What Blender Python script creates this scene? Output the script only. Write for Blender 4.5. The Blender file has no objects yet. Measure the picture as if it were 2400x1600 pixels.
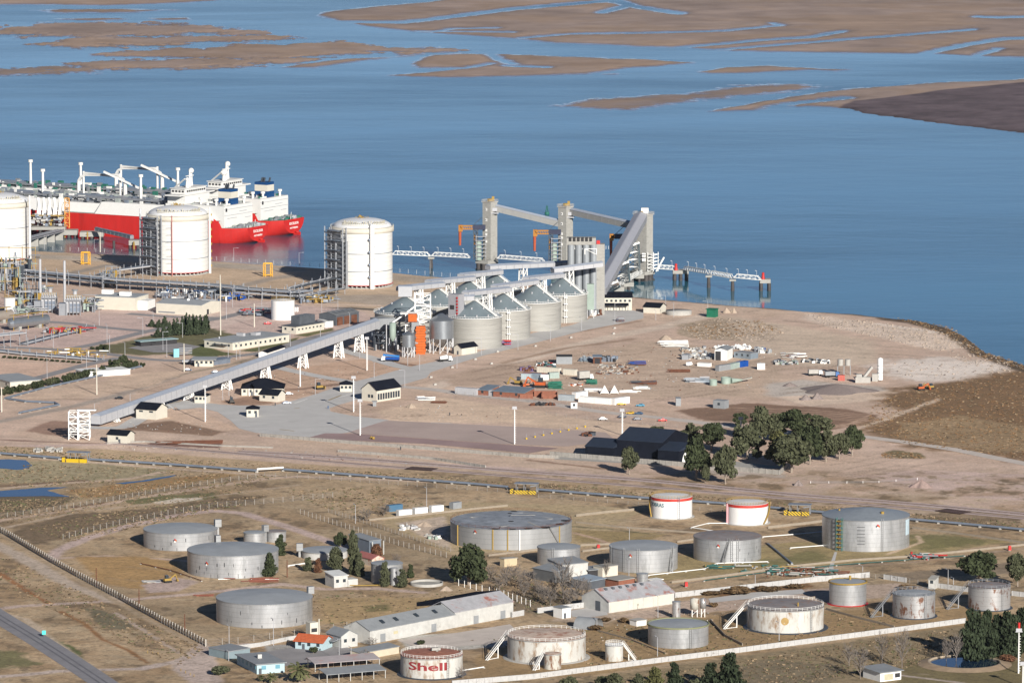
import bpy,math,random
import numpy as np
from mathutils import Vector,Matrix
from mathutils.geometry import tessellate_polygon
RAD=math.radians
R=random.Random(11)
SC=bpy.context.scene
COL=SC.collection
CAMH,PITCH,HFOV=375.0,RAD(7.2),RAD(11.0)
FPX=1200/math.tan(HFOV/2)
WZ=-4.0
def ray(px,py):
 u,v=(px-1200)/FPX,-(py-800)/FPX
 return Vector((u,math.cos(PITCH)+v*math.sin(PITCH),-math.sin(PITCH)+v*math.cos(PITCH)))
def G(px,py,z=0.0):
 d=ray(px,py);t=(z-CAMH)/d.z
 return Vector((d.x*t,d.y*t,z))
def GW(px,py):return G(px,py,WZ)
def AY(px,py,Y):
 d=ray(px,py);t=Y/d.y
 return Vector((d.x*t,Y,CAMH+d.z*t))
def MPX(px,py,z=0.0):
 g=G(px,py,z);return(g-Vector((0,0,CAMH))).length/FPX
def HT(px,py,dy,z=0.0):
 return AY(px,py-dy,G(px,py,z).y).z-z
def gnp(px,py,z=0.0):
 u=(px-1200)/FPX;v=-(py-800)/FPX
 dy=math.cos(PITCH)+v*math.sin(PITCH);dz=-math.sin(PITCH)+v*math.cos(PITCH)
 t=(z-CAMH)/dz
 return u*t,dy*t
cam=bpy.data.cameras.new("camera");camo=bpy.data.objects.new("camera",cam);COL.objects.link(camo)
camo.location=(0,0,CAMH);camo.rotation_euler=(math.pi/2-PITCH,0,0)
cam.angle=HFOV;cam.clip_start=10;cam.clip_end=60000
SC.camera=camo
SUN_AZ,SUN_EL=RAD(21),RAD(20.5)
w=bpy.data.worlds.new("World");SC.world=w;w.use_nodes=True
nt=w.node_tree;bg=nt.nodes["Background"]
sky=nt.nodes.new("ShaderNodeTexSky");sky.sky_type='NISHITA';sky.sun_disc=False
sky.sun_elevation=SUN_EL;sky.sun_rotation=math.pi-SUN_AZ
sky.altitude=300;sky.air_density=0.45;sky.dust_density=0.05;sky.ozone_density=1.9
nt.links.new(sky.outputs[0],bg.inputs[0]);bg.inputs[1].default_value=0.05
sl=bpy.data.lights.new("sun",'SUN');so=bpy.data.objects.new("sun",sl);COL.objects.link(so)
sl.energy=5.0;sl.angle=RAD(0.5);sl.color=(1.0,0.94,0.85)
so.location=(300,-300,900)
ldir=Vector((-math.sin(SUN_AZ)*math.cos(SUN_EL),math.cos(SUN_AZ)*math.cos(SUN_EL),-math.sin(SUN_EL)))
so.rotation_euler=ldir.to_track_quat('-Z','Y').to_euler()
SC.view_settings.view_transform='Standard';SC.view_settings.look='None'
SC.view_settings.exposure=0.62;SC.view_settings.gamma=1.0
MATS={}
def mat(name,col,rough=0.75,metal=0.0,var=0.12,scale=0.35,col2=None,cut=0.6,soft=0.08,scale2=0.25,streak=1.0,bump=0.0,spec=0.3,seam=None):
 if name in MATS:return MATS[name]
 m=bpy.data.materials.new(name);m.use_nodes=True
 t=m.node_tree;L=t.links.new;b=t.nodes["Principled BSDF"]
 geo=t.nodes.new("ShaderNodeNewGeometry")
 mp=t.nodes.new("ShaderNodeMapping");mp.inputs['Scale'].default_value=(1,1,streak)
 L(geo.outputs['Position'],mp.inputs[0])
 n=t.nodes.new("ShaderNodeTexNoise");n.inputs['Scale'].default_value=scale;n.inputs['Detail'].default_value=6;n.inputs['Roughness'].default_value=0.65
 L(mp.outputs[0],n.inputs['Vector'])
 mr=t.nodes.new("ShaderNodeMapRange");mr.inputs[1].default_value=0.3;mr.inputs[2].default_value=0.7
 mr.inputs[3].default_value=1-var;mr.inputs[4].default_value=1+var
 L(n.outputs[0],mr.inputs[0])
 vm=t.nodes.new("ShaderNodeVectorMath");vm.operation='SCALE';vm.inputs[0].default_value=col[:3]
 L(mr.outputs[0],vm.inputs['Scale']);out=vm.outputs[0]
 if col2:
  n2=t.nodes.new("ShaderNodeTexNoise");n2.inputs['Scale'].default_value=scale2;n2.inputs['Detail'].default_value=8;n2.inputs['Roughness'].default_value=0.7
  L(mp.outputs[0],n2.inputs['Vector'])
  m2=t.nodes.new("ShaderNodeMapRange");m2.inputs[1].default_value=cut;m2.inputs[2].default_value=cut+soft
  L(n2.outputs[0],m2.inputs[0])
  mx=t.nodes.new("ShaderNodeMix");mx.data_type='RGBA'
  L(m2.outputs[0],mx.inputs[0]);L(out,mx.inputs[6]);mx.inputs[7].default_value=(*col2[:3],1);out=mx.outputs[2]
 if seam:
  sp=t.nodes.new("ShaderNodeSeparateXYZ");L(geo.outputs['Position'],sp.inputs[0])
  mo=t.nodes.new("ShaderNodeMath");mo.operation='FRACT'
  dv=t.nodes.new("ShaderNodeMath");dv.operation='DIVIDE';dv.inputs[1].default_value=seam
  L(sp.outputs[2],dv.inputs[0]);L(dv.outputs[0],mo.inputs[0])
  lt=t.nodes.new("ShaderNodeMath");lt.operation='LESS_THAN';lt.inputs[1].default_value=0.09;L(mo.outputs[0],lt.inputs[0])
  mm=t.nodes.new("ShaderNodeMath");mm.operation='MULTIPLY';mm.inputs[1].default_value=0.22;L(lt.outputs[0],mm.inputs[0])
  mx=t.nodes.new("ShaderNodeMix");mx.data_type='RGBA'
  L(mm.outputs[0],mx.inputs[0]);L(out,mx.inputs[6]);mx.inputs[7].default_value=(0.05,0.05,0.05,1);out=mx.outputs[2]
 L(out,b.inputs['Base Color'])
 b.inputs['Roughness'].default_value=rough;b.inputs['Metallic'].default_value=metal
 b.inputs['Specular IOR Level'].default_value=spec
 if bump:
  bp=t.nodes.new("ShaderNodeBump");bp.inputs['Strength'].default_value=bump;bp.inputs['Distance'].default_value=0.5
  L(n.outputs[0],bp.inputs['Height']);L(bp.outputs[0],b.inputs['Normal'])
 MATS[name]=m
 return m
WHITE=mat("white_paint",(.68,.68,.665),.55,var=.05)
CREAM=mat("cream_wall",(.50,.475,.41),.8,var=.06)
WALLW=mat("white_wall",(.42,.42,.405),.85,var=.14,col2=(.29,.28,.26),cut=.62)
SILVER=mat("silver_steel",(.43,.44,.455),.38,.55,var=.16,scale=.3,streak=.3,col2=(.33,.34,.35),cut=.52,soft=.1,scale2=.16,seam=1.9)
SILVERW=mat("worn_silver_steel",(.38,.38,.385),.45,.5,var=.1,scale=.12,col2=(.16,.075,.045),cut=.53,scale2=.35,streak=.5,seam=1.9)
DULL=mat("dull_steel",(.29,.295,.30),.55,.35,var=.14,scale=.15,streak=.3,seam=2.2)
TROOF=mat("tank_roof_grey",(.31,.33,.35),.6,.15,var=.12,scale=.12)
TROOFD=mat("tank_roof_patched",(.26,.28,.31),.6,.2,var=.35,scale=.2,col2=(.12,.12,.13),cut=.6)
TROOFB=mat("tank_roof_brown",(.22,.20,.20),.7,.1,var=.2,scale=.2,col2=(.25,.16,.12),cut=.55)
RUSTROOF=mat("rusty_roof",(.30,.125,.085),.85,.0,var=.35,scale=.5,col2=(.48,.36,.30),cut=.62,soft=.15,scale2=.35)
RUSTPALE=mat("rusty_pale_roof",(.50,.40,.33),.85,.0,var=.2,scale=.4,col2=(.27,.11,.07),cut=.50,soft=.16,scale2=.25)
TWHITE=mat("tank_white",(.66,.66,.655),.5,var=.03)
TWHITER=mat("tank_white_rusty",(.46,.455,.43),.7,var=.12,scale=.25,col2=(.22,.14,.08),cut=.50,soft=.16,scale2=.4,streak=.35)
TWHITEV=mat("tank_white_very_rusty",(.42,.41,.37),.75,var=.15,scale=.4,col2=(.15,.065,.03),cut=.50,soft=.1,scale2=.6,streak=.35)
CONC=mat("concrete",(.285,.28,.262),.9,var=.14,scale=.4,streak=2.5,col2=(.205,.2,.188),cut=.6,scale2=.15)
CONCP=mat("pale_concrete",(.34,.33,.31),.9,var=.12,scale=.5)
SILO=mat("silo_corrugated",(.30,.295,.275),.65,.1,var=.12,scale=.05,streak=14,col2=(.235,.23,.215),cut=.52,soft=.12,scale2=.045,seam=.9)
SILOROOF=mat("silo_roof",(.19,.235,.26),.4,.3,var=.1,scale=.1)
GALV=mat("galvanised",(.34,.37,.40),.32,.75,var=.1,scale=.3,seam=1.1)
GALLW=mat("gallery_side",(.36,.365,.385),.6,var=.05)
GALLR=mat("gallery_roof",(.31,.345,.41),.5,.1,var=.08)
NAVY=mat("dark_roof",(.010,.012,.019),.8,var=.2,spec=.02)
DGREY=mat("dark_grey_sheet",(.075,.085,.10),.6,var=.15)
GREY=mat("grey_sheet",(.235,.25,.265),.6,.1,var=.12)
GREYR=mat("grey_roof_rusty",(.34,.34,.36),.65,.1,var=.15,col2=(.30,.12,.09),cut=.53,scale2=.16,soft=.12)
GLASS=mat("dark_glass",(.03,.04,.05),.2,var=.1,spec=.5)
DARK=mat("dark_void",(.03,.03,.033),.9)
STEELD=mat("dark_steel",(.05,.06,.075),.6,.2)
PIPEG=mat("pipe_grey",(.26,.275,.30),.4,.4,var=.1)
PIPEB=mat("pipe_blue_grey",(.16,.19,.24),.45,.2,var=.12)
RED=mat("ship_red",(.42,.016,.013),.5,var=.12,scale=.25,streak=.15,col2=(.27,.014,.012),cut=.58,soft=.2,scale2=.05,spec=.4)
REDP=mat("red_paint",(.34,.02,.02),.5)
REDB=mat("red_band",(.42,.04,.03),.6)
BLUE=mat("funnel_blue",(.006,.045,.14),.5)
BLUEC=mat("container_blue",(.006,.055,.26),.55)
LBLUE=mat("pale_blue_wall",(.35,.46,.50),.8,var=.06)
TEAL=mat("teal",(.03,.10,.09),.6)
ORANGE=mat("orange_paint",(.42,.09,.012),.6,var=.2,scale=.8)
YELLOW=mat("yellow_paint",(.28,.185,.045),.6,var=.1)
YELB=mat("yellow_bright",(.50,.33,.012),.6)
GREENP=mat("deck_green",(.02,.12,.09),.7,var=.3,scale=.5)
GREENB=mat("green_box",(.01,.12,.07),.6)
PALEG=mat("pale_green",(.24,.30,.265),.6)
BRICK=mat("brick",(.21,.085,.055),.9,var=.18,scale=.8)
RTILE=mat("orange_tile",(.42,.10,.04),.8,var=.2,scale=1.0)
BROWN=mat("rust_brown",(.12,.05,.03),.9,var=.3)
BARK=mat("bark",(.24,.20,.165),.9,var=.3,scale=1.5)
BARKG=mat("bare_branch",(.17,.148,.132),.95,var=.2)
def leafmat(name,col,var=.45):
 m=mat(name,col,.85,var=var,scale=.55,col2=tuple(c*.45 for c in col),cut=.52,soft=.15,scale2=.4,spec=.1)
 return m
LEAFE=leafmat("eucalyptus_leaf",(.068,.074,.042))
LEAFB=leafmat("broad_leaf",(.042,.052,.026))
LEAFP=leafmat("pine_leaf",(.045,.060,.035))
LEAFC=leafmat("cypress_leaf",(.032,.043,.024))
LEAFO=leafmat("olive_leaf",(.085,.085,.035))
LEAFR=leafmat("brown_leaf",(.12,.06,.035))
SHRUB=leafmat("dry_shrub",(.15,.10,.055))
PALM=leafmat("palm_leaf",(.10,.105,.05))
TYRE=mat("tyre",(.02,.02,.02),.9)
CLOTH=mat("tent_cloth",(.6,.6,.59),.8)
ROCK=mat("rubble_stone",(.27,.225,.19),.95,var=.3,scale=1.2)
GRAVP=mat("gravel_pile",(.20,.165,.155),.95,var=.2,scale=1.0)
GRAVPINK=mat("gravel_pile_pink",(.27,.20,.18),.95,var=.2,scale=1.0)
SANDP=mat("sand_pile",(.33,.265,.21),.95,var=.15,scale=1.0)
ASPH=mat("asphalt",(.215,.21,.225),.9,var=.15,scale=.15,col2=(.25,.24,.24),cut=.55,soft=.2,scale2=.06)
ASPHG=mat("old_asphalt",(.255,.245,.25),.9,var=.14,scale=.12,col2=(.28,.26,.25),cut=.55,soft=.2,scale2=.07)
CROAD=mat("concrete_road",(.47,.46,.45),.9,var=.10,scale=.08,col2=(.36,.345,.33),cut=.58,soft=.25,scale2=.05)
GROAD=mat("gravel_road",(.50,.445,.405),.95,var=.12,scale=.15,col2=(.42,.355,.315),cut=.55,soft=.2,scale2=.06)
PYARD=mat("pink_gravel_yard",(.41,.325,.295),.95,var=.12,scale=.03,col2=(.34,.25,.24),cut=.55,soft=.25,scale2=.02)
BALL=mat("ballast",(.46,.375,.36),.95,var=.2,scale=.4)
WLINE=mat("white_line",(.7,.7,.68),.8)
class MB:
 def __init__(s):s.v=[];s.f=[];s.mi=[];s.sm=[];s.cur=0;s.mats=[]
 def use(s,m):
  if m not in s.mats:s.mats.append(m)
  s.cur=s.mats.index(m);return s
 def add(s,vs,fs,smooth=False):
  o=len(s.v);s.v.extend([tuple(p)for p in vs])
  for f in fs:s.f.append(tuple(i+o for i in f));s.mi.append(s.cur);s.sm.append(smooth)
  return s
 def hexa(s,b,t):
  return s.add(list(b)+list(t),[(3,2,1,0),(4,5,6,7),(0,1,5,4),(1,2,6,5),(2,3,7,6),(3,0,4,7)])
 def box(s,c,d,rot=0.0,taper=1.0):
  x,y,z=c;a,b,h=d[0]/2,d[1]/2,d[2]
  cs,sn=math.cos(rot),math.sin(rot)
  def q(u,v,k,zz):return(x+(u*cs-v*sn)*k,y+(u*sn+v*cs)*k,zz)
  q4=[(-a,-b),(a,-b),(a,b),(-a,b)]
  return s.hexa([q(u,v,1,z)for u,v in q4],[q(u,v,taper,z+h)for u,v in q4])
 def beam(s,p,q,wd,h=None,up=Vector((0,0,1))):
  p,q=Vector(p),Vector(q);h=h or wd;d=(q-p)
  if d.length<1e-6:return s
  d.normalize();sd=d.cross(up)
  if sd.length<1e-3:sd=Vector((1,0,0))
  sd.normalize();u=sd.cross(d);a,b=sd*wd/2,u*h/2
  B=[p-a-b,p+a-b,p+a+b,p-a+b];T=[x+(q-p)for x in B]
  return s.hexa([B[3],B[2],B[1],B[0]],[T[3],T[2],T[1],T[0]])
 def cyl(s,p,q,r0,r1=None,n=12,cap=True,smooth=True):
  p,q=Vector(p),Vector(q);r1=r0 if r1 is None else r1
  d=(q-p).normalized();a=d.orthogonal().normalized()if abs(d.z)<.999 else Vector((1,0,0))
  b=d.cross(a);vs=[]
  for c,r in((p,r0),(q,r1)):
   for i in range(n):
    t=2*math.pi*i/n;vs.append(c+(a*math.cos(t)+b*math.sin(t))*r)
  s.add(vs,[(i,(i+1)%n,n+(i+1)%n,n+i)for i in range(n)],smooth)
  if cap:
   s.add(vs[:n],[tuple(range(n-1,-1,-1))]);s.add(vs[n:],[tuple(range(n))])
  return s
 def lathe(s,prof,n=48,c=(0,0),smooth=True,a0=0.0,a1=2*math.pi):
  full=abs(a1-a0)>6.28;m=n if full else n+1
  vs=[]
  for r,z in prof:
   for i in range(m):
    t=a0+(a1-a0)*i/n;vs.append((c[0]+r*math.cos(t),c[1]+r*math.sin(t),z))
  fs=[]
  for k in range(len(prof)-1):
   for i in range(n):
    j=(i+1)%m
    fs.append((k*m+i,k*m+j,(k+1)*m+j,(k+1)*m+i))
  return s.add(vs,fs,smooth)
 def ring(s,c,r,z,th,n=48):
  return s.lathe([(r-th,z),(r+th,z),(r+th,z+2*th),(r-th,z+2*th),(r-th,z)],n,c,False)
 def prism(s,poly,z0,z1):
  n=len(poly);vs=[(p[0],p[1],z0)for p in poly]+[(p[0],p[1],z1)for p in poly]
  tri=tessellate_polygon([[Vector((p[0],p[1],0))for p in poly]])
  area=sum(poly[i][0]*poly[(i+1)%n][1]-poly[(i+1)%n][0]*poly[i][1]for i in range(n))
  fs=[]
  for t in tri:
   a,b,c=t
   ar=(poly[b][0]-poly[a][0])*(poly[c][1]-poly[a][1])-(poly[c][0]-poly[a][0])*(poly[b][1]-poly[a][1])
   fs.append(tuple(n+i for i in(t if ar>0 else t[::-1])))
  for i in range(n):
   j=(i+1)%n
   fs.append((i,j,n+j,n+i)if area>0 else(j,i,n+i,n+j))
  return s.add(vs,fs)
 def sphere(s,c,r,n=12,m=8,zs=1.0):
  return s.lathe([(max(1e-3,r*math.sin(math.pi*k/m)),c[2]-zs*r*math.cos(math.pi*k/m))for k in range(m+1)],n,(c[0],c[1]))
 def tube(s,pts,r,n=8):
  for a,b in zip(pts,pts[1:]):s.cyl(a,b,r,r,n,True)
  return s
 def mesh(s,name):
  me=bpy.data.meshes.new(name);me.from_pydata(s.v,[],s.f)
  for m in s.mats:me.materials.append(m)
  if s.f:
   me.polygons.foreach_set("material_index",s.mi);me.polygons.foreach_set("use_smooth",s.sm)
  me.update();return me
 def build(s,name,m=None,parent=None,loc=(0,0,0),rotz=0.0):
  if m is not None and not s.mats:s.mats=[m]
  o=bpy.data.objects.new(name,s.mesh(name));COL.objects.link(o)
  o.location=loc;o.rotation_euler=(0,0,rotz)
  if parent is not None:o.parent=parent
  return o
def tag(o,label=None,cat=None,group=None,kind=None):
 if label:o["label"]=label
 if cat:o["category"]=cat
 if group:o["group"]=group
 if kind:o["kind"]=kind
 return o
def thing(name,label,cat,loc=(0,0,0),rotz=0.0,group=None):
 o=bpy.data.objects.new(name,None);COL.objects.link(o);o.empty_display_size=1
 o.location=loc;o.rotation_euler=(0,0,rotz)
 return tag(o,label,cat,group)
def dup(root,loc,rotz=0.0,label=None,scale=None,group=None):
 r=root.copy();COL.objects.link(r);r.location=loc;r.rotation_euler=(0,0,rotz)
 if scale is not None:r.scale=scale if hasattr(scale,'__len__')else(scale,)*3
 if label:r["label"]=label
 if group:r["group"]=group
 for ch in list(root.children):
  c=ch.copy();COL.objects.link(c);c.parent=r
  for g in list(ch.children):
   d=g.copy();COL.objects.link(d);d.parent=c
 return r
def sheet(name,pts,m,z=0.05,px=True,th=0.0):
 P=[G(x,y)for x,y in pts]if px else pts
 b=MB();n=len(P);tri=tessellate_polygon([[Vector((p[0],p[1],0))for p in P]])
 fs=[]
 for t in tri:
  a,bb,c=t
  ar=(P[bb][0]-P[a][0])*(P[c][1]-P[a][1])-(P[c][0]-P[a][0])*(P[bb][1]-P[a][1])
  fs.append(t if ar>0 else t[::-1])
 b.add([(p[0],p[1],z)for p in P],fs)
 return tag(b.build(name,m),kind="structure")
def strip_pts(pts,wd,smooth=4):
 P=[Vector((p[0],p[1],0))for p in pts]
 if smooth and len(P)>2:
  Q=[]
  for i in range(len(P)-1):
   p0,p1,p2,p3=P[max(i-1,0)],P[i],P[i+1],P[min(i+2,len(P)-1)]
   for k in range(smooth):
    t=k/smooth
    Q.append(.5*((2*p1)+(p2-p0)*t+(2*p0-5*p1+4*p2-p3)*t*t+(3*p1-p0-3*p2+p3)*t**3))
  P=Q+[P[-1]]
 out=[]
 for i,p in enumerate(P):
  d=(P[min(i+1,len(P)-1)]-P[max(i-1,0)]).normalized();nrm=Vector((-d.y,d.x,0))
  out.append((p,p+nrm*wd/2,p-nrm*wd/2))
 return out
def strip(name,pts,wd,m,z=0.05,label=None,smooth=4):
 S=strip_pts([G(x,y)for x,y in pts],wd,smooth);b=MB()
 vs=[]
 for _,l,r in S:vs+=[(l.x,l.y,z),(r.x,r.y,z)]
 b.add(vs,[(2*i+1,2*i+3,2*i+2,2*i)for i in range(len(S)-1)])
 return tag(b.build(name,m),kind="structure")
def vn(x,y,sd=0):
 ix=np.floor(x).astype(np.int64);iy=np.floor(y).astype(np.int64);fx=x-ix;fy=y-iy
 def h(a,b):
  n=(a*374761393+b*668265263+sd*974634777)&0xffffffff
  n=((n^(n>>13))*1274126177)&0xffffffff
  return((n^(n>>16))&0xffff)/65535.0
 fx=fx*fx*(3-2*fx);fy=fy*fy*(3-2*fy)
 return(h(ix,iy)*(1-fx)+h(ix+1,iy)*fx)*(1-fy)+(h(ix,iy+1)*(1-fx)+h(ix+1,iy+1)*fx)*fy
def fbm(x,y,o=4,sd=0):
 s=0;a=.5;t=0
 for k in range(o):
  s=s+a*vn(x,y,sd+k*17);t+=a;x=x*2.03;y=y*2.03;a*=.55
 return s/t-.5
YS=6.0
def segd(X,Y,pts):
 d=np.full(X.shape,1e9)
 for(ax,ay),(bx,by)in zip(pts,pts[1:]):
  ay*=YS;by*=YS;ux,uy=bx-ax,by-ay;L=max(ux*ux+uy*uy,1e-9)
  t=np.clip(((X-ax)*ux+(Y-ay)*uy)/L,0,1)
  d=np.minimum(d,(X-ax-t*ux)**2+(Y-ay-t*uy)**2)
 return np.sqrt(d)
def sdf(X,Y,poly):
 ins=np.zeros(X.shape,bool);n=len(poly)
 for i in range(n):
  ax,ay=poly[i][0],poly[i][1]*YS;bx,by=poly[(i+1)%n][0],poly[(i+1)%n][1]*YS
  c=((ay>Y)!=(by>Y))
  with np.errstate(divide='ignore',invalid='ignore'):
   xi=(bx-ax)*(Y-ay)/(by-ay if by!=ay else 1e-9)+ax
  ins^=c&(X<xi)
 d=segd(X,Y,list(poly)+[poly[0]])
 return np.where(ins,d,-d)
def sst(x):x=np.clip(x,0,1);return x*x*(3-2*x)
def grid_mesh(name,X,Y,Z,col,m):
 ny,nx=X.shape;me=bpy.data.meshes.new(name)
 co=np.stack([X,Y,Z],-1).reshape(-1,3).astype(np.float32)
 i=np.arange((ny-1)*(nx-1));r=i//(nx-1);c=i%(nx-1);a=r*nx+c
 q=np.stack([a+nx,a+nx+1,a+1,a],-1).astype(np.int32)
 me.vertices.add(len(co));me.vertices.foreach_set("co",co.ravel())
 me.loops.add(q.size);me.loops.foreach_set("vertex_index",q.ravel())
 me.polygons.add(len(q));me.polygons.foreach_set("loop_start",np.arange(0,q.size,4,dtype=np.int32))
 me.polygons.foreach_set("use_smooth",np.ones(len(q),bool))
 at=me.color_attributes.new("Col",'FLOAT_COLOR','POINT');at.data.foreach_set("color",col.reshape(-1,4).astype(np.float32).ravel())
 me.materials.append(m);me.update(calc_edges=True)
 o=bpy.data.objects.new(name,me);COL.objects.link(o);return o
def attr_mat(name,rough,sc,veg=True,spec=0.2,bump=0.35):
 m=bpy.data.materials.new(name);m.use_nodes=True;t=m.node_tree;L=t.links.new;b=t.nodes["Principled BSDF"]
 at=t.nodes.new("ShaderNodeAttribute");at.attribute_name="Col"
 geo=t.nodes.new("ShaderNodeNewGeometry");out=at.outputs['Color'];hs=[]
 for k,(s,lo,hi,rg)in enumerate(sc):
  n=t.nodes.new("ShaderNodeTexNoise");n.inputs['Scale'].default_value=s;n.inputs['Detail'].default_value=5;n.inputs['Roughness'].default_value=.65
  L(geo.outputs['Position'],n.inputs['Vector'])
  mr=t.nodes.new("ShaderNodeMapRange");mr.inputs[1].default_value=.5-rg;mr.inputs[2].default_value=.5+rg
  mr.inputs[3].default_value=lo;mr.inputs[4].default_value=hi;L(n.outputs[0],mr.inputs[0])
  vm=t.nodes.new("ShaderNodeVectorMath");vm.operation='SCALE';L(out,vm.inputs[0]);L(mr.outputs[0],vm.inputs['Scale']);out=vm.outputs[0];hs.append(n)
 if veg:
  n=t.nodes.new("ShaderNodeTexNoise");n.inputs['Scale'].default_value=.30;n.inputs['Detail'].default_value=4;n.inputs['Roughness'].default_value=.7
  L(geo.outputs['Position'],n.inputs['Vector'])
  mr=t.nodes.new("ShaderNodeMapRange");mr.inputs[1].default_value=.50;mr.inputs[2].default_value=.60;L(n.outputs[0],mr.inputs[0])
  mu=t.nodes.new("ShaderNodeMath");mu.operation='MULTIPLY';L(mr.outputs[0],mu.inputs[0]);L(at.outputs['Alpha'],mu.inputs[1])
  mx=t.nodes.new("ShaderNodeMix");mx.data_type='RGBA';L(mu.outputs[0],mx.inputs[0]);L(out,mx.inputs[6]);mx.inputs[7].default_value=(.105,.085,.05,1);out=mx.outputs[2]
 L(out,b.inputs['Base Color']);b.inputs['Roughness'].default_value=rough;b.inputs['Specular IOR Level'].default_value=spec
 if not veg:
  wr=t.nodes.new("ShaderNodeMapRange");L(at.outputs['Alpha'],wr.inputs[0]);wr.inputs[1].default_value=.25;wr.inputs[2].default_value=.95;wr.inputs[3].default_value=rough;wr.inputs[4].default_value=.10;L(wr.outputs[0],b.inputs['Roughness'])
  ws=t.nodes.new("ShaderNodeMapRange");L(at.outputs['Alpha'],ws.inputs[0]);ws.inputs[1].default_value=.25;ws.inputs[2].default_value=.95;ws.inputs[3].default_value=.1;ws.inputs[4].default_value=.6;L(ws.outputs[0],b.inputs['Specular IOR Level'])
 if bump:
  bp=t.nodes.new("ShaderNodeBump");bp.inputs['Strength'].default_value=bump;bp.inputs['Distance'].default_value=.6
  L(hs[-1].outputs[0],bp.inputs['Height']);L(bp.outputs[0],b.inputs['Normal'])
 return m
SHORE=[(-3000,500),(-200,572),(0,578),(64,581.5),(147,586.6),(326,594),(489,606),(578,613),(680,619),(772,625),(918,634),(1005,643),(1075,648),(1199,656),(1330,670),(1400,684),(1456,689),(1499,693),(1571,699),(1663,707),(1830,720),(1880,725.5),(1998,731),(2084,741.6),(2148,747),(2223,764),(2262,785),(2308,822),(2400,851),(2600,915),(3000,1010),(5400,1300)]
xs=np.concatenate([np.linspace(-3000,-160,60)[:-1],np.linspace(-160,2560,960),np.linspace(2560,5400,60)[1:]])
sy=np.interp(xs,[p[0]for p in SHORE],[p[1]for p in SHORE])
sy=sy+np.where((xs>-100)&(xs<1480),.25,1.6)*fbm(xs/16,xs*0,4,3)+np.where(xs>1480,3.0,0.)*fbm(xs/60,xs*0,3,5)
k=np.concatenate([np.linspace(0,1,560),np.linspace(1.05,4.2,24)])
PXg=np.broadcast_to(xs,(len(k),len(xs))).copy()
PYg=sy[None,:]+k[:,None]*(1630-sy[None,:])
KY=PYg*YS
C=np.zeros(PXg.shape+(4,));
def blend(msk,col,veg=None):
 for i in range(3):C[...,i]=C[...,i]*(1-msk)+col[i]*msk
 if veg is not None:C[...,3]=C[...,3]*(1-msk)+veg*msk
NB=[fbm(PXg/90,KY/90,4,1),fbm(PXg/28,KY/28,4,2),fbm(PXg/260,KY/260,3,4)]
DIRT=(.335,.25,.20);BROWN_E=(.185,.118,.082);TAN=(.29,.212,.135);GRASSD=(.17,.135,.075);SCRUBC=(.135,.105,.068)
REED=(.185,.112,.06);GREEN=(.105,.115,.04);GREYC=(.30,.265,.235);PINK=(.325,.245,.22);SALT=(.50,.47,.44);PALE=(.40,.315,.25);ORG=(.26,.165,.075)
C[...,:3]=DIRT
blend(sst(NB[0]*2.5+.3)*.5,(.285,.205,.15));blend(sst(NB[2]*3+.2)*.5,(.365,.28,.215))
def paint(poly,col,soft=10,n=18,veg=None,op=1.0):
 x0,x1=min(p[0]for p in poly)-60,max(p[0]for p in poly)+60;y0,y1=min(p[1]for p in poly)-12,max(p[1]for p in poly)+12
 cols=np.where((xs>=x0)&(xs<=x1))[0]
 if not len(cols):return
 c0,c1=cols[0],cols[-1]+1;sub=np.s_[:,c0:c1];X,Y=PXg[sub],KY[sub]
 rows=np.where(((Y/YS>=y0)&(Y/YS<=y1)).any(1))[0]
 if not len(rows):return
 s=np.s_[rows[0]:rows[-1]+1,c0:c1]
 d=sdf(PXg[s],KY[s],poly)+n*2*NB[1][s]+n*2*NB[0][s]
 mk=sst(d/(2*soft)+.5)*op
 for i in range(3):C[s][...,i]=C[s][...,i]*(1-mk)+col[i]*mk
 if veg is not None:C[s][...,3]=C[s][...,3]*(1-mk)+veg*mk
def line(pts,wd,col,soft=6,n=5,op=1.0,veg=None):
 x0,x1=min(p[0]for p in pts)-80,max(p[0]for p in pts)+80;y0,y1=min(p[1]for p in pts)-16,max(p[1]for p in pts)+16
 cols=np.where((xs>=x0)&(xs<=x1))[0]
 if not len(cols):return
 c0,c1=cols[0],cols[-1]+1;Y=KY[:,c0:c1]
 rows=np.where(((Y/YS>=y0)&(Y/YS<=y1)).any(1))[0]
 if not len(rows):return
 s=np.s_[rows[0]:rows[-1]+1,c0:c1]
 d=wd/2-segd(PXg[s],KY[s],pts)+n*2*NB[1][s]
 mk=sst(d/(2*soft)+.5)*op
 for i in range(3):C[s][...,i]=C[s][...,i]*(1-mk)+col[i]*mk
 if veg is not None:C[s][...,3]=C[s][...,3]*(1-mk)+veg*mk
paint([(-200,560),(400,600),(1000,645),(1300,690),(900,730),(700,705),(400,660),(-200,640)],(.30,.225,.16),14,8)
line([(-100,596),(60,600),(200,606),(330,609),(490,620),(600,628),(690,634)],60,(.265,.225,.185),14,4)
line([(900,648),(1000,657),(1080,668)],70,(.25,.205,.16),14,4)
line([(90,650),(170,640),(250,622),(290,624)],26,(.23,.195,.165),8,3);line([(560,672),(640,652),(690,645)],34,(.24,.20,.165),8,3)
paint([(770,692),(900,690),(1000,700),(900,716),(760,704)],(.255,.21,.17),10,5)
line([(740,722),(820,722),(880,726)],26,(.09,.08,.065),8,4);line([(740,712),(890,716)],14,(.36,.285,.235),5,3)
paint([(-100,690),(250,715),(560,700),(860,730),(900,770),(560,800),(300,790),(-100,830)],(.33,.25,.22),14,8)
paint([(225,738),(480,750),(475,760),(340,773),(190,762),(140,748)],PINK,8,3);paint([(60,800),(210,768),(330,780),(180,815),(60,812)],PINK,8,3)
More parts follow.
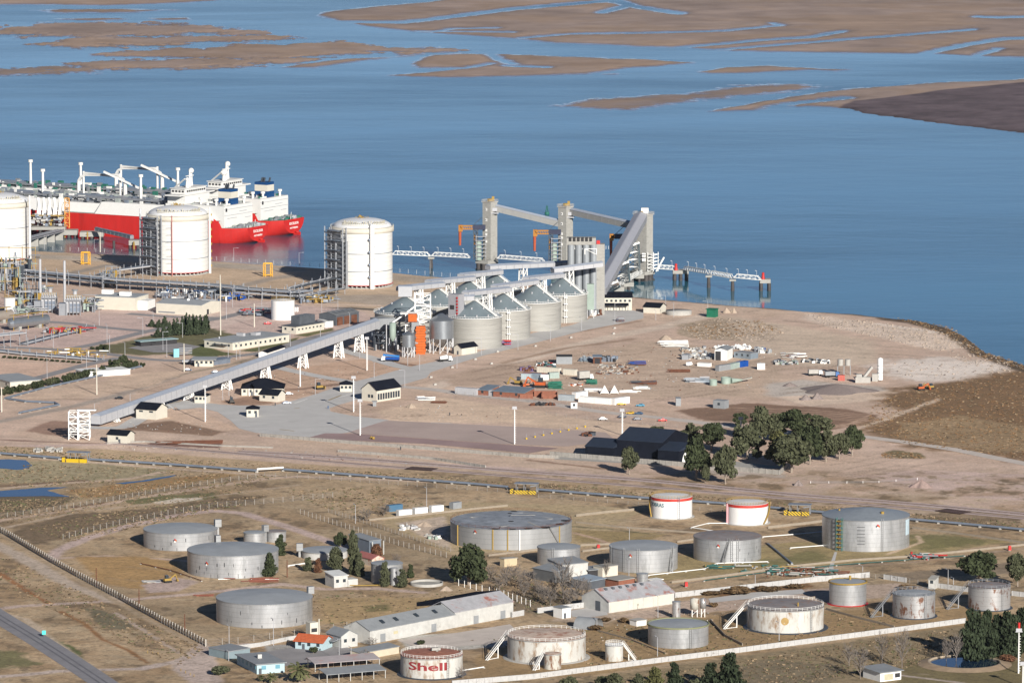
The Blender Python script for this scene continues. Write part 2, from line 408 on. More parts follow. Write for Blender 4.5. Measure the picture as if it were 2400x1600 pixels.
paint([(-100,840),(180,856),(230,848),(290,852),(60,900),(-100,905)],(.35,.25,.195),10,4)
paint([(340,730),(560,720),(640,705),(600,745),(500,770)],(.36,.285,.25),10,4)
paint([(215,815),(300,800),(350,786),(500,770),(560,785),(530,800),(410,830),(330,833),(230,824)],(.125,.118,.062),10,14,.6)
paint([(450,815),(480,808),(520,824),(560,830),(470,838),(440,830)],(.09,.10,.04),5,3);paint([(560,822),(640,806),(700,790),(690,800),(600,824)],(.10,.105,.045),5,3)
paint([(690,786),(780,768),(780,775),(720,788)],(.12,.115,.05),4,3)
line([(130,935),(230,912),(330,905),(440,874),(560,850),(650,820)],16,(.20,.165,.125),8,8,.8,.5)
line([(-60,1000),(60,975),(180,950),(280,925),(400,885)],30,(.245,.205,.175),8,6)
paint([(40,935),(190,905),(320,875),(440,865),(520,840),(350,905),(180,935)],(.36,.27,.205),10,8)
paint([(560,880),(850,840),(900,850),(1120,840),(960,880),(790,890),(740,925),(600,950),(560,930)],(.325,.225,.165),10,10)
line([(720,876),(790,890),(840,895)],30,(.22,.145,.105),8,8);line([(560,915),(700,912),(820,897)],22,(.21,.135,.10),8,10)
paint([(600,925),(640,928),(640,945),(560,950),(520,940)],(.22,.14,.10),8,8)
line([(920,850),(980,857),(1020,854)],16,(.17,.10,.07),6,5)
paint([(300,995),(400,985),(510,990),(525,1010),(500,1022),(300,1007),(270,1000)],(.20,.13,.09),8,8)
paint([(120,985),(200,990),(200,1030),(60,1010),(100,990)],(.215,.14,.105),10,10)
paint([(345,955),(460,960),(560,1005),(520,1010),(400,985)],(.37,.27,.205),8,6)
line([(0,1030),(140,1036),(250,1040)],16,(.19,.12,.095),5,4);line([(0,1046),(300,1040),(640,1068),(1240,1098),(1450,1118)],20,(.335,.255,.23),6,4)
paint([(350,1032),(520,1040),(515,1050),(345,1044)],(.17,.10,.08),6,10)
paint([(880,965),(1040,930),(1400,985),(1560,1000),(1500,1025),(1200,990),(920,990)],(.375,.285,.215),12,6)
line([(1240,1078),(1420,1098)],18,(.21,.14,.10),6,6)
line([(1010,910),(1090,882),(1170,860),(1300,822),(1440,787),(1560,765),(1660,738)],46,(.375,.305,.25),10,5)
line([(1060,842),(1200,808),(1370,775),(1500,752)],14,(.24,.17,.13),6,6);line([(1180,850),(1330,815),(1480,795)],22,(.245,.175,.13),8,8)
paint([(1040,880),(1200,850),(1260,855),(1180,905),(1060,905)],(.29,.215,.165),14,10);paint([(1230,850),(1520,800),(1850,830),(1800,930),(1300,935)],(.31,.235,.18),20,16)
paint([(1580,962),(1740,944),(1950,955),(2060,972),(2050,992),(1920,1010),(1780,992),(1650,985)],BROWN_E,8,10)
for i in range(5):line([(1700+i*30,955+i*5),(1900+i*20,960+i*6),(2040+i*3,972+i*5),(1990,993+i*2),(1880,1002)],7,(.30,.21,.155),4,2,.7)
paint([(1800,900),(1880,890),(2060,905),(2110,925),(1900,950),(1800,925)],GREYC,14,10);paint([(1820,930),(2080,915),(2130,920),(2080,935),(1900,952)],PALE,8,5)
paint([(1580,762),(1680,745),(1780,752),(1850,775),(1800,800),(1640,797),(1600,785)],(.27,.21,.155),12,18,.55)
paint([(1890,735),(2060,758),(2200,778),(2280,815),(2200,822),(2080,795),(1960,770),(1880,750)],(.40,.325,.27),14,14)
line([(2060,760),(2140,770),(2190,778)],22,(.46,.40,.35),8,10)
paint([(2080,842),(2200,838),(2340,852),(2390,870),(2290,884),(2250,893),(2180,898),(2090,882),(2060,860)],SALT,34,46,op=.6)
paint([(1700,740),(1900,770),(2050,800),(2060,850),(1900,860),(1750,820)],(.345,.275,.215),20,10)
paint([(2060,925),(2120,905),(2260,890),(2330,872),(2420,862),(2800,980),(2800,1100),(2400,1080),(2280,1060),(2130,1045),(2010,1005),(2040,985),(2110,965),(2060,950)],REED,34,40,.75)
paint([(2110,990),(2250,975),(2420,1000),(2420,1060),(2250,1050),(2100,1020)],(.225,.155,.09),22,36,.6)
paint([(2060,1060),(2100,1055),(2160,1062),(2170,1074),(2070,1074)],GRASSD,6,8,.6);line([(1990,1010),(2070,985),(2160,950),(2200,935)],16,(.37,.29,.225),7,8)
paint([(1830,1090),(1990,1075),(2040,1040),(2100,1075),(2420,1095),(2800,1200),(2800,1260),(2400,1180),(1900,1140),(1640,1120)],(.34,.255,.205),12,8)
paint([(2000,1115),(2150,1100),(2420,1112),(2420,1175),(2200,1160)],(.35,.265,.235),10,6)
paint([(1620,1080),(1700,1085),(1840,1105),(1840,1120),(1660,1112)],(.30,.26,.235),8,5)
line([(1455,692),(1571,702),(1663,710),(1830,723),(1998,735),(2084,745)],34,(.12,.09,.065),8,5);line([(2084,746),(2148,754),(2223,774),(2262,795),(2308,830),(2400,862),(2600,928)],58,(.085,.06,.04),12,8)
paint([(-3000,1040),(-100,1042),(250,1052),(640,1082),(1000,1104),(1240,1118),(1700,1160),(2400,1232),(2900,1290),(5400,1500),(5400,3000),(-3000,3000)],TAN,8,6,.35)
blend(sst((KY/YS-1090)/40)*sst(NB[0]*3+.35)*.7,(.225,.15,.085));blend(sst((KY/YS-1085)/40)*sst(NB[1]*3+.15)*.6,(.31,.25,.17));blend(sst((KY/YS-1100)/40)*sst(NB[2]*4-.1)*.5,(.20,.155,.10));blend(sst((KY/YS-1085)/40)*sst(NB[1]*5+NB[0]*3-.35)*.75,(.15,.105,.065))
paint([(-100,1085),(140,1078),(400,1100),(380,1118),(120,1132),(-100,1130)],(.245,.205,.13),10,14,.5);line([(80,1072),(400,1098),(640,1114)],22,(.36,.28,.215),8,5)
line([(-20,1146),(150,1132),(300,1122),(380,1106)],20,(.36,.275,.21),6,6);line([(-20,1140),(200,1125)],14,(.16,.10,.07),6,6)
paint([(-100,1162),(120,1160),(180,1164),(150,1180),(40,1200),(-100,1200)],(.12,.095,.065),10,14,.6)
paint([(155,1150),(300,1130),(520,1108),(560,1112),(420,1140),(200,1168)],(.245,.16,.08),8,10,.4)
line([(-20,1222),(160,1196),(330,1166),(480,1142),(620,1122),(700,1116),(1000,1128)],26,(.34,.255,.195),8,5)
paint([(295,1172),(400,1160),(500,1155),(510,1168),(400,1178),(310,1182)],(.155,.145,.07),6,8,.5);paint([(355,1178),(410,1168),(470,1164),(475,1170),(380,1181)],(.42,.37,.31),5,6)
paint([(60,1230),(170,1205),(330,1190),(560,1160),(640,1160),(560,1182),(360,1215),(150,1262),(75,1280),(30,1250)],(.175,.125,.08),10,18,.75)
line([(170,1188),(240,1178)],16,(.12,.06,.04),6,10);line([(0,1238),(180,1200),(420,1172),(700,1136)],12,(.33,.26,.2),6,8,.8)
line([(120,1312),(135,1290),(200,1262),(300,1232),(410,1208),(500,1196),(570,1202),(680,1236),(790,1275),(850,1300)],34,(.325,.25,.225),8,4)
line([(120,1308),(250,1302),(420,1312),(560,1330)],22,(.315,.24,.20),8,6)
paint([(175,1305),(320,1302),(420,1318),(440,1348),(380,1378),(300,1380),(230,1360)],ORG,10,12);paint([(330,1370),(400,1350),(470,1362),(420,1385),(350,1388)],(.31,.24,.215),8,5)
line([(-40,1432),(40,1420),(280,1406),(400,1396),(520,1384),(660,1368),(760,1380),(880,1378),(990,1388)],30,(.335,.26,.225),7,5)
line([(-40,1262),(60,1310),(170,1374),(280,1410)],44,(.30,.245,.20),12,8);line([(0,1250),(160,1345),(300,1425),(460,1512)],16,(.26,.20,.14),8,5)
line([(-20,1335),(10,1350),(60,1382),(115,1413)],15,(.23,.11,.05),5,8);line([(142,1432),(200,1462),(240,1498),(300,1522),(345,1552)],13,(.21,.11,.05),5,6)
paint([(200,1425),(240,1430),(310,1465),(290,1475),(240,1468)],(.15,.13,.085),8,8);line([(270,1435),(340,1478),(420,1530)],12,(.29,.23,.19),6,6)
paint([(112,1492),(170,1512),(200,1545),(170,1535),(125,1508)],(.085,.105,.035),6,12);line([(20,1440),(60,1450),(110,1490),(210,1560)],22,(.30,.24,.18),8,6)
paint([(-50,1515),(50,1530),(90,1555),(-50,1570)],(.16,.145,.07),18,30,.5);line([(-40,1587),(60,1580),(130,1572),(330,1566),(420,1548),(500,1520),(580,1508)],34,(.335,.275,.245),8,6)
paint([(470,1500),(500,1515),(520,1600),(440,1600),(400,1560)],(.315,.255,.225),10,8)
paint([(620,1512),(760,1505),(860,1530),(820,1545),(640,1550)],(.25,.24,.225),6,3);paint([(930,1490),(1200,1475),(1210,1510),(1100,1520),(960,1525)],(.30,.285,.26),8,4)
paint([(960,1398),(1180,1400),(1180,1440),(900,1470),(760,1460),(740,1400)],(.275,.195,.105),14,16);paint([(850,1418),(910,1416),(920,1430),(870,1430)],(.15,.13,.06),16,24,op=.8)
paint([(905,1205),(1100,1175),(1420,1185),(1500,1200),(1440,1230),(1400,1280),(1060,1300),(900,1230)],(.285,.22,.135),8,6);paint([(930,1225),(1040,1210),(1060,1290),(950,1240)],(.36,.29,.23),8,8)
paint([(1340,1240),(1560,1250),(1520,1268),(1360,1270)],(.24,.18,.09),8,8,.4);line([(1345,1248),(1400,1262),(1440,1280)],14,(.34,.24,.18),5,4)
line([(1320,1232),(1420,1238),(1520,1250)],10,(.14,.13,.07),5,6);paint([(1410,1330),(1600,1300),(1850,1270),(2140,1260),(2390,1265),(2140,1305),(1850,1330),(1560,1360)],(.24,.185,.095),6,8)
paint([(2090,1245),(2230,1255),(2340,1270),(2180,1288),(2130,1275)],(.155,.145,.06),26,40,op=.8);paint([(1700,1330),(1900,1285),(1960,1310),(1870,1325)],(.165,.15,.065),24,36,op=.8);line([(2080,1298),(2160,1270),(2150,1255)],12,(.36,.27,.19),4,3)
line([(1570,1372),(1700,1352),(1900,1330),(2130,1318),(2400,1284)],12,(.25,.185,.14),5,4);paint([(2060,1345),(2250,1330),(2420,1310),(2420,1340),(2250,1350),(2100,1362)],(.195,.15,.105),8,8)
paint([(1650,1385),(1750,1372),(1890,1365),(1900,1375),(1820,1388),(1690,1395)],(.19,.105,.05),5,14,.5)
paint([(1400,1440),(1620,1405),(1900,1380),(2100,1365),(2180,1380),(2060,1400),(1700,1430),(1500,1450)],(.315,.245,.205),8,8,op=.8)
paint([(1120,1535),(1380,1470),(1700,1440),(2250,1420),(2390,1440),(2380,1460),(2000,1490),(1400,1580),(1100,1600)],(.235,.16,.085),8,10,.3)
paint([(1300,1600),(1750,1535),(2260,1465),(2420,1470),(2500,1700),(1200,1700)],(.215,.165,.10),8,16,.5);paint([(1640,1580),(1800,1545),(2000,1560),(1900,1620),(1700,1620)],(.18,.145,.095),14,20,.6)
paint([(2120,1545),(2250,1535),(2400,1550),(2440,1700),(2080,1700)],(.16,.13,.065),8,8);line([(2100,1580),(2180,1590),(2260,1600)],14,(.28,.235,.21),5,4)
paint([(1190,1395),(1300,1385),(1400,1420),(1260,1440),(1190,1425)],(.20,.155,.105),10,14,.6);paint([(1340,1420),(1500,1430),(1420,1460),(1290,1455)],(.29,.225,.17),8,8)
C[...,:3]*=(1.22+.46*sst((C[...,0]-.15)/.14))[...,None]
C[...,:3]*=(1-.07*sst((KY/YS-1085)/30))[...,None]
rt=random.Random(8)
for zone,n_,c_ in((((600,880),(960,990)),14,(.27,.19,.14)),(((1050,830),(1560,960)),26,(.26,.185,.14)),(((1560,740),(2080,930)),30,(.28,.215,.165)),(((1880,1050),(2400,1170)),22,(.28,.21,.165)),(((40,900),(460,1010)),14,(.27,.195,.145)),(((40,1120),(2380,1590)),46,(.33,.26,.19)),(((0,1440),(500,1590)),10,(.18,.135,.08))):
 for _ in range(n_):
  x,y=rt.uniform(zone[0][0],zone[1][0]),rt.uniform(zone[0][1],zone[1][1]);s_=rt.choice((-.17,.05,.06,-.12))+rt.gauss(0,.03);P_=[(x,y)]
  for k_ in range(5):x+=rt.uniform(18,40);y+=s_*30+rt.gauss(0,1.0);P_.append((x,y))
  line(P_,3.5,c_,3,2,.55);line([(a_+3,b_+1.3)for a_,b_ in P_],3.5,c_,3,2,.55)
WX,WY=gnp(PXg,PYg)
ZL=np.zeros(PXg.shape);ZL[0]=WZ-2.0
ZL[1]=-2.4;ZL[2]=-.7
GM=attr_mat("ground_soil",.95,[(.012,.9,1.1,.15),(.09,.86,1.14,.17),(.7,.76,1.22,.2),(2.2,.86,1.14,.2)],True)
go=grid_mesh("ground",WX,WY,ZL,C,GM);tag(go,kind="structure")
def flats():
 fx=np.concatenate([np.linspace(-1500,-100,40)[:-1],np.linspace(-100,2500,1000),np.linspace(2500,3900,40)[1:]])
 fy=np.concatenate([np.linspace(-90,-12,12)[:-1],np.linspace(-12,325,400)])
 X,Yp=np.meshgrid(fx,fy);Y=Yp*YS
 n1=fbm(X/60,Y/26,5,21);n2=fbm(X/14,Y/9,3,22);n3=fbm(X/200,Y/90,4,23)
 H=np.full(X.shape,-40.0);CL=np.zeros(X.shape+(4,));CL[...,:3]=(.255,.195,.165)
 def up(poly,n=16,s=1.0,lift=0):
  nonlocal H
  x0,x1=min(p[0]for p in poly)-90,max(p[0]for p in poly)+90;y0,y1=min(p[1]for p in poly)-20,max(p[1]for p in poly)+20
  c=np.where((fx>x0)&(fx<x1))[0];r=np.where((fy>y0)&(fy<y1))[0];q=np.s_[r[0]:r[-1]+1,c[0]:c[-1]+1]
  d=sdf(X[q],Y[q],poly)+n*3.0*n1[q]+n*1.5*n2[q]+lift;H[q]=np.maximum(H[q],np.minimum(d,34)*s)
 def cut(pts,wd,n=6):
  nonlocal H
  x0,x1=min(p[0]for p in pts)-60,max(p[0]for p in pts)+60;y0,y1=min(p[1]for p in pts)-14,max(p[1]for p in pts)+14
  c=np.where((fx>x0)&(fx<x1))[0];r=np.where((fy>y0)&(fy<y1))[0];q=np.s_[r[0]:r[-1]+1,c[0]:c[-1]+1]
  d=segd(X[q],Y[q],pts)-wd/2+n*2*n2[q];H[q]=np.minimum(H[q],d)
 up([(-1500,-80),(560,-40),(545,-2),(500,4),(400,9),(250,14),(80,12),(-1500,12)],8)
 up([(60,25),(160,21),(300,22),(420,24),(300,30),(150,31)],12);up([(130,45),(280,42),(320,46),(200,50)],10);up([(350,44),(440,42),(450,47),(370,49)],8)
 up([(-1500,70),(0,66),(120,58),(250,57),(420,58),(520,68),(600,76),(650,84),(560,82),(450,78),(420,84),(300,84),(60,84),(0,80),(-1500,82)],40,lift=14)
 up([(100,104),(160,92),(300,88),(480,86),(690,86),(640,96),(480,97),(340,106),(200,109)],40,lift=14)
 up([(220,128),(420,112),(480,118),(560,104),(650,106),(800,97),(900,110),(1090,119),(960,126),(880,122),(800,128),(700,134),(560,138),(300,132)],26,lift=12)
 up([(150,150),(300,140),(560,140),(760,136),(700,146),(600,152),(400,163),(250,160)],34,lift=14);up([(640,160),(800,138),(950,133),(860,142),(800,150),(740,160)],9)
 up([(-1500,176),(0,164),(120,156),(260,158),(200,170),(0,176)],40,.6,12)
 up([(955,150),(1010,128),(1140,126),(1200,128),(1350,134),(1530,140),(1640,147),(1540,157),(1470,160),(1380,174),(1200,180),(1050,183),(880,178),(1000,170),(1100,160),(980,160)],9)
 cut([(1010,163),(1090,160),(1150,150)],10);cut([(1150,128),(1170,140),(1200,150)],18);cut([(1190,155),(1280,158)],16)
 up([(735,36),(760,28),(830,20),(1000,5),(1100,-10),(1500,-60),(3900,-60),(3900,135),(2400,135),(2290,133),(2200,128),(1900,124),(1700,120),(1600,112),(1500,110),(1400,105),(1300,102),(1210,92),(1000,78),(850,62),(800,52)],7)
 for p,wd in(([(800,52),(945,53),(1020,45),(1200,22),(1430,2),(1500,18),(1590,32)],26),([(1410,30),(1480,12),(1440,0),(1380,-20)],22),([(1220,90),(1340,80),(1520,78),(1700,73),(1830,60),(1810,55)],9),([(1590,112),(1700,103),(1780,95),(1900,88),(1975,74)],15),([(1690,117),(1850,104),(2050,88),(2280,70)],14),([(2160,128),(2260,106),(2350,92),(2500,86)],26),([(2280,134),(2340,115)],16),([(2290,40),(2340,42),(2500,37)],14),([(1000,78),(1060,68),(1160,66)],7),([(980,74),(1200,76)],5)):cut(p,wd)
 up([(1635,169),(1700,158),(1800,154),(1930,161),(2000,163),(1960,168),(1900,165),(1750,172),(1660,173)],8);up([(1405,174),(1450,172),(1450,176),(1410,176)],3)
 up([(1310,248),(1370,238),(1450,228),(1640,217),(1720,203),(1850,198),(1930,203),(1880,212),(1760,222),(1640,234),(1540,248),(1480,257),(1380,254)],24,.5,9)
 up([(1660,262),(1740,245),(1850,226),(2000,207),(2200,193),(2420,184),(3900,120),(3900,460),(2400,312),(2200,288),(2040,268),(1990,256),(1940,252),(1890,250),(1800,258)],10)
 cut([(1810,252),(1850,244),(1980,230)],30,8);cut([(1790,258),(1850,250)],22,10)
 dk=sst((sdf(X,Y,[(1960,256),(2000,240),(2080,232),(2200,215),(2420,193),(3900,130),(3900,460),(2400,314),(2200,290),(2040,270)])+14*n1)/16+.5)
 wet=sst(1-H/30+.4*n1)
 CL[...,:3]*=(1+.45*n3+.3*n1)[...,None]
 brn=np.array((.235,.165,.115));tt=sst(n3*4+.3)[...,None]*.6;CL[...,:3]=CL[...,:3]*(1-tt)+brn*tt
 CL[...,:3]=CL[...,:3]*(1-dk[...,None])+np.array((.098,.076,.082))*(1+.9*n1+.4*n2)[...,None]*dk[...,None]
 CL[...,:3]*=1.25*(1-.30*wet)[...,None];CL[...,3]=np.clip(wet*(1-.8*dk),0,1)
 Z=WZ+np.clip(H,-30,40)*.035
 wx,wy=gnp(X,Yp,WZ)
 o=grid_mesh("tidal_flats",wx,wy,Z,CL,attr_mat("mud",.8,[(.004,.88,1.12,.15),(.02,.86,1.14,.18)],False,.25,0.0));tag(o,kind="structure")
flats()
PONDS=[]
def water():
 m=bpy.data.materials.new("estuary_water");m.use_nodes=True;t=m.node_tree;L=t.links.new;b=t.nodes["Principled BSDF"]
 geo=t.nodes.new("ShaderNodeNewGeometry")
 def nz(sx,sy,sc,det=4):
  mp=t.nodes.new("ShaderNodeMapping");mp.inputs['Scale'].default_value=(sx,sy,1);L(geo.outputs['Position'],mp.inputs[0])
  n=t.nodes.new("ShaderNodeTexNoise");n.inputs['Scale'].default_value=sc;n.inputs['Detail'].default_value=det;n.inputs['Roughness'].default_value=.6;L(mp.outputs[0],n.inputs[0]);return n
 big=nz(.35,1.0,.0024,6)
 mr=t.nodes.new("ShaderNodeMapRange");mr.inputs[1].default_value=.36;mr.inputs[2].default_value=.66;L(big.outputs[0],mr.inputs[0])
 cr=t.nodes.new("ShaderNodeMix");cr.data_type='RGBA';L(mr.outputs[0],cr.inputs[0]);cr.inputs[6].default_value=(.010,.066,.108,1);cr.inputs[7].default_value=(.036,.150,.210,1)
 L(cr.outputs[2],b.inputs['Base Color'])
 rg=t.nodes.new("ShaderNodeMapRange");L(mr.outputs[0],rg.inputs[0]);rg.inputs[3].default_value=.20;rg.inputs[4].default_value=.05;L(rg.outputs[0],b.inputs['Roughness'])
 b.inputs['IOR'].default_value=1.333;b.inputs['Specular IOR Level'].default_value=.5
 w1=nz(.5,1.0,.12,4);w2=nz(.6,1,.018,3)
 ad=t.nodes.new("ShaderNodeMath");ad.operation='MULTIPLY_ADD';L(w2.outputs[0],ad.inputs[0]);ad.inputs[1].default_value=2.5;L(w1.outputs[0],ad.inputs[2])
 bp=t.nodes.new("ShaderNodeBump");bs=t.nodes.new("ShaderNodeMapRange");L(mr.outputs[0],bs.inputs[0]);bs.inputs[3].default_value=.15;bs.inputs[4].default_value=.04;L(bs.outputs[0],bp.inputs['Strength']);bp.inputs['Distance'].default_value=1.0
 L(ad.outputs[0],bp.inputs['Height']);L(bp.outputs[0],b.inputs['Normal'])
 mb=MB();S=40000
 mb.add([(-S,-2000,WZ),(S,-2000,WZ),(S,S,WZ),(-S,S,WZ)],[(0,1,2,3)])
 tag(mb.build("water",m),kind="structure")
 pm=mat("pond_water",(.008,.022,.05),.04,var=.2,scale=.05,spec=.5)
 def pond(name,pts,mm=pm):
  PONDS.append(pts)
  P=pts+[pts[0]];Q=[]
  for a,c in zip(P,P[1:]):
   for k in range(6):
    t_=k/6;Q.append((a[0]+(c[0]-a[0])*t_+R.uniform(-2,2),a[1]+(c[1]-a[1])*t_+R.uniform(-.2,.2)))
  sheet(name,Q,mm,.07)
 pond("pond",[(-60,1078),(20,1076),(62,1078),(74,1090),(66,1098),(40,1101),(0,1097),(-60,1098)])
 pond("pond",[(-60,1154),(40,1147),(100,1142),(160,1141),(110,1149),(150,1160),(170,1164),(100,1162),(0,1164),(-60,1168)])
 pond("pond",[(270,1132),(330,1126),(420,1111),(400,1118),(340,1128),(290,1134)])
water()
sheet("concrete_apron",[(395,942),(440,938),(520,948),(560,950),(640,950),(690,938),(745,922),(800,902),(880,882),(950,862),(1010,872),(1000,885),(930,905),(860,930),(790,950),(772,957),(775,964),(830,975),(912,984),(812,1014),(720,1027),(600,1014),(560,1004),(540,985),(510,965),(470,955),(420,960)],CROAD,.06)
sheet("concrete_road",[(950,862),(1060,838),(1110,828),(1180,806),(1250,780),(1340,762),(1400,740),(1415,728),(1470,724),(1508,733),(1508,746),(1470,755),(1380,772),(1260,802),(1130,834),(1060,856),(1010,872)],CROAD,.062)
strip("concrete_road",[(770,812),(860,836),(930,857),(985,868)],9,CROAD,.068)
strip("concrete_road",[(640,858),(700,872),(760,884),(830,896)],8,CROAD,.064)
strip("concrete_road",[(180,1000),(280,1002),(320,985),(360,962),(440,942)],9,CROAD,.058)
sheet("gravel_yard",[(905,985),(1240,1001),(1420,1013),(1440,1030),(1330,1046),(1180,1040),(812,1014)],PYARD,.066)
sheet("gravel_yard",[(762,1015),(830,1016),(1180,1041),(1310,1050),(1240,1062),(1000,1040),(715,1027)],mat("mauve_gravel",(.29,.205,.20),.95,var=.15,scale=.05),.07)
strip("gravel_road",[(890,902),(1010,912),(1100,925),(1260,942),(1420,966),(1560,980),(1720,1000),(1880,1018)],8.5,GROAD,.05)
strip("gravel_road",[(1980,1018),(2080,1030),(2230,1052),(2330,1072),(2500,1105)],8,GROAD,.05)
strip("asphalt_road",[(-60,1408),(0,1446),(80,1494),(160,1545),(250,1605),(340,1668)],11,ASPH,.06)
for off in(-1.3,1.3):
 S=strip_pts([G(x,y)for x,y in[(-60,1408),(0,1446),(80,1494),(160,1545),(250,1605),(340,1668)]],2*off)
 b=MB();n=[(p.x+(l.x-p.x),p.y+(l.y-p.y))for p,l,r in S]
 q=strip_pts([Vector((x,y,0))for x,y in n],.9,0)
 vs=[]
 for _,l,r in q:vs+=[(l.x,l.y,.075),(r.x,r.y,.075)]
 b.add(vs,[(2*i+1,2*i+3,2*i+2,2*i)for i in range(len(q)-1)]);tag(b.build("wheel_track",mat("wheel_track",(.125,.125,.14),.85,var=.2,scale=.2)),kind="structure")
for p in([(-80,752),(60,752),(170,758),(210,764),(330,775),(360,776)],[(-80,812),(60,815),(150,820),(200,822),(330,840),(430,845),(520,838),(640,822),(700,800),(800,775),(880,750)],[(160,818),(230,805),(330,780),(420,762),(520,745),(560,735),(640,722),(700,715)],[(0,905),(90,885),(200,855),(280,838)],[(300,735),(400,742),(520,745)]):
 strip("service_road",p,7.5,ASPHG,.05+.004*R.random())
sheet("car_park",[(300,815),(350,806),(420,803),(470,812),(430,826),(360,826)],ASPHG,.085)
sheet("yard_paving",[(600,1530),(740,1508),(800,1512),(860,1530),(800,1548),(690,1560),(640,1560)],ASPHG,.06)
sheet("yard_paving",[(930,1500),(1020,1490),(1195,1462),(1215,1480),(1190,1505),(1060,1515),(1000,1524)],GROAD,.06)
sheet("paved_slab",[(1338,1430),(1390,1422),(1420,1430),(1425,1440),(1370,1448),(1340,1444)],CROAD,.06)
sheet("paved_slab",[(1660,1402),(1760,1388),(1880,1380),(1890,1390),(1760,1402),(1665,1412)],CROAD,.06)
sheet("yard_paving",[(1360,1072),(1600,1086),(1700,1078),(1850,1096),(1790,1100),(1590,1092),(1300,1076),(1300,1060)],CONCP,.055)
sheet("slab_path",[(1938,1342),(1950,1342),(1962,1293),(1956,1293)],CROAD,.06)
RAILS=[[(560,1058),(800,1072),(1240,1106),(1500,1124),(1850,1158),(2130,1180),(2420,1207)],[(250,1036),(480,1056),(800,1084),(1240,1119),(1500,1139),(1850,1168),(2130,1190),(2420,1216)]]
for ri,P in enumerate(RAILS):
 strip("ballast_bed",P,9 if ri==0 else 6,BALL,.08+ri*.01)
 S=strip_pts([G(x,y)for x,y in P],1.6,6);b=MB().use(mat("rail_steel",(.17,.13,.115),.7))
 for k in range(len(S)-1):
  for s in(1,2):
   a,c=S[k][s],S[k+1][s];b.beam((a.x,a.y,.24),(c.x,c.y,.24),.16,.18)
 if ri==0:
  b.use(mat("sleeper",(.20,.155,.14),.95));
  for k in range(len(S)-1):
   n=int((S[k+1][0]-S[k][0]).length/3.0)
   for j in range(n):
    p=S[k][0].lerp(S[k+1][0],j/n);d=S[k+1][0]-S[k][0];b.box((p.x,p.y,.1),(1.1,2.6,.09),math.atan2(d.y,d.x))
 tag(b.build("railway_track"),kind="structure")
for a,c in(((956,1097),(1020,1101)),((2205,1195),(2265,1203))):
 strip("wooden_crossing",[a,c],9,mat("creosote_plank",(.07,.04,.035),.9,var=.3),.32)
for pts in([(794,931),(832,921)],[(690,945),(720,935)],[(1010,990),(1060,992)],[(390,945),(410,960)]):strip("road_marking",pts,.8,WLINE,.09)
for pts in([(655,1006),(690,1010)],[(690,957),(702,956)],[(400,945),(425,940)],[(770,938),(800,926)]):strip("road_marking",pts,.9,YELLOW,.09)
def text_mesh(body,size,ext=0.0,bold=0.0):
 cu=bpy.data.curves.new("lettering",'FONT');cu.body=body;cu.size=size;cu.extrude=ext;cu.offset=bold;cu.align_x='CENTER';cu.align_y='CENTER';cu.resolution_u=3
 o=bpy.data.objects.new("lettering",cu);COL.objects.link(o)
 dg=bpy.context.evaluated_depsgraph_get();me=bpy.data.meshes.new_from_object(o.evaluated_get(dg));bpy.data.objects.remove(o);bpy.data.curves.remove(cu)
 return me
def wrap_text(name,body,size,r,z,ang,m,parent,bold=0.0,sx=1.0,letters=False):
 me=text_mesh(body,size,0,bold);import bmesh
 bm=bmesh.new();bm.from_mesh(me)
 for k in range(2):bmesh.ops.subdivide_edges(bm,edges=[e for e in bm.edges if e.calc_length()>size*.35],cuts=1)
 bmesh.ops.triangulate(bm,faces=bm.faces[:])
 for v in bm.verts:
  a=ang+v.co.x*sx/r;v.co=Vector((r*math.cos(a),r*math.sin(a),z+v.co.y))
 bm.to_mesh(me);bm.free();me.materials.clear();me.materials.append(m)
 o=bpy.data.objects.new(name,me);COL.objects.link(o);o.parent=parent;return o
def flat_text(name,body,size,m,parent,mtx):
 me=text_mesh(body,size,.02,size*.02);me.transform(mtx);me.materials.clear();me.materials.append(m)
 o=bpy.data.objects.new(name,me);COL.objects.link(o);o.parent=parent;return o
def place_cyl(xl,xr,yb,yt,z=0.0):
 cx=(xl+xr)/2
 f=G(cx,yb,z);r=(xr-xl)/2*MPX(cx,yb,z)
 r*=1+r/f.y;h=AY(cx,yt,f.y).z-z
 return Vector((f.x,f.y+r,z)),r,h
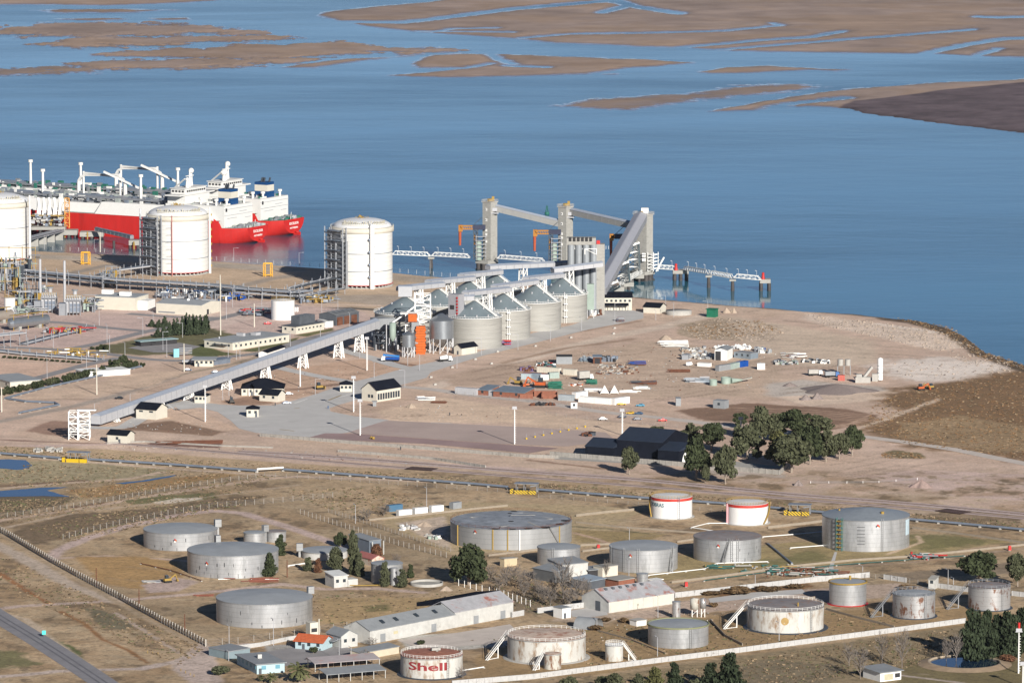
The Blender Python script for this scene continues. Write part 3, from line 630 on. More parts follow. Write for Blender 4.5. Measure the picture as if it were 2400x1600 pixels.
def tank(label,xl,xr,yb,yt,wall=SILVER,roof=TROOF,cone=.06,rail=None,pad=None,band=None,ladder=None,stair=None,hut=None,cat="storage tank",name="storage_tank",group=None,seam=True):
 c,r,h=place_cyl(xl,xr,yb,yt);t=thing(name,label,cat,c,0,group)
 n=72 if r>9 else 40
 MB().lathe([(r,0.02),(r,h)],n).build("shell",wall,t)
 if seam:
  b=MB()
  b.ring((0,0),r+.06,h-.35,.12,n);b.build("top_angle",DULL if wall is not TWHITE else(band or TWHITE),t)
 MB().lathe([(r+.12,h),(r*.66,h+r*cone*.42),(r*.33,h+r*cone*.75),(.01,h+r*cone)],n).build("roof",roof,t)
 if band:
  MB().lathe([(r+.08,h-1.3),(r+.08,h-.1)],n).build("red_band",band,t)
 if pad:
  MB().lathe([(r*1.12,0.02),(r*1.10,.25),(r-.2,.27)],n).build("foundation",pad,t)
 if rail:
  b=MB()
  for z in(.55,1.1):b.ring((0,0),r-.15,h+z,.05,n)
  for i in range(int(n*.6)):
   a=2*math.pi*i/int(n*.6);p=((r-.15)*math.cos(a),(r-.15)*math.sin(a));b.beam((*p,h),(*p,h+1.15),.09)
  b.build("handrail",rail,t)
 if ladder is not None:
  for a in(ladder if isinstance(ladder,(list,tuple))else[ladder]):
   a=RAD(a);b=MB();u=Vector((math.cos(a),math.sin(a),0));v=Vector((-u.y,u.x,0));p=u*(r+.35)
   for s in(-.4,.4):b.beam(p+v*s,p+v*s+Vector((0,0,h+.8)),.14)
   for k in range(int(h/.9)):b.beam(p-v*.4+Vector((0,0,.5+k*.9)),p+v*.4+Vector((0,0,.5+k*.9)),.09)
   b.build("ladder",DULL if wall is not TWHITE else PIPEB,t)
 if stair is not None:
  a=RAD(stair[0]);L=stair[1];m=stair[2];b=MB();u=Vector((math.cos(a),math.sin(a),0));top=u*(r+.1)+Vector((0,0,h+.2));d=Vector((stair[3],stair[4],0)).normalized()if len(stair)>3 else u
  bot=u*(r+.1)+d*L;v=Vector((-d.y,d.x,0))
  for s in(-.5,.5):b.beam(top+v*s,bot+v*s,.22,.3);b.beam(top+v*s+Vector((0,0,1.1)),bot+v*s+Vector((0,0,1.1)),.09)
  for k in range(12):p=top.lerp(bot,k/12);b.beam(p-v*.5,p+v*.5,.3,.08)
  md=top.lerp(bot,.45);b.beam((md.x,md.y,0),md,.35);b.beam(bot+Vector((0,0,.2)),Vector((md.x,md.y,.2)),.2)
  b.build("stairway",m,t)
 if hut:
  a=RAD(hut[0]);s=hut[1]*.78;u=Vector((math.cos(a),math.sin(a),0));b=MB();p=u*(r+s*.3)
  b.box((p.x,p.y,h-.3),(s,s*.8,s*1.15),a);o=b.build("sampling_hut",DULL,t)
  b=MB();b.box((p.x,p.y,0),(s*.35,s*.35,h-.3),a);b.build("hut_leg",DULL,t)
 return t,c,r,h
def spiral(t,r,h,a0,a1,m,name="spiral_stair"):
 b=MB();N=22;pts=[]
 for k in range(N+1):
  a=RAD(a0+(a1-a0)*k/N);pts.append(Vector(((r+.6)*math.cos(a),(r+.6)*math.sin(a),.3+(h-.3)*k/N)))
 for p,q in zip(pts,pts[1:]):
  b.beam(p,q,.7,.2);b.beam(p*1.03+Vector((0,0,1)),q*1.03+Vector((0,0,1)),.09)
  b.beam(p*1.02,p*1.03+Vector((0,0,1)),.07)
 b.build(name,m,t)
def diamond(t,r,z,ang,s=1.0):
 a=RAD(ang);u=Vector((math.cos(a),math.sin(a),0));v=Vector((-u.y,u.x,0));c=u*(r+.06)+Vector((0,0,z));Z=Vector((0,0,1))
 b=MB()
 for m,(i,j)in((REDP,(0,1)),(ORANGE,(1,0)),(WHITE,(0,-1)),(STEELD,(-1,0))):
  k=c+(v*i+Z*j)*s*.42
  b.use(m).add([k-v*s*.4,k-Z*s*.4,k+v*s*.4,k+Z*s*.4],[(0,1,2,3)])
 b.build("hazard_sign",None,t)
def streaks(t,r,h,angs,m=DARK):
 b=MB().use(m)
 for a in angs:
  a=RAD(a+R.uniform(-3,3));z=R.choice([.0,.12,.3,.5])*h+.2;l=R.uniform(.8,1.8);rr=r+.02;dw=R.uniform(.08,.2)/r
  b.add([(rr*math.cos(a-dw),rr*math.sin(a-dw),z),(rr*math.cos(a+dw),rr*math.sin(a+dw),z),(rr*math.cos(a+dw),rr*math.sin(a+dw),z+l),(rr*math.cos(a-dw),rr*math.sin(a-dw),z+l)],[(0,1,2,3)])
 b.build("weld_stain",None,t)
T=tank("silver storage tank behind two others at the left, red diamond sign on its front",331.6,504,1291,1251,hut=(20,3.6));diamond(T[0],T[2],T[3]*.62,-95,1.1);streaks(T[0],T[2],T[3],range(-130,-20,13))
T=tank("middle of the three large silver tanks at lower left, streaked with dark weld stains",434,647,1355.7,1303,hut=(112,3.4));diamond(T[0],T[2],T[3]*.62,-122,1.2);streaks(T[0],T[2],T[3],range(-140,-20,6))
T=tank("large silver tank nearest the dirt road, faint red rust stripe on its roof",502,727,1471.8,1416.5,hut=(25,3.2));streaks(T[0],T[2],T[3],range(-140,-20,12))
tank("small silver tank with a rusty rim behind the middle large tank",570,621,1277,1250,hut=(35,3.2))
tank("small silver tank with brown roof edge next to a dark cypress",622,669.6,1271,1247,roof=TROOFB)
tank("low wide silver tank among the cypress trees",705,812.5,1313,1296,hut=(185,3.5),wall=WALLW)
tank("grey-topped pale tank half hidden by trees, shaded on its left side",869,943,1369,1324,wall=DULL)
tank("slim vertical silver cylinder between two cypresses",915,931,1372,1331,cat="vertical tank",name="vertical_tank")
T=tank("very wide old silver tank with dark patched roof and yellow pipes down its side",1055.7,1339.7,1289,1241,wall=DULL,roof=TROOFD,cone=.035,rail=BROWN)
t,c,r,h=T
for a in(-150,-107,-93,-38):
 a=RAD(a);MB().beam(((r+.25)*math.cos(a),(r+.25)*math.sin(a),0),((r+.25)*math.cos(a),(r+.25)*math.sin(a),h),.45).build("yellow_pipe",YELLOW,t)
MB().beam(((r+.3)*math.cos(RAD(-82)),(r+.3)*math.sin(RAD(-82)),0),((r+.3)*math.cos(RAD(-82)),(r+.3)*math.sin(RAD(-82)),h),.5).build("white_pipe",WHITE,t)
b=MB();zz=lambda x,y:h+r*.035*(1-math.hypot(x,y)/r)+.12
def rl(b,x0,y0,x1,y1,w_):b.beam((x0*r,y0*r,zz(x0*r,y0*r)),(x1*r,y1*r,zz(x1*r,y1*r)),w_,.12)
for q in((-.68,.2,-.15,-.75),(-.15,-.75,.68,.05),(.68,.05,.2,.7),(.2,.7,-.68,.2),(.28,-.33,.5,-.85),(0,.35,.4,.4)):rl(b,*q,.7)
b.build("roof_walkway",CONCP,t)
b=MB();rl(b,-.02,.3,-.2,-.92,.5);b.build("rolling_ladder",STEELD,t)
b=MB()
for x,y,s in((-.25,-.92,1.6),(.03,-.95,1.5),(.28,-.9,2),(.55,-.78,2.6),(.0,-.3,1.3),(.8,-.45,2),(.9,-.1,2.2),(.05,.9,1.5),(-.02,.6,1)):
 b.lathe([(s,zz(x*r,y*r)+.05),(.01,zz(x*r,y*r)+.06)],12,(x*r,y*r),False)
b.build("roof_hole",DARK,t)
a=RAD(-52);b=MB();p=Vector(((r+.5)*math.cos(a),(r+.5)*math.sin(a),h));d=Vector((.75,.66,0));q=Vector(((r+.5)*math.cos(a+.24),(r+.5)*math.sin(a+.24),.3));b.beam(p,q,.9,.3);b.beam(p+Vector((0,0,1)),q+Vector((0,0,1)),.1);b.build("stairway",DULL,t)
diamond(t,r,h*.8,-126,1.2)
T=tank("silver tank behind the bare trees, next to a white-fronted shed",1259.8,1360,1326,1287.5,ladder=[-105],rail=None)
T=tank("silver tank with brownish flat roof left of its patched neighbour",1430,1590,1343,1290,ladder=[-160,-125,-100],roof=TROOF,stair=(-35,4.5,DULL,-.1,-1));diamond(T[0],T[2],T[3]*.75,-114,1.1)
T=tank("silver tank with brown roof, front stair and pipes running past its foot",1628.5,1787,1319,1267,roof=TROOFB,ladder=[-85,-75],stair=(-90,3.5,DULL,-.6,-.6));diamond(T[0],T[2],T[3]*.75,-108,1.1);streaks(T[0],T[2],T[3],range(-80,-10,9))
T=tank("white tank with red band and partly visible blue company name on its left",1527.5,1623.6,1217,1169,wall=TWHITE,roof=TWHITE,rail=YELLOW,band=REDB,pad=CONCP,ladder=[-72]);spiral(T[0],T[2],T[3],200,165,YELLOW)
wrap_text("tank_lettering","PETROBRAS",2.3,T[2]+.05,T[3]*.66,RAD(-152),mat("teal_letter",(.03,.13,.17),.6),T[0],.05)
T=tank("white tank with red band and yellow spiral stair on its right side",1704,1802,1231.6,1184,wall=TWHITE,roof=TWHITE,rail=YELLOW,band=REDB,pad=CONCP);spiral(T[0],T[2],T[3],-45,5,YELLOW)
MB().beam(((T[2]+.3)*math.cos(RAD(-158)),(T[2]+.3)*math.sin(RAD(-158)),0),((T[2]+.3)*math.cos(RAD(-158)),(T[2]+.3)*math.sin(RAD(-158)),T[3]),.8,.4).build("pink_pipe",mat("pink_pipe_paint",(.5,.25,.27),.6),T[0])
T=tank("tall silver tank with a cone roof and green ladder cage in green grass",1933.5,2137.6,1293,1220.5,cone=.15,roof=mat("tank_roof_blue_grey",(.26,.29,.32),.5,.25,var=.1),ladder=[-72]);t,c,r,h=T
a=RAD(-128);b=MB();u=Vector((math.cos(a),math.sin(a),0));v=Vector((-u.y,u.x,0));p=u*(r+.7)
for s in(-1.4,1.4):
 for o_ in(0,.9):b.beam(p+v*s+u*o_,p+v*s+u*o_+Vector((0,0,h+1)),.28)
b.build("ladder_cage",TEAL,t)
b=MB()
for k in range(7):b.box((p.x+u.x*.4,p.y+u.y*.4,1.5+k*h/7.2),(1.4,2.6,.35),a)
b.build("stair_landing",YELLOW,t)
b=MB()
for k in range(6):
 a=RAD(-100);z=h*(.25+.11*k)
 for da in(-.09,-.03,.03):b.beam(((r+.05)*math.cos(a+da),(r+.05)*math.sin(a+da),z),((r+.05)*math.cos(a+da+.06),(r+.05)*math.sin(a+da+.06),z),.16)
b.build("level_mark",DARK,t);diamond(t,r,h*.82,-78,1.3)
b=MB().lathe([(r+.05,h*.42),(r+.05,h*.92)],8,a0=RAD(-29),a1=RAD(-14));b.build("painted_panel",mat("pale_blue_panel",(.42,.52,.58),.6),t)
b=MB();b.cyl((r*.35,-r*.42,h+.5),(r*.35,-r*.42,h+2.4),.75);b.cyl((r*-.6,r*.1,h+.6),(r*-.6,r*.1,h+2.0),.4);b.build("roof_vent",YELLOW,t)
T=tank("small silver tank with yellow-green rim near the white wall",1946,2033,1421,1369,roof=TROOF,pad=RED);MB().ring((0,0),T[2]+.15,T[3]-.3,.28,40).build("yellow_rim",YELLOW,T[0]);MB().cyl((1,2,T[3]+.4),(1,2,T[3]+2),.5).build("roof_vent",YELLOW,T[0])
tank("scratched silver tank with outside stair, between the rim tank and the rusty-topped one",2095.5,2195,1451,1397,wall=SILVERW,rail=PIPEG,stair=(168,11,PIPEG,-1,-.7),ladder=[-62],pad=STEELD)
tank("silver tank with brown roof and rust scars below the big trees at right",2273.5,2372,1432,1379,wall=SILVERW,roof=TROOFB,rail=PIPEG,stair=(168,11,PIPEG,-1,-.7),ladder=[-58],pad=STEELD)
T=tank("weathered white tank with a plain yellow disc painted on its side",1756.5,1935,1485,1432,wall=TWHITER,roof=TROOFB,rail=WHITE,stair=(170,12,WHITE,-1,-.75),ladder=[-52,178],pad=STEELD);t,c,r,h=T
b=MB();a0=RAD(-94);P=[(a0+1.55*math.cos(k*.524)/r,h*.56+1.55*math.sin(k*.524))for k in range(12)]
b.add([((r+.05)*math.cos(a),(r+.05)*math.sin(a),z)for a,z in P],[tuple(range(12))]);b.build("painted_disc",mat("faded_yellow",(.34,.23,.09),.8),t)
MB().cyl((r*.3,-r*.4,h+.5),(r*.3,-r*.4,h+2),.3).build("roof_vent",YELLOW,t)
T=tank("silver-grey tank with a tall thin silver column standing behind it",1521,1662.4,1520,1473,ladder=[-68],roof=TROOF);MB().ring((0,0),T[2]+.2,T[3]-.2,.25,60).build("green_rim",mat("moss_green",(.20,.21,.12),.8),T[0])
T=tank("big rusty white tank with pale rust-blotched roof and railing",1190,1373,1556,1503,wall=TWHITER,roof=RUSTPALE,rail=WHITE,stair=(172,12,WHITE,-.9,-1),pad=CONCP)
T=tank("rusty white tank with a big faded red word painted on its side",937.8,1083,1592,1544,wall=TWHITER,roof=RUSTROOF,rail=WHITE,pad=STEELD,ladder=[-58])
wrap_text("tank_lettering","Shell",4.1,T[2]+.06,T[3]*.60,RAD(-97),mat("faded_red_letter",(.22,.025,.028),.75,var=.25,scale=.8,col2=(.4,.28,.26),cut=.62,scale2=.6),T[0],.11,2.1)
b=MB();b.box((1.5,2.5,T[3]+.9),(3.4,1.8,.9),.3);b.beam((2,1,T[3]+.6),(3.2,4,T[3]+2.4),.8,.2);b.build("roof_hatch",CONCP,T[0])
tank("small very rusty white tank standing against the big rusty one",1275,1315,1569,1533,wall=TWHITEV,roof=RUSTPALE,stair=(175,6,WHITE,-.8,-1))
tank("small white tank with railing and a stair down its right side",1419,1460.5,1550,1512.6,wall=TWHITER,roof=TWHITE,rail=WHITE,stair=(15,5.5,WHITE,1,-.5))
tank("upright silver tank behind the long rusty-roofed warehouse",1492,1519,1376,1345,cat="vertical tank",name="vertical_tank")
tank("thin tall silver column behind the silver-grey tank",1576,1595,1449,1410,cat="vertical tank",name="vertical_tank",wall=SILVERW)
def stand_tank(xl,xr,yt,yb,yg,label,m,legm=WHITE,cone=.3):
 c,r,h=place_cyl(xl,xr,yg,yt);zb=HT((xl+xr)/2,yg,yg-yb);t=thing("elevated_tank",label,"elevated tank",c)
 MB().lathe([(.01,zb),(r,zb+.05),(r,h),(.01,h+r*cone)],24).build("shell",m,t)
 b=MB()
 for i in range(4):a=math.pi/4+i*math.pi/2;b.beam((r*.8*math.cos(a),r*.8*math.sin(a),0),(r*.8*math.cos(a),r*.8*math.sin(a),zb),.25)
 b.beam((-r*.6,-r*.6,zb*.3),(r*.6,-r*.6,zb*.9),.15);b.build("stand",legm,t)
stand_tank(1618,1639,1404,1428,1446,"rust-blotched elevated tank on a steel frame, left one of a pair",TWHITEV)
stand_tank(1641,1655,1403,1426,1446,"narrow silver elevated tank on a frame beside the rust-blotched one",SILVERW)
c,r,h=place_cyl(960.5,1038,1376,1369.5);t=thing("concrete_basin","round open concrete basin beside a pile of earth","basin",c)
MB().lathe([(r,0),(r,h),(r-.5,h),(r-.5,.3)],48).build("wall",CONCP,t);MB().lathe([(r-.5,.3),(.01,.3)],48).build("floor",CONC,t)
c=(G(2181,1555)+G(2340,1555))/2;r=(G(2181,1555)-G(2341,1555)).length/2;t=thing("round_pool","round pool of dark water with a pale raised rim at lower right","pool",c)
MB().lathe([(r+5,0.02),(r+1.0,1.0)],64).build("bank",mat("earth_bank",(.27,.20,.135),.95,var=.2),t);MB().lathe([(r+1.0,1.0),(r+.2,1.1),(r+.1,.3)],64).build("rim",mat("pool_rim",(.33,.27,.20),.9),t);MB().lathe([(r+.1,.55),(.01,.55)],64).build("water_surface",MATS["pond_water"],t)
def big_tank(label,xl,xr,yb,yt,vp=None,redpipe=None,post=None):
 c,r,h=place_cyl(xl,xr,yb,yt);t=thing("domed_tank",label,"domed tank",c,0,"white domed tanks by the shore")
 zb=2.0;n=96
 MB().lathe([(r,zb),(r,h-.3)],n).build("shell",mat("domed_tank_white",(.57,.57,.555),.5,var=.03,seam=2.6),t)
 b=MB();b.lathe([(r+.05,h-3),(r+.9,h-2.6),(r+.9,h-.1),(r-.6,h+.4)],n);b.build("rim_walkway",CREAM,t)
 b=MB().lathe([((r-.6)*math.cos(k*math.pi/2/8*.98),h+.4+r*.27*math.sin(k*math.pi/2/8))for k in range(9)],n);b.build("dome",mat("dome_white",(.60,.61,.63),.5,var=.04),t)
 b=MB()
 for i in range(40):
  a=2*math.pi*i/40;b.box(((r-.7)*math.cos(a),(r-.7)*math.sin(a),0),(1.0,.8,zb),a)
 b.build("support_plinth",CONC,t)
 MB().lathe([(r+.4,0.02),(r+.4,.3),(.01,.3)],n).build("base_slab",CONCP,t);MB().lathe([(r+.3,zb-.35),(r+.3,zb+.05),(r-.1,zb+.05)],n).build("base_ring",REDP,t)
 for f in(.28,.58):MB().ring((0,0),r+.12,h*f,.14,n).build("stiffener_ring",PIPEB,t)
 b=MB()
 for z in(.6,1.2):b.ring((0,0),r+.8,h+z-.1,.05,n)
 for i in range(72):
  a=2*math.pi*i/72;b.beam(((r+.8)*math.cos(a),(r+.8)*math.sin(a),h),((r+.8)*math.cos(a),(r+.8)*math.sin(a),h+1.2),.07)
 b.build("handrail",CREAM,t)
 b=MB()
 zc=h+r*.27
 b.lathe([(4.2,zc-.4),(4.2,zc),(.01,zc)],24)
 for i in range(14):a=i*.449;b.beam((4*math.cos(a),4*math.sin(a),zc),(4*math.cos(a),4*math.sin(a),zc+1.2),.12)
 for i in range(5):b.cyl((R.uniform(-3,3),R.uniform(-3,3),zc),(R.uniform(-3,3),R.uniform(-3,3),zc+1.6),.3)
 b.build("crown_platform",YELLOW,t)
 b=MB()
 for i in range(26):
  a=RAD(-135+i*4.2);p=((r-2.6)*math.cos(a),(r-2.6)*math.sin(a));b.box((*p,h+2.2),(.5,.5,R.uniform(1.2,3.0)),a);b.beam((*p,h+.6),(*p,h+2.4),.25)
 for i in range(26):
  a,a2=RAD(-135+i*4.2),RAD(-135+(i+1)*4.2);b.beam(((r-2.6)*math.cos(a),(r-2.6)*math.sin(a),h+2.2),((r-2.6)*math.cos(a2),(r-2.6)*math.sin(a2),h+2.2),2.2,.3)
 b.build("valve_deck",mat("valve_deck_grey",(.42,.40,.33),.7,var=.4,scale=1.5),t)
 b=MB()
 for i in range(9):
  a=RAD(-166+i*6.2);rr=r+(3.4 if i%2 else 1.6);p=(rr*math.cos(a),rr*math.sin(a));b.cyl((*p,0),(*p,h*R.choice([.97,.97,.8,1.0])),R.choice([.5,.75,.45]),n=8)
 b.build("riser_pipe",PIPEG,t)
 b=MB()
 for a0 in(-162,-118):
  for rr in(r+.9,r+5.2):
   a=RAD(a0);p=(rr*math.cos(a),rr*math.sin(a));b.beam((*p,0),(*p,h+1),.7)
 K=13
 for k in range(K):
  z0,z1=h*k/K,h*(k+1)/K
  for rr in(r+.9,r+5.2):
   p=[Vector((rr*math.cos(RAD(a)),rr*math.sin(RAD(a)),z0))for a in(-162,-118)];b.beam(p[0],p[1],.4);b.beam(p[k%2],p[1-k%2]+Vector((0,0,z1-z0)),.36)
  q=[Vector((rr*math.cos(RAD(-118)),rr*math.sin(RAD(-118)),z0))for rr in(r+.9,r+5.2)];b.beam(q[k%2],q[1-k%2]+Vector((0,0,z1-z0)),.22)
 b.build("lattice_tower",PIPEG,t)
 b=MB()
 for k in range(1,7):b.box(((r+3.0)*math.cos(RAD(-140)),(r+3.0)*math.sin(RAD(-140)),h*k/6.2),(4.5,12,.3),RAD(-140))
 b.build("tower_landing",PIPEB,t)  # landing plates coloured dark to stand in for the tower's shadowed gaps
 if vp:
  a=RAD(vp);p=Vector(((r+1.6)*math.cos(a),(r+1.6)*math.sin(a),0));b=MB();b.cyl(p,p+Vector((0,0,h+2)),1.5,n=16);b.cyl(p+Vector((0,0,h+2)),Vector((p.x*.62,p.y*.62,h+r*.2)),1.0,n=12);b.build("white_downpipe",TWHITE,t)
  b=MB()
  for k in range(4):
   z=h*(.2+.21*k);b.beam(p+Vector((-1.6,-.6,z)),p+Vector((2.2,-.8,z+4)),.25);b.sphere((p.x-1.6,p.y-.6,z),.8)
  b.build("pipe_brace",PIPEB,t)
 if redpipe:
  a=RAD(redpipe);p=Vector(((r+.9)*math.cos(a),(r+.9)*math.sin(a),0));b=MB();b.cyl(p,p+Vector((0,0,h+1)),.35);b.build("red_riser",mat("dull_red_pipe",(.36,.15,.14),.6),t)
  b=MB()
  for k in range(7):b.beam(p+Vector((-3.4,0,h*(.1+.12*k))),p+Vector((0,0,h*(.1+.12*k))),.14)
  b.build("pipe_bracket",PIPEB,t)
 return c,r,h
big_tank("white domed tank cut off by the left edge of the picture",-84,62,617,480)
BT2=big_tank("middle white domed tank with a thin red pipe down its front",342,484,647,509,redpipe=-97)
BT3=big_tank("white domed tank with a thick white downpipe, nearest the grain silos",776,918,677,538,vp=-71)
def mast(name,label,cat,px,yb,yt,m,wd=.9,h2=None,grp=None,lattice=True):
 p=G(px,yb);h=HT(px,yb,yb-yt);t=thing(name,label,cat,p,0,grp);b=MB()
 b.cyl((0,0,0),(0,0,h),wd*.55,wd*.35,n=8);b.build("pole",m,t);return t,h
t,h=mast("white_mast","tall white mast right of the leftmost domed tank","mast",70.6,615,458,WHITE,1.6)
t,h=mast("white_mast","tall white mast with yellow marks right of the middle domed tank","mast",492,640,486,WHITE,1.6)
b=MB()
for k in range(8):b.box((1.1,0,h*(.1+.11*k)),(.7,.5,1.4))
b.build("lamp_bracket",YELLOW,t)
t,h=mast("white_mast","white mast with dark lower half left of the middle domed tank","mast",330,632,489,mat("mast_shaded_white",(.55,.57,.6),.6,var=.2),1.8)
SILOS=[]
def silo(label,cx,half,yt,yb,apex,lad=None):
 c,r,h=place_cyl(cx-half,cx+half,yb,yt);t=thing("grain_silo",label,"grain silo",c,0,"flat-bottom grain silos in two rows")
 ha=AY(cx,apex,c.y).z-h;n=80
 MB().lathe([(r,0),(r,h)],n).build("shell",SILO,t)
 MB().lathe([(r+.3,h-.2),(r*.5,h+ha*.5),(1.0,h+ha),(.01,h+ha)],n).build("roof",SILOROOF,t)
 b=MB();b.ring((0,0),r+.4,h-.1,.16,n);b.ring((0,0),r+.5,h+1.0,.07,n)
 for i in range(60):a=i*math.pi/30;b.beam(((r+.5)*math.cos(a),(r+.5)*math.sin(a),h),((r+.5)*math.cos(a),(r+.5)*math.sin(a),h+1.1),.08)
 b.build("eave_rail",WHITE,t)
 b=MB();a=RAD(-33);u=Vector((math.cos(a),math.sin(a),0));v=Vector((-u.y,u.x,0))
 for s in(-.6,.6):b.beam(u*(r+.3)+v*s+Vector((0,0,h+.5)),u*1.2+v*s+Vector((0,0,h+ha+.5)),.35,.4);b.beam(u*(r+.3)+v*s+Vector((0,0,h+1.6)),u*1.2+v*s+Vector((0,0,h+ha+1.6)),.12)
 b.build("roof_stair",WHITE,t)
 b=MB()
 for f,N,off in((.86,12,.1),(.45,6,.3)):
  for i in range(N):a=off+i*2*math.pi/N;b.cyl((r*f*math.cos(a),r*f*math.sin(a),h+ha*(1-f)-.2),(r*f*math.cos(a),r*f*math.sin(a),h+ha*(1-f)+.8),.45,n=8)
 b.build("roof_vent",GALLW,t)
 if lad:
  a=RAD(lad);b=MB();u=Vector((math.cos(a),math.sin(a),0));v=Vector((-u.y,u.x,0));p=u*(r+.6)
  for s in(-.5,.5):b.beam(p+v*s,p+v*s+Vector((0,0,h+1)),.25)
  for k in range(4):b.box((p.x+u.x*.4,p.y+u.y*.4,h*(.22+.24*k)),(1.5,2.2,.5),a)
  b.build("ladder",WHITE,t)
 SILOS.append((c,r,h,ha));return t
silo("nearest big corrugated grain silo right of the elevator tower",1111.7,64,748,819,705)
silo("corrugated grain silo in the front row, second from the elevator tower, ladder on its wall",1180,63,730,798,688,-80)
silo("corrugated grain silo in the front row, third from the elevator tower",1253,62,711.6,777,668)
silo("corrugated grain silo in the front row beside the concrete tower, ladder on its wall",1317.7,59,693.8,757,652,-83)
silo("leftmost grain silo, where the long conveyor arrives",948,71,739,806,695)
silo("grain silo in the back row seen behind the white lattice tower",1026,63,720,788,678)
silo("grain silo in the back row, between lattice tower and sea",1098,62,702,768,658)
silo("farthest grain silo at the seaward end of the back row",1161,61,685,750,643)
def hopper(label,xl,xr,yt,yc,yg,apex,m=GALV):
 c,r,h=place_cyl(xl,xr,yg,yt);zc=HT((xl+xr)/2,yg,yg-yc);ha=AY((xl+xr)/2,apex,c.y).z-h
 t=thing("hopper_silo",label,"hopper silo",c);MB().lathe([(r,zc),(r,h)],40).build("shell",m,t);MB().lathe([(r+.15,h-.05),(.8,h+ha),(.01,h+ha)],40).build("roof",GALV,t)
 MB().lathe([(r-.2,zc),(.7,zc*.35),(.01,zc*.35)],32).build("hopper",GALV,t)
 for i in range(10):a=i*math.pi/5+.2;MB().beam(((r-.1)*math.cos(a),(r-.1)*math.sin(a),0),((r-.1)*math.cos(a),(r-.1)*math.sin(a),zc),.5).build("leg",GALLW,t)
 b=MB()
 for i in range(10):a,a2=i*math.pi/5+.2,(i+1)*math.pi/5+.2;b.beam((r*.98*math.cos(a),r*.98*math.sin(a),.3),(r*.98*math.cos(a2),r*.98*math.sin(a2),zc*.8),.18)
 b.build("bracing",WHITE,t)
hopper("large galvanised hopper silo on legs beside the elevator tower",1006,1063,752.5,795,830,734)
hopper("small galvanised hopper silo on white legs in front of the orange dryer",942.5,972,785,814,838,776)
c,r,h=place_cyl(912.7,928,825,757);zb=HT(920,825,33);t=thing("dust_filter","pale green cylinder on a stand left of the small hopper silo","filter",c);MB().lathe([(.01,h),(r,h),(r,zb),(.5,zb-2)],20).build("vessel",PALEG,t)
b=MB();[b.beam((sx*r,sy*r,0),(sx*r,sy*r,zb),.35)for sx in(-1,1)for sy in(-1,1)];b.beam((-r,-r,0),(r,-r,zb),.2);b.beam((-r-1.6,-r,0),(-r-1.6,-r,h*.95),.5);b.build("stand",GALLW,t)
def lattice(b,c,wx,wy,z0,z1,k,th=.35,top=1.0,rot=0):
 cs,sn=math.cos(rot),math.sin(rot)
 def P(i,z):
  f=1+(top-1)*(z-z0)/(z1-z0);sx,sy=((-1,-1),(1,-1),(1,1),(-1,1))[i%4];x,y=sx*wx/2*f,sy*wy/2*f
  return Vector((c[0]+x*cs-y*sn,c[1]+x*sn+y*cs,z))
 for i in range(4):b.beam(P(i,z0),P(i,z1),th)
 for j in range(k):
  a,e=z0+(z1-z0)*j/k,z0+(z1-z0)*(j+1)/k
  for i in range(4):b.beam(P(i,e),P(i+1,e),th*.7);b.beam(P(i,a)if j%2 else P(i+1,a),P(i+1,e)if j%2 else P(i,e),th*.6)
 return b
p=G(991,822);h=HT(991,822,822-690);t=thing("lattice_tower","white lattice head tower above the orange grain dryer","lattice tower",p)
lattice(MB(),(0,3,0),8.5,7,0,h,10,.5).build("lattice_frame",WHITE,t)
b=MB();b.box((0,3,h*.52),(9.5,8,.4));b.box((0,3,h*.8),(9.5,8,.4));b.beam((-4,-1,h*.8),(-17,-2,h*.5),.8);b.build("platform",WHITE,t)
p=G(966,824);t=thing("lattice_tower","short white lattice tower beside the orange dryer","lattice tower",p);hh=HT(966,824,90);lattice(MB(),(0,0,0),7,6,0,hh,7,.5).build("lattice_frame",WHITE,t);MB().box((0,0,hh),(13,7,.5)).build("platform",WHITE,t)
p=G(986,830);h=HT(986,830,66);t=thing("grain_dryer","bright orange grain dryer tower with stepped panels","grain dryer",p);b=MB()
for k in range(11):b.box((0,2,h*k/11),(5.0+(k%2)*.7,4.5,h/11*.93))
b.build("column",ORANGE,t);b=MB();b.box((-4.5,5,h+2),(4.8,4,4.2));b.build("fan_box",ORANGE,t);b=MB();b.box((-3,4,h*.75),(4,4,h*.25+1.8));b.cyl((-3,1,h*.4),(-1.5,1,h*.4),1.3);b.build("duct",GREY,t)
p=G(1061,815);h=HT(1061,815,815-690);wdt=41*MPX(1061,815)/1.36;t=thing("elevator_tower","tall grey elevator tower with red ladder marks and a dark window","elevator tower",p,RAD(-33));b=MB();b.box((0,wdt/2,0),(wdt*.95,wdt*.8,h));b.build("tower_body",mat("elevator_sheet",(.265,.265,.285),.6,var=.06),t)
b=MB();[b.box((wdt*.36,-.0+wdt*.1-.2,h*(.05+.058*k)),(.8,.5,1.1))for k in range(16)if k not in(7,)];b.build("red_ladder",REDP,t);b=MB();b.box((-wdt*.1,wdt*.1-.1,h*.72),(2.6,.4,2.3));b.box((-wdt*.478,wdt*.45,h*.7),(.3,3.2,2.4));b.build("window",DARK,t)
b=MB();[b.box((-wdt*.485,wdt*.45,h*f),(.3,1.6,1.6))for f in(.57,.47)];b.build("logo_panel",WHITE,t)
p=AY(1402,738,G(1402,738).y);h=HT(1402,738,738-573);t=thing("concrete_tower","banded concrete working tower at the seaward end of the silos","concrete tower",G(1402,738),0)
W_=30*MPX(1402,738);MB().box((0,W_*.55,0),(W_,W_*1.0,h)).build("tower_body",CONC,t)
b=MB();[b.box((-W_*.42,W_*.05-.2,h*f),(1.6,.5,3))for f in(.2,.32,.44,.55)];b.build("window",DARK,t)
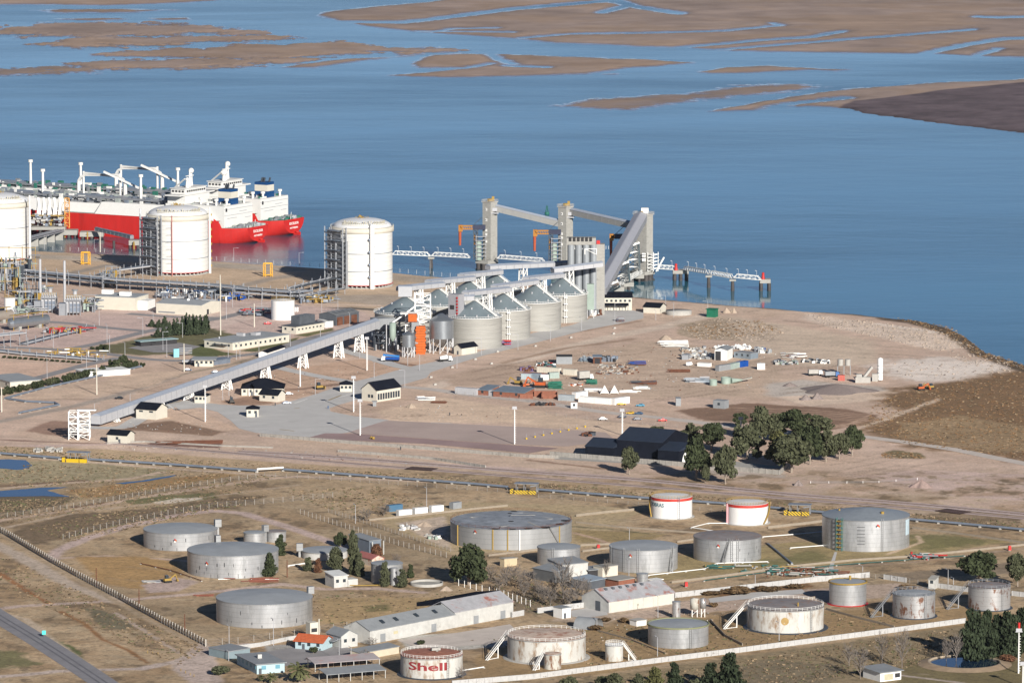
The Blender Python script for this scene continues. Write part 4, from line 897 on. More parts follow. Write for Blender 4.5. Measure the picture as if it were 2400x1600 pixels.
b=MB();lattice(b,(-W_*.6,2,0),W_*.9,5,h*.86,h*.94,1,.5);b.box((-W_*1.0,W_*.4,h*.93),(W_*2.4,W_*.5,.5));b.box((-W_*1.6,3,h*.94),(W_*.5,3,2));[b.beam((-W_*2.2+i*1.5,W_*.15,h*.93),(-W_*2.2+i*1.5,W_*.15,h*.93+2),.15)for i in range(16)];b.build("top_walkway",WHITE,t)
b=MB();b.box((0,W_*.5,h),(2,2,2));b.build("red_beacon",RED,t)
p=G(1369,745);h2=HT(1369,745,745-580);t=thing("storage_bins","cluster of tall round grey bins left of the concrete tower","storage bins",p+Vector((0,16,0)))
for i in range(4):
 MB().cyl((-7.5+4.4*i,0,0),(-7.5+4.4*i,0,h2),2.1,n=20).build("bin",mat("bin_sheet",(.25,.27,.29),.5,.2,var=.08),t)
MB().box((-1,2.2,0),(15,2,h2)).build("back_wall",STEELD,t);MB().box((-1.5,2,h2),(17,8,HT(1369,745,181)-h2)).build("head_house",CONC,t)  # dark box behind the bins paints shade into the gaps between them
b=MB();[b.box((-8+i*2.4,-2.4,h2+2.2),(1.5,.3,2.4))for i in range(6)];b.build("window",DARK,t)
p=G(1384,745);t=thing("dust_filter","pale green filter tower standing beside the concrete tower","filter",p);b=MB();b.box((0,0,5),(4,4,HT(1384,745,80)-5));b.build("vessel",PALEG,t);b=MB();[b.beam((sx*1.8,sy*1.8,0),(sx*1.8,sy*1.8,5.2),.4)for sx in(-1,1)for sy in(-1,1)];b.build("stand",GALLW,t)
def gallery(name,label,A,B,wd,ht,side=GALLW,roof=GALLR,legs=(),group=None,cat="conveyor gallery",legm=WHITE):
 A,B=Vector(A),Vector(B);t=thing(name,label,cat,A,0,group);q=B-A;d=q.normalized();sd=Vector((d.y,-d.x,0)).normalized();u=sd.cross(d)
 if u.z<0:u=-u
 def P(x,s,z):return d*x+sd*s+u*z
 L=q.length;a=wd/2
 MB().hexa([P(0,-a,0),P(0,a,0),P(L,a,0),P(L,-a,0)],[P(0,-a,ht),P(0,a,ht),P(L,a,ht),P(L,-a,ht)]).build("gallery_box",side,t)
 MB().hexa([P(-.2,-a-.2,ht+.02),P(-.2,a+.2,ht+.02),P(L+.2,a+.2,ht+.02),P(L+.2,-a-.2,ht+.02)],[P(-.2,-.3,ht+wd*.2),P(-.2,.3,ht+wd*.2),P(L+.2,.3,ht+wd*.2),P(L+.2,-.3,ht+wd*.2)]).build("roof",roof,t)
 b=MB();n=max(2,int(L/6))
 for i in range(n+1):
  for s in(-1,1):b.beam(P(L*i/n,s*(a+.05),0),P(L*i/n,s*(a+.05),ht),.16)
 b.build("wall_rib",mat("gallery_rib",(.22,.225,.245),.6),t)
 for f in legs:trestle_at(t,P(L*f,0,0),A.z,wd,d,legm)
 return t
def trestle_at(t,p,zoff,wd,d,m,spread=1.5,name="trestle"):
 z0=-zoff;b=MB();hd=Vector((d.x,d.y,0)).normalized();sd=Vector((hd.y,-hd.x,0));top=p.z;H=top-z0
 if H<1:return
 def Q(s,k,z):f=1+(spread-1)*(top-z)/H;return Vector((p.x,p.y,0))+sd*s*wd*.42*f+hd*k*wd*.3*f+Vector((0,0,z))
 for s in(-1,1):
  for k in(-1,1):b.beam(Q(s,k,z0),Q(s,k,top),.55)
 n=max(2,int(H/4.5))
 for j in range(n):
  a,e=z0+H*j/n,z0+H*(j+1)/n
  for k in(-1,1):b.beam(Q(-1,k,e),Q(1,k,e),.35);b.beam(Q(-1,k,a),Q(1,k,e),.3);b.beam(Q(1,k,a),Q(-1,k,e),.3)
  for s in(-1,1):b.beam(Q(s,-1,a),Q(s,1,e),.28)
 b.build(name,m,t)
YF=[s[0].y for s in SILOS]
GRP="conveyor galleries over the silos"
def gal_px(label,x0,y0,x1,y1,Y,wd=4.5,pxh=9,legs=(),Y2=None):
 A,B=AY(x0,y0,Y),AY(x1,y1,Y2 or Y);ht=pxh*(A-Vector((0,0,CAMH))).length/FPX
 return gallery("conveyor_gallery",label,A,B,wd,ht,legs=legs,group=GRP)
gal_px("short grey conveyor gallery leaving the elevator tower",1076,704,1112,703,YF[0],pxh=10)
gal_px("front-row conveyor gallery above the nearest silo",1090,693,1190,683,YF[0],Y2=YF[1],legs=(.52,))
gal_px("front-row conveyor gallery between the second and third silos",1158,678,1256,665,YF[1],Y2=YF[2],legs=(.35,))
gal_px("front-row conveyor gallery reaching the silo beside the concrete tower",1233,659,1316,650,YF[2],Y2=YF[3],legs=(.45,))
gal_px("front conveyor gallery climbing into the concrete tower",1295,639,1410,624,YF[3],pxh=9.5,Y2=YF[3]+15,legs=(.35,))
gal_px("back-row conveyor gallery above the leftmost silo",936,682,1036,672,YF[4],pxh=10,Y2=YF[5],legs=(.45,))
gal_px("back-row conveyor gallery behind the white lattice tower",1003,667,1108,657,YF[5],Y2=YF[6],legs=(.5,))
gal_px("back-row conveyor gallery above the farthest silo",1080,652,1172,642,YF[6],Y2=YF[7],legs=(.5,))
gal_px("long back conveyor gallery crossing towards the storage bins",1143,632,1366,621,YF[7],pxh=9.5,Y2=YF[3]+60,legs=(.37,))
p=AY(950,694,YF[4]);MBx=MB();zz_=22*MPX(950,694);t=thing("transfer_house","grey transfer box on top of the leftmost silo","transfer house",p);MB().box((0,0,0),(30*MPX(950,694),6,zz_)).build("cladding",GALLW,t);MB().box((0,0,zz_),(31*MPX(950,694),6.4,.4)).build("roof",GALLR,t)
A=G(225,1000);A.z=1.4;B=G(880,814);B.z=HT(880,814,46)
PTS=[(304,990),(384,958),(463,939),(551,914),(640,888),(724,863),(804,839),(849,825)]
t=gallery("inclined_conveyor","long sloping grey conveyor gallery on white trestles from terminal to silos",A,B,5.5,4.3,side=mat("long_gallery_side",(.35,.355,.375),.6,var=.05))
d=(B-A).normalized()
for x,y in PTS:
 f=(G(x,y)-A).dot(Vector((d.x,d.y,0)))/(B-A).dot(Vector((d.x,d.y,0)));p=(B-A)*f;trestle_at(t,p,A.z,3.6,d,WHITE,1.6)
p=G(886,806);t=thing("transfer_house","dark shaded transfer house where the long conveyor meets the silos","transfer house",p);b=MB();zz_=HT(886,806,62);b.box((3,0,zz_*.6),(12,9,zz_*.4),.5);b.build("cladding",GREY,t);lattice(MB(),(3,0,0),10,8,0,zz_*.45,4,.4,rot=.5).build("frame",PIPEB,t)
p=G(185,1031);h=HT(185,1031,66);wd_=50*MPX(185,1031);t=thing("lattice_tower","white lattice loading tower at the low end of the long conveyor","lattice tower",p)
b=MB();lattice(b,(-wd_*.27,wd_*.3,0),wd_*.42,wd_*.5,0,h,5,.38);lattice(b,(wd_*.24,wd_*.3,0),wd_*.5,wd_*.5,0,h*1.02,6,.38);b.build("lattice_frame",WHITE,t)
b=MB();[b.box((0,wd_*.3,h*f),(wd_*.98,wd_*.52,.3))for f in(.28,.55,.8)];b.box((wd_*.35,wd_*.3,h*1.02),(wd_*.9,2.2,.5));b.build("platform",WHITE,t)
PILE=mat("wet_pile",(.055,.05,.05),.7,var=.3)
def piles(t,pts,top,r=1.0,name="pile"):
 for x,y in pts:MB().cyl((x,y,WZ-3),(x,y,top),r,n=10).build(name,PILE,t)
def jetty_tower(label,xl,xc,xr,yt,yb,yw,win=True):
 w0=GW(xc,yw);mp=MPX(xc,yw,WZ);zb=AY(xc,yb,w0.y).z;zt=AY(xc,yt,w0.y).z
 L,Rr=(xc-xl)*mp,(xr-xc)*mp;rot=math.atan2(Rr,L)*.9
 s=math.hypot(L,Rr)*.78;t=thing("jetty_tower",label,"jetty tower",(w0.x,w0.y,zb),0)
 dv=Vector((-L,L*.75,0)).normalized();du=Vector((Rr,Rr*1.25,0)).normalized()
 a=L/abs(dv.x);c_=Rr/du.x;h=zt-zb
 P=[Vector((0,0,0)),du*c_,du*c_+dv*a,dv*a]
 MB().hexa(P,[p+Vector((0,0,h))for p in P]).build("tower_body",CONC,t)
 b=MB();e=[(p-(du*c_+dv*a)/2)*1.12+(du*c_+dv*a)/2 for p in P]
 for i in range(4):
  p,q=e[i],e[(i+1)%4]
  for z in(.7,1.4):b.beam(p+Vector((0,0,h+z)),q+Vector((0,0,h+z)),.14)
  for k in range(6):m=p.lerp(q,k/6);b.beam(m+Vector((0,0,h-.4)),m+Vector((0,0,h+1.4)),.12)
 b.hexa([p+Vector((0,0,h-.5))for p in e],[p+Vector((0,0,h+.05))for p in e]);b.build("top_railing",CONCP,t)
 b=MB();m=(du*c_+dv*a)/2;b.box((m.x,m.y,h),(a*.5,1.6,1.8),.8);b.box((m.x+2,m.y+1,h),(1.6,1.6,3.2));b.build("top_machinery",YELLOW,t)
 b=MB()
 if win:
  for f in(.87,.69,.51,.44,.32):p=dv*a*.55+Vector((0,0,h*f));b.beam(p-dv*.7,p+dv*.7,.5,1.6)
 b.build("window_frame",WHITE,t)
 b=MB()
 for f in(.872,.69):p=dv*a*.55+Vector((0,0,h*f));b.beam(p-dv*.3,p+dv*.3,.7,.7)
 b.build("window",DARK,t)
 b=MB();cc=Vector((m.x,m.y,0));o=[(p-cc)*1.55+cc-Vector((2.0,0,0))for p in P];b.hexa([p+Vector((0,0,-2.2))for p in o],[p+Vector((0,0,-.1))for p in o]);b.build("platform",CONC,t)
 for i in range(4):
  for f in(.15,.6):q=o[i].lerp(o[(i+1)%4],f);MB().cyl((q.x*.9+cc.x*.1,q.y*.9+cc.y*.1,WZ-zb-2),(q.x*.9+cc.x*.1,q.y*.9+cc.y*.1,-2.2),1.5,n=10).build("pile",PILE,t)
 b=MB();b.hexa([p*1.0+Vector((0,0,WZ-zb-.5))for p in o],[p+Vector((0,0,WZ-zb+.7))for p in o]);b.build("pile_cap",PILE,t)
 return t,w0,mp,zb,zt,du*c_,dv*a
J1=jetty_tower("leftmost concrete loading tower standing in the sea",1131,1150,1165.5,474,610,633)
J2=jetty_tower("middle concrete loading tower standing in the sea",1308,1327,1343,485,615,638)
J3=jetty_tower("right-hand concrete loading tower carrying the wide sloping gallery",1486,1515,1530.5,503,636,658,False)
b=MB();h=J3[4]-J3[3];b.box((-1,6,h),(4.5,4,3.6));b.build("top_cabin",WHITE,J3[0])
b=MB()
for k in range(5):b.box((J3[5].x*.4+2.2,-1.2+k*.4,2+k*h*.06),(6,2.2,.35),.8);b.beam((J3[5].x*.1,-1,h*.06*k),(J3[5].x*.9+4,0,h*.06*k+2.5),.3)
[b.beam((J3[5].x*.2+x,-1.5+x*.4,0),(J3[5].x*.2+x,-1.5+x*.4,h*.34),.35)for x in(0,3.5,6.5)];b.beam((6,0,0),(11,3,h*.24),.8);b.build("stairway",WHITE,J3[0])
b=MB();[b.box((-J3[6].x*-.22,-.9,h*f),(2.2,.6,.9))for f in(.26,.3,.18,.21)];b.build("window_frame",WHITE,J3[0])
for J in(J1,J2):
 t,w0,mp,zb,zt,du,dv=J;b=MB();b.cyl((dv.x*1.5,dv.y*.6,0),(dv.x*1.5,dv.y*.6,44*mp),2.0,n=16);b.build("filter_vessel",PALEG,t)
 b=MB();[b.box((dv.x*1.2,dv.y*.1,2.5*k),(7,3,.25))for k in range(1,7)];[b.beam((dv.x*1.2+x,dv.y*.1+y,0),(dv.x*1.2+x,dv.y*.1+y,16),.2)for x in(-3,3)for y in(-1.5,1.5)];b.build("stair_frame",GALLW,t)
 b=MB();b.box((du.x*.6,du.y*.6-1.2,(zt-zb)*.8),(5,3,.6));b.box((du.x*.6,du.y*.6-1,(zt-zb)*.84),(3,2,2.2));b.build("side_platform",GALLW,t)
def jgal(label,x0,y0,Y0,x1,y1,Y1,wd,ht,**k):return gallery("conveyor_gallery",label,AY(x0,y0,Y0),AY(x1,y1,Y1),wd,ht,**k)
Y1,Y2,Y3=J1[1].y,J2[1].y,J3[1].y
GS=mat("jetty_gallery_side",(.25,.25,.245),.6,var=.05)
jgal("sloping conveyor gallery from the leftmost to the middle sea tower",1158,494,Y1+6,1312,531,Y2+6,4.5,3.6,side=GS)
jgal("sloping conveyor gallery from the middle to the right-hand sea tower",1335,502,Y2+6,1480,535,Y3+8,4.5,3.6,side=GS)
Bp=AY(1405,690,G(1420,728).y+4);Ap=AY(1502,517,Y3+3)
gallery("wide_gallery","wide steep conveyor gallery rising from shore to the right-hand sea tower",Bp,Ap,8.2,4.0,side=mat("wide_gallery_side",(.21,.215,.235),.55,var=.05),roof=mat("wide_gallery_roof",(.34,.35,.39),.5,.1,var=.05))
def bent(label,top,pyw,px0,px1,base_px):
 w0=GW((px0+px1)/2,pyw);t=thing("gallery_support",label,"gallery support",(w0.x,w0.y,WZ));mp=MPX(px0,pyw,WZ);wd=(px1-px0)*mp
 P=Vector(top)-w0-Vector((0,0,0));P.z=top[2]-WZ;b=MB();z0=5.0
 F=[Vector((-wd*.5,-1,z0)),Vector((wd*.5,-1,z0)),Vector((wd*.45,9,z0)),Vector((-wd*.4,9,z0))];Q=[P+Vector((1.5,-7,-1)),P+Vector((6.4,-7,1)),P+Vector((6.0,-3,1)),P+Vector((1.5,-3,-1))]
 for f,q in zip(F,Q):b.beam(f,q,1.0)
 n=max(2,int(P.z/6))
 for j in range(n+1):
  for i in range(4):
   a,c=F[i].lerp(Q[i],j/n),F[(i+1)%4].lerp(Q[(i+1)%4],j/n);b.beam(a,c,.7)
   if j<n:e=F[(i+1)%4].lerp(Q[(i+1)%4],(j+1)/n);b.beam(a,e,.6)
 b.build("lattice_frame",WHITE,t)
 b=MB();b.box((0,4,2.2),(wd+5,13,2.6));b.build("cap_beam",CONC,t)
 for x in(-wd*.45,wd*.45):
  for y in(-1,8):MB().cyl((x,y,-3),(x,y,2.3),.9,n=10).build("pile",PILE,t)
ga=lambda f:Bp.lerp(Ap,f)
bent("tallest white lattice support under the wide sloping gallery",ga(.68),660,1462,1500,0)
bent("middle white lattice support under the wide sloping gallery",ga(.42),679,1440,1476,0)
bent("lowest white lattice support of the wide gallery, next to the shore",ga(.16),690,1418,1453,0)
def walkway(label,x0,y0,x1,y1,yw0,yw1,lamps=3):
 A,B=AY(x0,y0,GW(x0,yw0).y),AY(x1,y1,GW(x1,yw1).y);t=thing("truss_walkway",label,"walkway",A,0,"white truss walkways over the water");q=B-A;d=q.normalized();sd=Vector((d.y,-d.x,0)).normalized();n=max(5,int(q.length/3.2));b=MB();H=2.3
 for s in(-1,1):
  o=sd*s*.9;b.beam(o,q+o,.3);b.beam(o+d*2+Vector((0,0,H)),q-d*2+o+Vector((0,0,H)),.3)
  for k in range(n+1):
   a=q*(k/n)+o;top=Vector((0,0,H if 0<k<n else .2));b.beam(a,a+top,.2)
   if 0<k<n-1:b.beam(a+Vector((0,0,H)),q*((k+1)/n)+o,.16)
  b.beam(o,o+d*2.5+Vector((0,0,H)),.28);b.beam(q+o,q+o-d*2.5+Vector((0,0,H)),.28)
 b.build("truss",WHITE,t);MB().beam((0,0,-.1),q-Vector((0,0,.1)),1.7,.25).build("deck",PIPEG,t)
 for k in range(lamps):a=q*((k+.5)/lamps);b=MB();b.beam(a+Vector((0,0,H)),a+Vector((0,0,H+3)),.16);b.beam(a+Vector((0,0,H+3)),a+Vector((-1,0,H+3.2)),.3);b.build("lamp",GALLW,t)
walkway("white truss walkway climbing from the shore beside the wide gallery supports",1420,686,1503,640,699,662,0);walkway("white truss walkway just right of the rightmost domed tank",919,596,1009,600,625,627,3);walkway("white truss walkway reaching the leftmost sea tower",1012,599,1102,604,627,631,3)
walkway("white truss walkway between the leftmost and middle sea towers",1166,605,1277,614,634,640,3);walkway("short white truss walkway from the right-hand sea tower to the nearer mooring dolphin",1536,629,1588,632,655,657,2)
walkway("white truss walkway descending from the nearer dolphin",1604,632,1662,642,658,672,3);walkway("white truss walkway, middle one between the two dolphins",1662,642,1718,652,672,680,2);walkway("white truss walkway ending at the farthest dolphin",1720,650,1784,656,680,683,3)
def dolphin(name,label,x0,x1,yt,yb,yw,np_=2,red=None,dep=7,m=CONC):
 xc=(x0+x1)/2;w0=GW(xc,yw);mp=MPX(xc,yw,WZ);t=thing(name,label,"mooring dolphin",(w0.x,w0.y,WZ));z1=AY(xc,yt,w0.y).z-WZ;z0=AY(xc,yb,w0.y).z-WZ;wd=(x1-x0)*mp
 MB().box((0,dep/2,z0),(wd,dep,z1-z0)).build("cap",m,t)
 for i in range(np_):
  for y in(1,dep-1):MB().cyl((-wd*.38+wd*.76*i/max(1,np_-1),y,-3),(-wd*.38+wd*.76*i/max(1,np_-1),y,z0+.1),1.1,n=10).build("pile",PILE,t)
 if red:b=MB();b.cyl((red*wd,1.5,z1),(red*wd,1.5,z1+3.2),1.2,.7,n=12);b.sphere((red*wd,1.5,z1+3.4),.9);b.build("red_beacon",RED,t)
 return t
dolphin("mooring_dolphin","concrete mooring dolphin on dark piles with red beacon, nearer the towers",1577,1614,634,642,658,3,-.3,9);dolphin("mooring_dolphin","farthest concrete mooring dolphin with a red beacon at the walkway end",1781,1806,655,664,682,2,-.2)
def pier(label,x,yt,yw):
 w0=GW(x,yw);t=thing("bridge_pier",label,"pier",(w0.x,w0.y,WZ));z=AY(x,yt,w0.y).z-WZ;MB().cyl((0,0,-3),(0,0,z-1.2),1.3,.95,n=12).build("column",PILE,t);MB().box((0,0,z-1.2),(4,3,1.1)).build("cap",CONC,t)
pier("single pier under the walkway right of the rightmost domed tank",1010.6,602,628);pier("walkway pier nearer the sea towers, between the two dolphins",1661,645,674);pier("walkway pier nearer the farthest dolphin",1717,654,682)
def loader(label,J,xm,ym0,ym1,xb,xs,yb,ys0,ys1,xend):
 w0=J[1];Y=w0.y+2;t=thing("ship_loader",label,"ship loader",AY(xm,ym1,Y));O=AY(xm,ym1,Y);V=lambda x,y:AY(x,y,Y)-O
 top=V(xm,ym0);lattice(MB(),(0,0,0),2.6,2.6,0,top.z,8,.5).build("mast",STEELD,t)
 MB().beam(V(xb,yb),V(xend,yb-.5),2.6,3.0).build("dark_boom",mat("boom_dark_blue",(.025,.03,.06),.6),t)
 b=MB();
 for s in(-1.1,1.1):b.beam(V(xb,yb)+Vector((0,s,-1)),V(xs,yb)+Vector((0,s,-1)),.6);b.beam(V(xb,yb)+Vector((0,s,1)),V(xs,yb)+Vector((0,s,1)),.6)
 p,q=V(xb,yb),V(xs,yb);n=6
 for k in range(n):b.beam(p.lerp(q,k/n)+Vector((0,-1.1,-1)),p.lerp(q,(k+1)/n)+Vector((0,-1.1,1)),.4)
 b.box((q.x+.4,q.y,q.z-2.6),(2.6,2.6,4.2));b.beam(V(xm-2,ym0+12),V(xm-3,ym0+36),.9);b.build("orange_boom",mat("loader_orange",(.33,.14,.02),.6,var=.15),t)
 MB().cyl(V(xs,ys0),V(xs,ys1),1.0,.75,n=12).build("spout",mat("spout_red_orange",(.34,.07,.03),.7),t)
 MB().beam(V(xb-2,yb-2),V(xb+22,yb-24),.3).build("stay_cable",STEELD,t)
loader("orange ship loader at the leftmost sea tower, spout hanging left",J1,1115,538,608,1108,1078,533,538,575,1138)
loader("orange ship loader at the middle sea tower, spout hanging left",J2,1291,548,612,1286,1253,544,550,588,1315)
loader("dark ship loader behind the wide sloping gallery, spout in shade",J3,1462,555,640,1441,1432,554,560,601,1490)
p=GW(1282,501);t=thing("channel_buoy","small dark green channel buoy floating behind the sea towers","buoy",p);MB().cyl((0,0,-.5),(0,0,1.2),1.8,1.5,n=16).build("float_body",GREENP,t);lattice(MB(),(0,0,0),1.8,1.8,1.2,5.5,3,.3,.4).build("tower",GREENP,t)
def ship(name,label,st,heading,deckm,letter,near):
 L_,B_=285.0,43.0
 t=thing(name,label,"gas carrier",(st.x,st.y,WZ),heading)
 b=MB();ST=[0,3,8,14,18,18.2,22,30,45,70,120,180,230,250,265,276,284];NS=24;rows=[]
 for x in ST:
  f=min(1,x/42);hb=13+(21.5-13)*(1-(1-min(1,x/32))**2);n=2+7*f;zb=.8-4.5*min(1,x/14);zt=10.2+max(0,8-x)*.06 if x<=18.1 else 15.0
  if x>230:hb*=max(.02,1-((x-230)/54)**2);n=max(1.6,n-(x-230)/10);zt+=(x-230)*.07
  row=[]
  for k in range(NS+1):
   a=math.pi*k/NS;c,s=math.cos(a),math.sin(a);row.append((x,hb*math.copysign(abs(c)**(2/n),c),zt-(zt-zb)*abs(s)**(2/n)))
  rows.append(row)
 vs=[p for r_ in rows for p in r_];m=NS+1
 b.use(RED).add(vs,[(i*m+k,i*m+k+1,(i+1)*m+k+1,(i+1)*m+k)for i in range(len(ST)-1)for k in range(NS)],False)
 b.add(rows[0],[tuple(range(m))]);b.build("hull",RED,t)
 b=MB()
 for(x0,x1,z,sel)in((0,18,10.15,None),(18.2,284,14.9,None)):
  idx=[i for i,x in enumerate(ST)if x0<=x<=x1]
  for i,j in zip(idx,idx[1:]):
   h0,h1=rows[i][0][1]-.15,rows[j][0][1]-.15;b.add([(ST[i],-h0,z),(ST[j],-h1,z),(ST[j],h1,z),(ST[i],h0,z)],[(0,1,2,3)])
 b.build("deck",deckm,t)
 b=MB()
 for i,x in enumerate(ST[:5]):
  pass
 for s in(-1,1):
  b.add([(16.5,s*19.0,10.2),(22,s*20.4,10.2),(22,s*20.4,16.6),(18.0,s*19.3,13.4)],[(0,1,2,3)])
 b.build("bulwark",RED,t)
 rr=random.Random(5)
 b=MB()
 for k in range(46):
  x,y=rr.uniform(1.5,14),rr.uniform(-12.5,12.5);b.use(deckm if rr.random()<.6 else PIPEG).box((x,y,10.2),(rr.uniform(.8,2.6),rr.uniform(.8,2.2),rr.uniform(.6,2.2)),rr.uniform(0,1.5))
 for s in(-1,1):
  for k in range(10):b.use(PIPEG).beam((1+k*1.7,s*(12.9+k*.5),10.2),(1+k*1.7,s*(12.9+k*.5),11.3),.12)
 b.build("mooring_gear",None,t)
 SW=mat("superstructure_white",(.58,.58,.565),.55,var=.03)
 b=MB();b.hexa([(15.5,-17.5,10.2),(62,-17.5,10.2),(62,17.5,10.2),(15.5,17.5,10.2)],[(15.5,-17.5,24.5),(62,-17.5,24.5),(62,17.5,24.5),(15.5,17.5,24.5)])
 b.hexa([(22,-21,15),(62,-21,15),(62,21,15),(22,21,15)],[(30,-20,22),(62,-20,22),(62,20,22),(30,20,22)]);b.build("superstructure",SW,t)
 b=MB()
 for z in(18.2,22.3):b.beam((15.35,-17.6,z),(15.35,17.6,z),.2,.28);b.beam((15.3,-17.7,z),(45,-17.7,z),.2,.28)
 for y0,y1,z in((-10,-1,20),(2,14,16.2),(-15,-8,15.4)):b.beam((15.3,y0,z),(15.3,y1,z),.2,.3)
 b.build("deck_edge",mat("deck_line_grey",(.35,.36,.38),.7),t)
 b=MB();b.box((15.4,15.0,20.8),(.5,1.6,2.2));[b.box((30+4*k,-20.2,17),(1,.5,1))for k in range(6)];b.build("porthole",DARK,t)
 b=MB()
 for k in range(30):x,y=rr.uniform(18,44),rr.uniform(-16,16);b.use(rr.choice([PIPEG,SW,SW,deckm])).box((x,y,24.5),(rr.uniform(.8,3),rr.uniform(.8,3),rr.uniform(.5,2.0)))
 for x,y in((18,-11),(19,9),(28,-14),(24,14),(34,-12),(38,11)):b.use(SW).cyl((x,y,24.5),(x,y,27.6),.8,n=10);b.cyl((x,y,27.6),(x,y,29),1.5,n=10)
 b.build("roof_equipment",None,t)
 b=MB();fz=24.5
 for m_,z0,z1 in((BLUE,0,4.2),(CREAM,4.2,8.4),(BLUE,8.4,10.2)):b.use(m_).box((23.5,0,fz+z0),(10.5-(0 if z0<4 else .4),8.6,z1-z0))
 b.build("funnel",None,t)
 b=MB()
 for x,y in((20.5,-1.5),(23,1.2),(25.5,-1),(24.5,2)):b.cyl((x,y,fz+10.2),(x-.8,y,fz+13),.65,n=8)
 b.build("exhaust_pipe",STEELD,t)
 M=Matrix.Translation((23.2,-4.34,fz+6.3))@Matrix.Rotation(math.pi/2,4,'X');flat_text("funnel_letter","E",3.6,mat("faded_maroon",(.30,.10,.10),.7),t,M)
 b=MB();b.box((55,0,24.5),(14,30,5.2));b.box((54,0,29.9),(12,43,.8));b.box((55,0,30.6),(11,26,3.6));b.box((55,0,34.2),(12,28,.4));b.build("bridge",SW,t)
 b=MB();[b.box((55+s*5.6,-11+2.6*k,31.9),(.4,1.5,1.2))for k in range(9)for s in(-1,1)];[b.box((51+2.6*k,s*13.1,31.9),(1.5,.4,1.2))for k in range(4)for s in(-1,1)];b.build("bridge_window",DARK,t)
 b=MB();b.cyl((54,0,34.5),(54,0,46),.9,.5,n=8);b.beam((54,-4.5,42),(54,4.5,42),.6);b.beam((54,-3,38),(54,3,38),.6);b.cyl((58,-8,34.5),(58,-8,43),1.3,.7,n=8);b.sphere((58,-8,44.5),1.9);b.sphere((52,6,40),2.3 if not near else 1.4);b.cyl((52,6,34.5),(52,6,40),1.5,.9,n=8);b.beam((60,9,34.5),(50,12,41),.8);b.build("radar_mast",SW,t)
 b=MB();x0,x1=66,252
 for xa,xb in((x0,118),(148,x1)):
  b.hexa([(xa,-19.5,14.9),(xb,-19.5,14.9),(xb,19.5,14.9),(xa,19.5,14.9)],[(xa+2,-13.5,22.5),(xb-2,-13.5,22.5),(xb-2,13.5,22.5),(xa+2,13.5,22.5)])
 b.hexa([(118,-15,14.9),(148,-15,14.9),(148,15,14.9),(118,15,14.9)],[(118,-12,21),(148,-12,21),(148,12,21),(118,12,21)])
 b.build("trunk_deck",SW,t)
 b=MB();[b.hexa([(x,-19.62,15),(x+.4,-19.62,15),(x+.4,-19.4,15),(x,-19.4,15)],[(x,-13.62,22.6),(x+.4,-13.62,22.6),(x+.4,-13.4,22.6),(x,-13.4,22.6)])for x in(78,95,110,170,195,220)];b.build("trunk_seam",PIPEB,t)
 b=MB()
 for y in(-9,-6,-3,0,3,6,9):b.use(rr.choice([deckm,PIPEG,PIPEB])).cyl((70,y,24+rr.random()),(248,y,24+rr.random()),.55,n=6)
 for k in range(150):
  x,y=rr.uniform(70,248),rr.uniform(-12.5,12.5);b.use(rr.choice([deckm,deckm,PIPEG,PIPEB,SW])).box((x,y,22.4),(rr.uniform(.8,5),rr.uniform(.6,2.4),rr.uniform(.8,4.2)))
 for k in range(45):
  x=70+k*4;b.use(PIPEB).beam((x,-13.2,22.5),(x,-13.2,24.2),.2)
 b.use(PIPEB).beam((70,-13.2,24.1),(248,-13.2,24.1),.2);b.build("deck_piping",None,t)
 b=MB()
 for k in range(9):b.use(PIPEG).cyl((122+2.8*k,-21,19.5),(122+2.8*k,8,21.5),.6,n=8);b.beam((122+2.8*k,-20,15),(122+2.8*k,-20,20),.4)
 for k in range(40):b.use(rr.choice([PIPEG,PIPEB,deckm])).box((rr.uniform(118,148),rr.uniform(-20,14),15+rr.uniform(0,4)),(rr.uniform(.8,3),rr.uniform(.8,3),rr.uniform(.8,3)))
 b.build("cargo_manifold",None,t)
 for x in(92,172,214,246):b=MB();b.cyl((x,2,22),(x,2,40),1.0,.8,n=10);b.cyl((x,2,39.4),(x,2,41.2),1.6,n=12);b.build("vent_mast",SW,t)
 for x,f in((112,1),(150,-1)):
  b=MB();b.cyl((x,-9,21),(x,-9,33),1.5,1.2,n=10);pts=[Vector((x,-9,33)),Vector((x+f*2,-9,36)),Vector((x+f*6,-9,37.6)),Vector((x+f*34,-9,38.8))]
  for p,q in zip(pts,pts[1:]):b.beam(p,q,1.7,1.5)
  b.cyl((x+f*34,-9,22),(x+f*34,-9,40),.8,n=8);b.build("deck_crane",SW,t)
 b=MB();b.beam((100,-10,30),(126,-4,41),1.3);b.cyl((100,-10,22),(100,-10,31),1.4,n=8);b.build("hose_crane",SW,t)
 for s_ in(16,):
  M=Matrix.Translation((-.06,0,7.6))@Matrix.Rotation(-math.pi/2,4,'Z')@Matrix.Rotation(math.pi/2,4,'X');flat_text("stern_name","EXCELSIOR",2.3,WHITE,t,M)
  M=Matrix.Translation((-.06,0,4.6))@Matrix.Rotation(-math.pi/2,4,'Z')@Matrix.Rotation(math.pi/2,4,'X');flat_text("port_name","ANTWERPEN",1.7,WHITE,t,M)
 b=MB();b.box((-2.5,0,-2.2),(5,1.4,4.2));b.sphere((-2.5,0,2.0),1.4,zs=.5);b.build("rudder",RED,t)
 b=MB();b.cyl((.8,3,10.2),(.2,3,15.5),.15,n=6);b.build("ensign_staff",WHITE,t)
 return t
HDG=math.pi-math.atan2(.494,.87)
ship("gas_carrier","red-hulled gas carrier moored nearest the white tanks",GW(605,567.5),HDG,mat("deck_grey_green",(.26,.29,.28),.7,var=.3,scale=.4),"E",True)
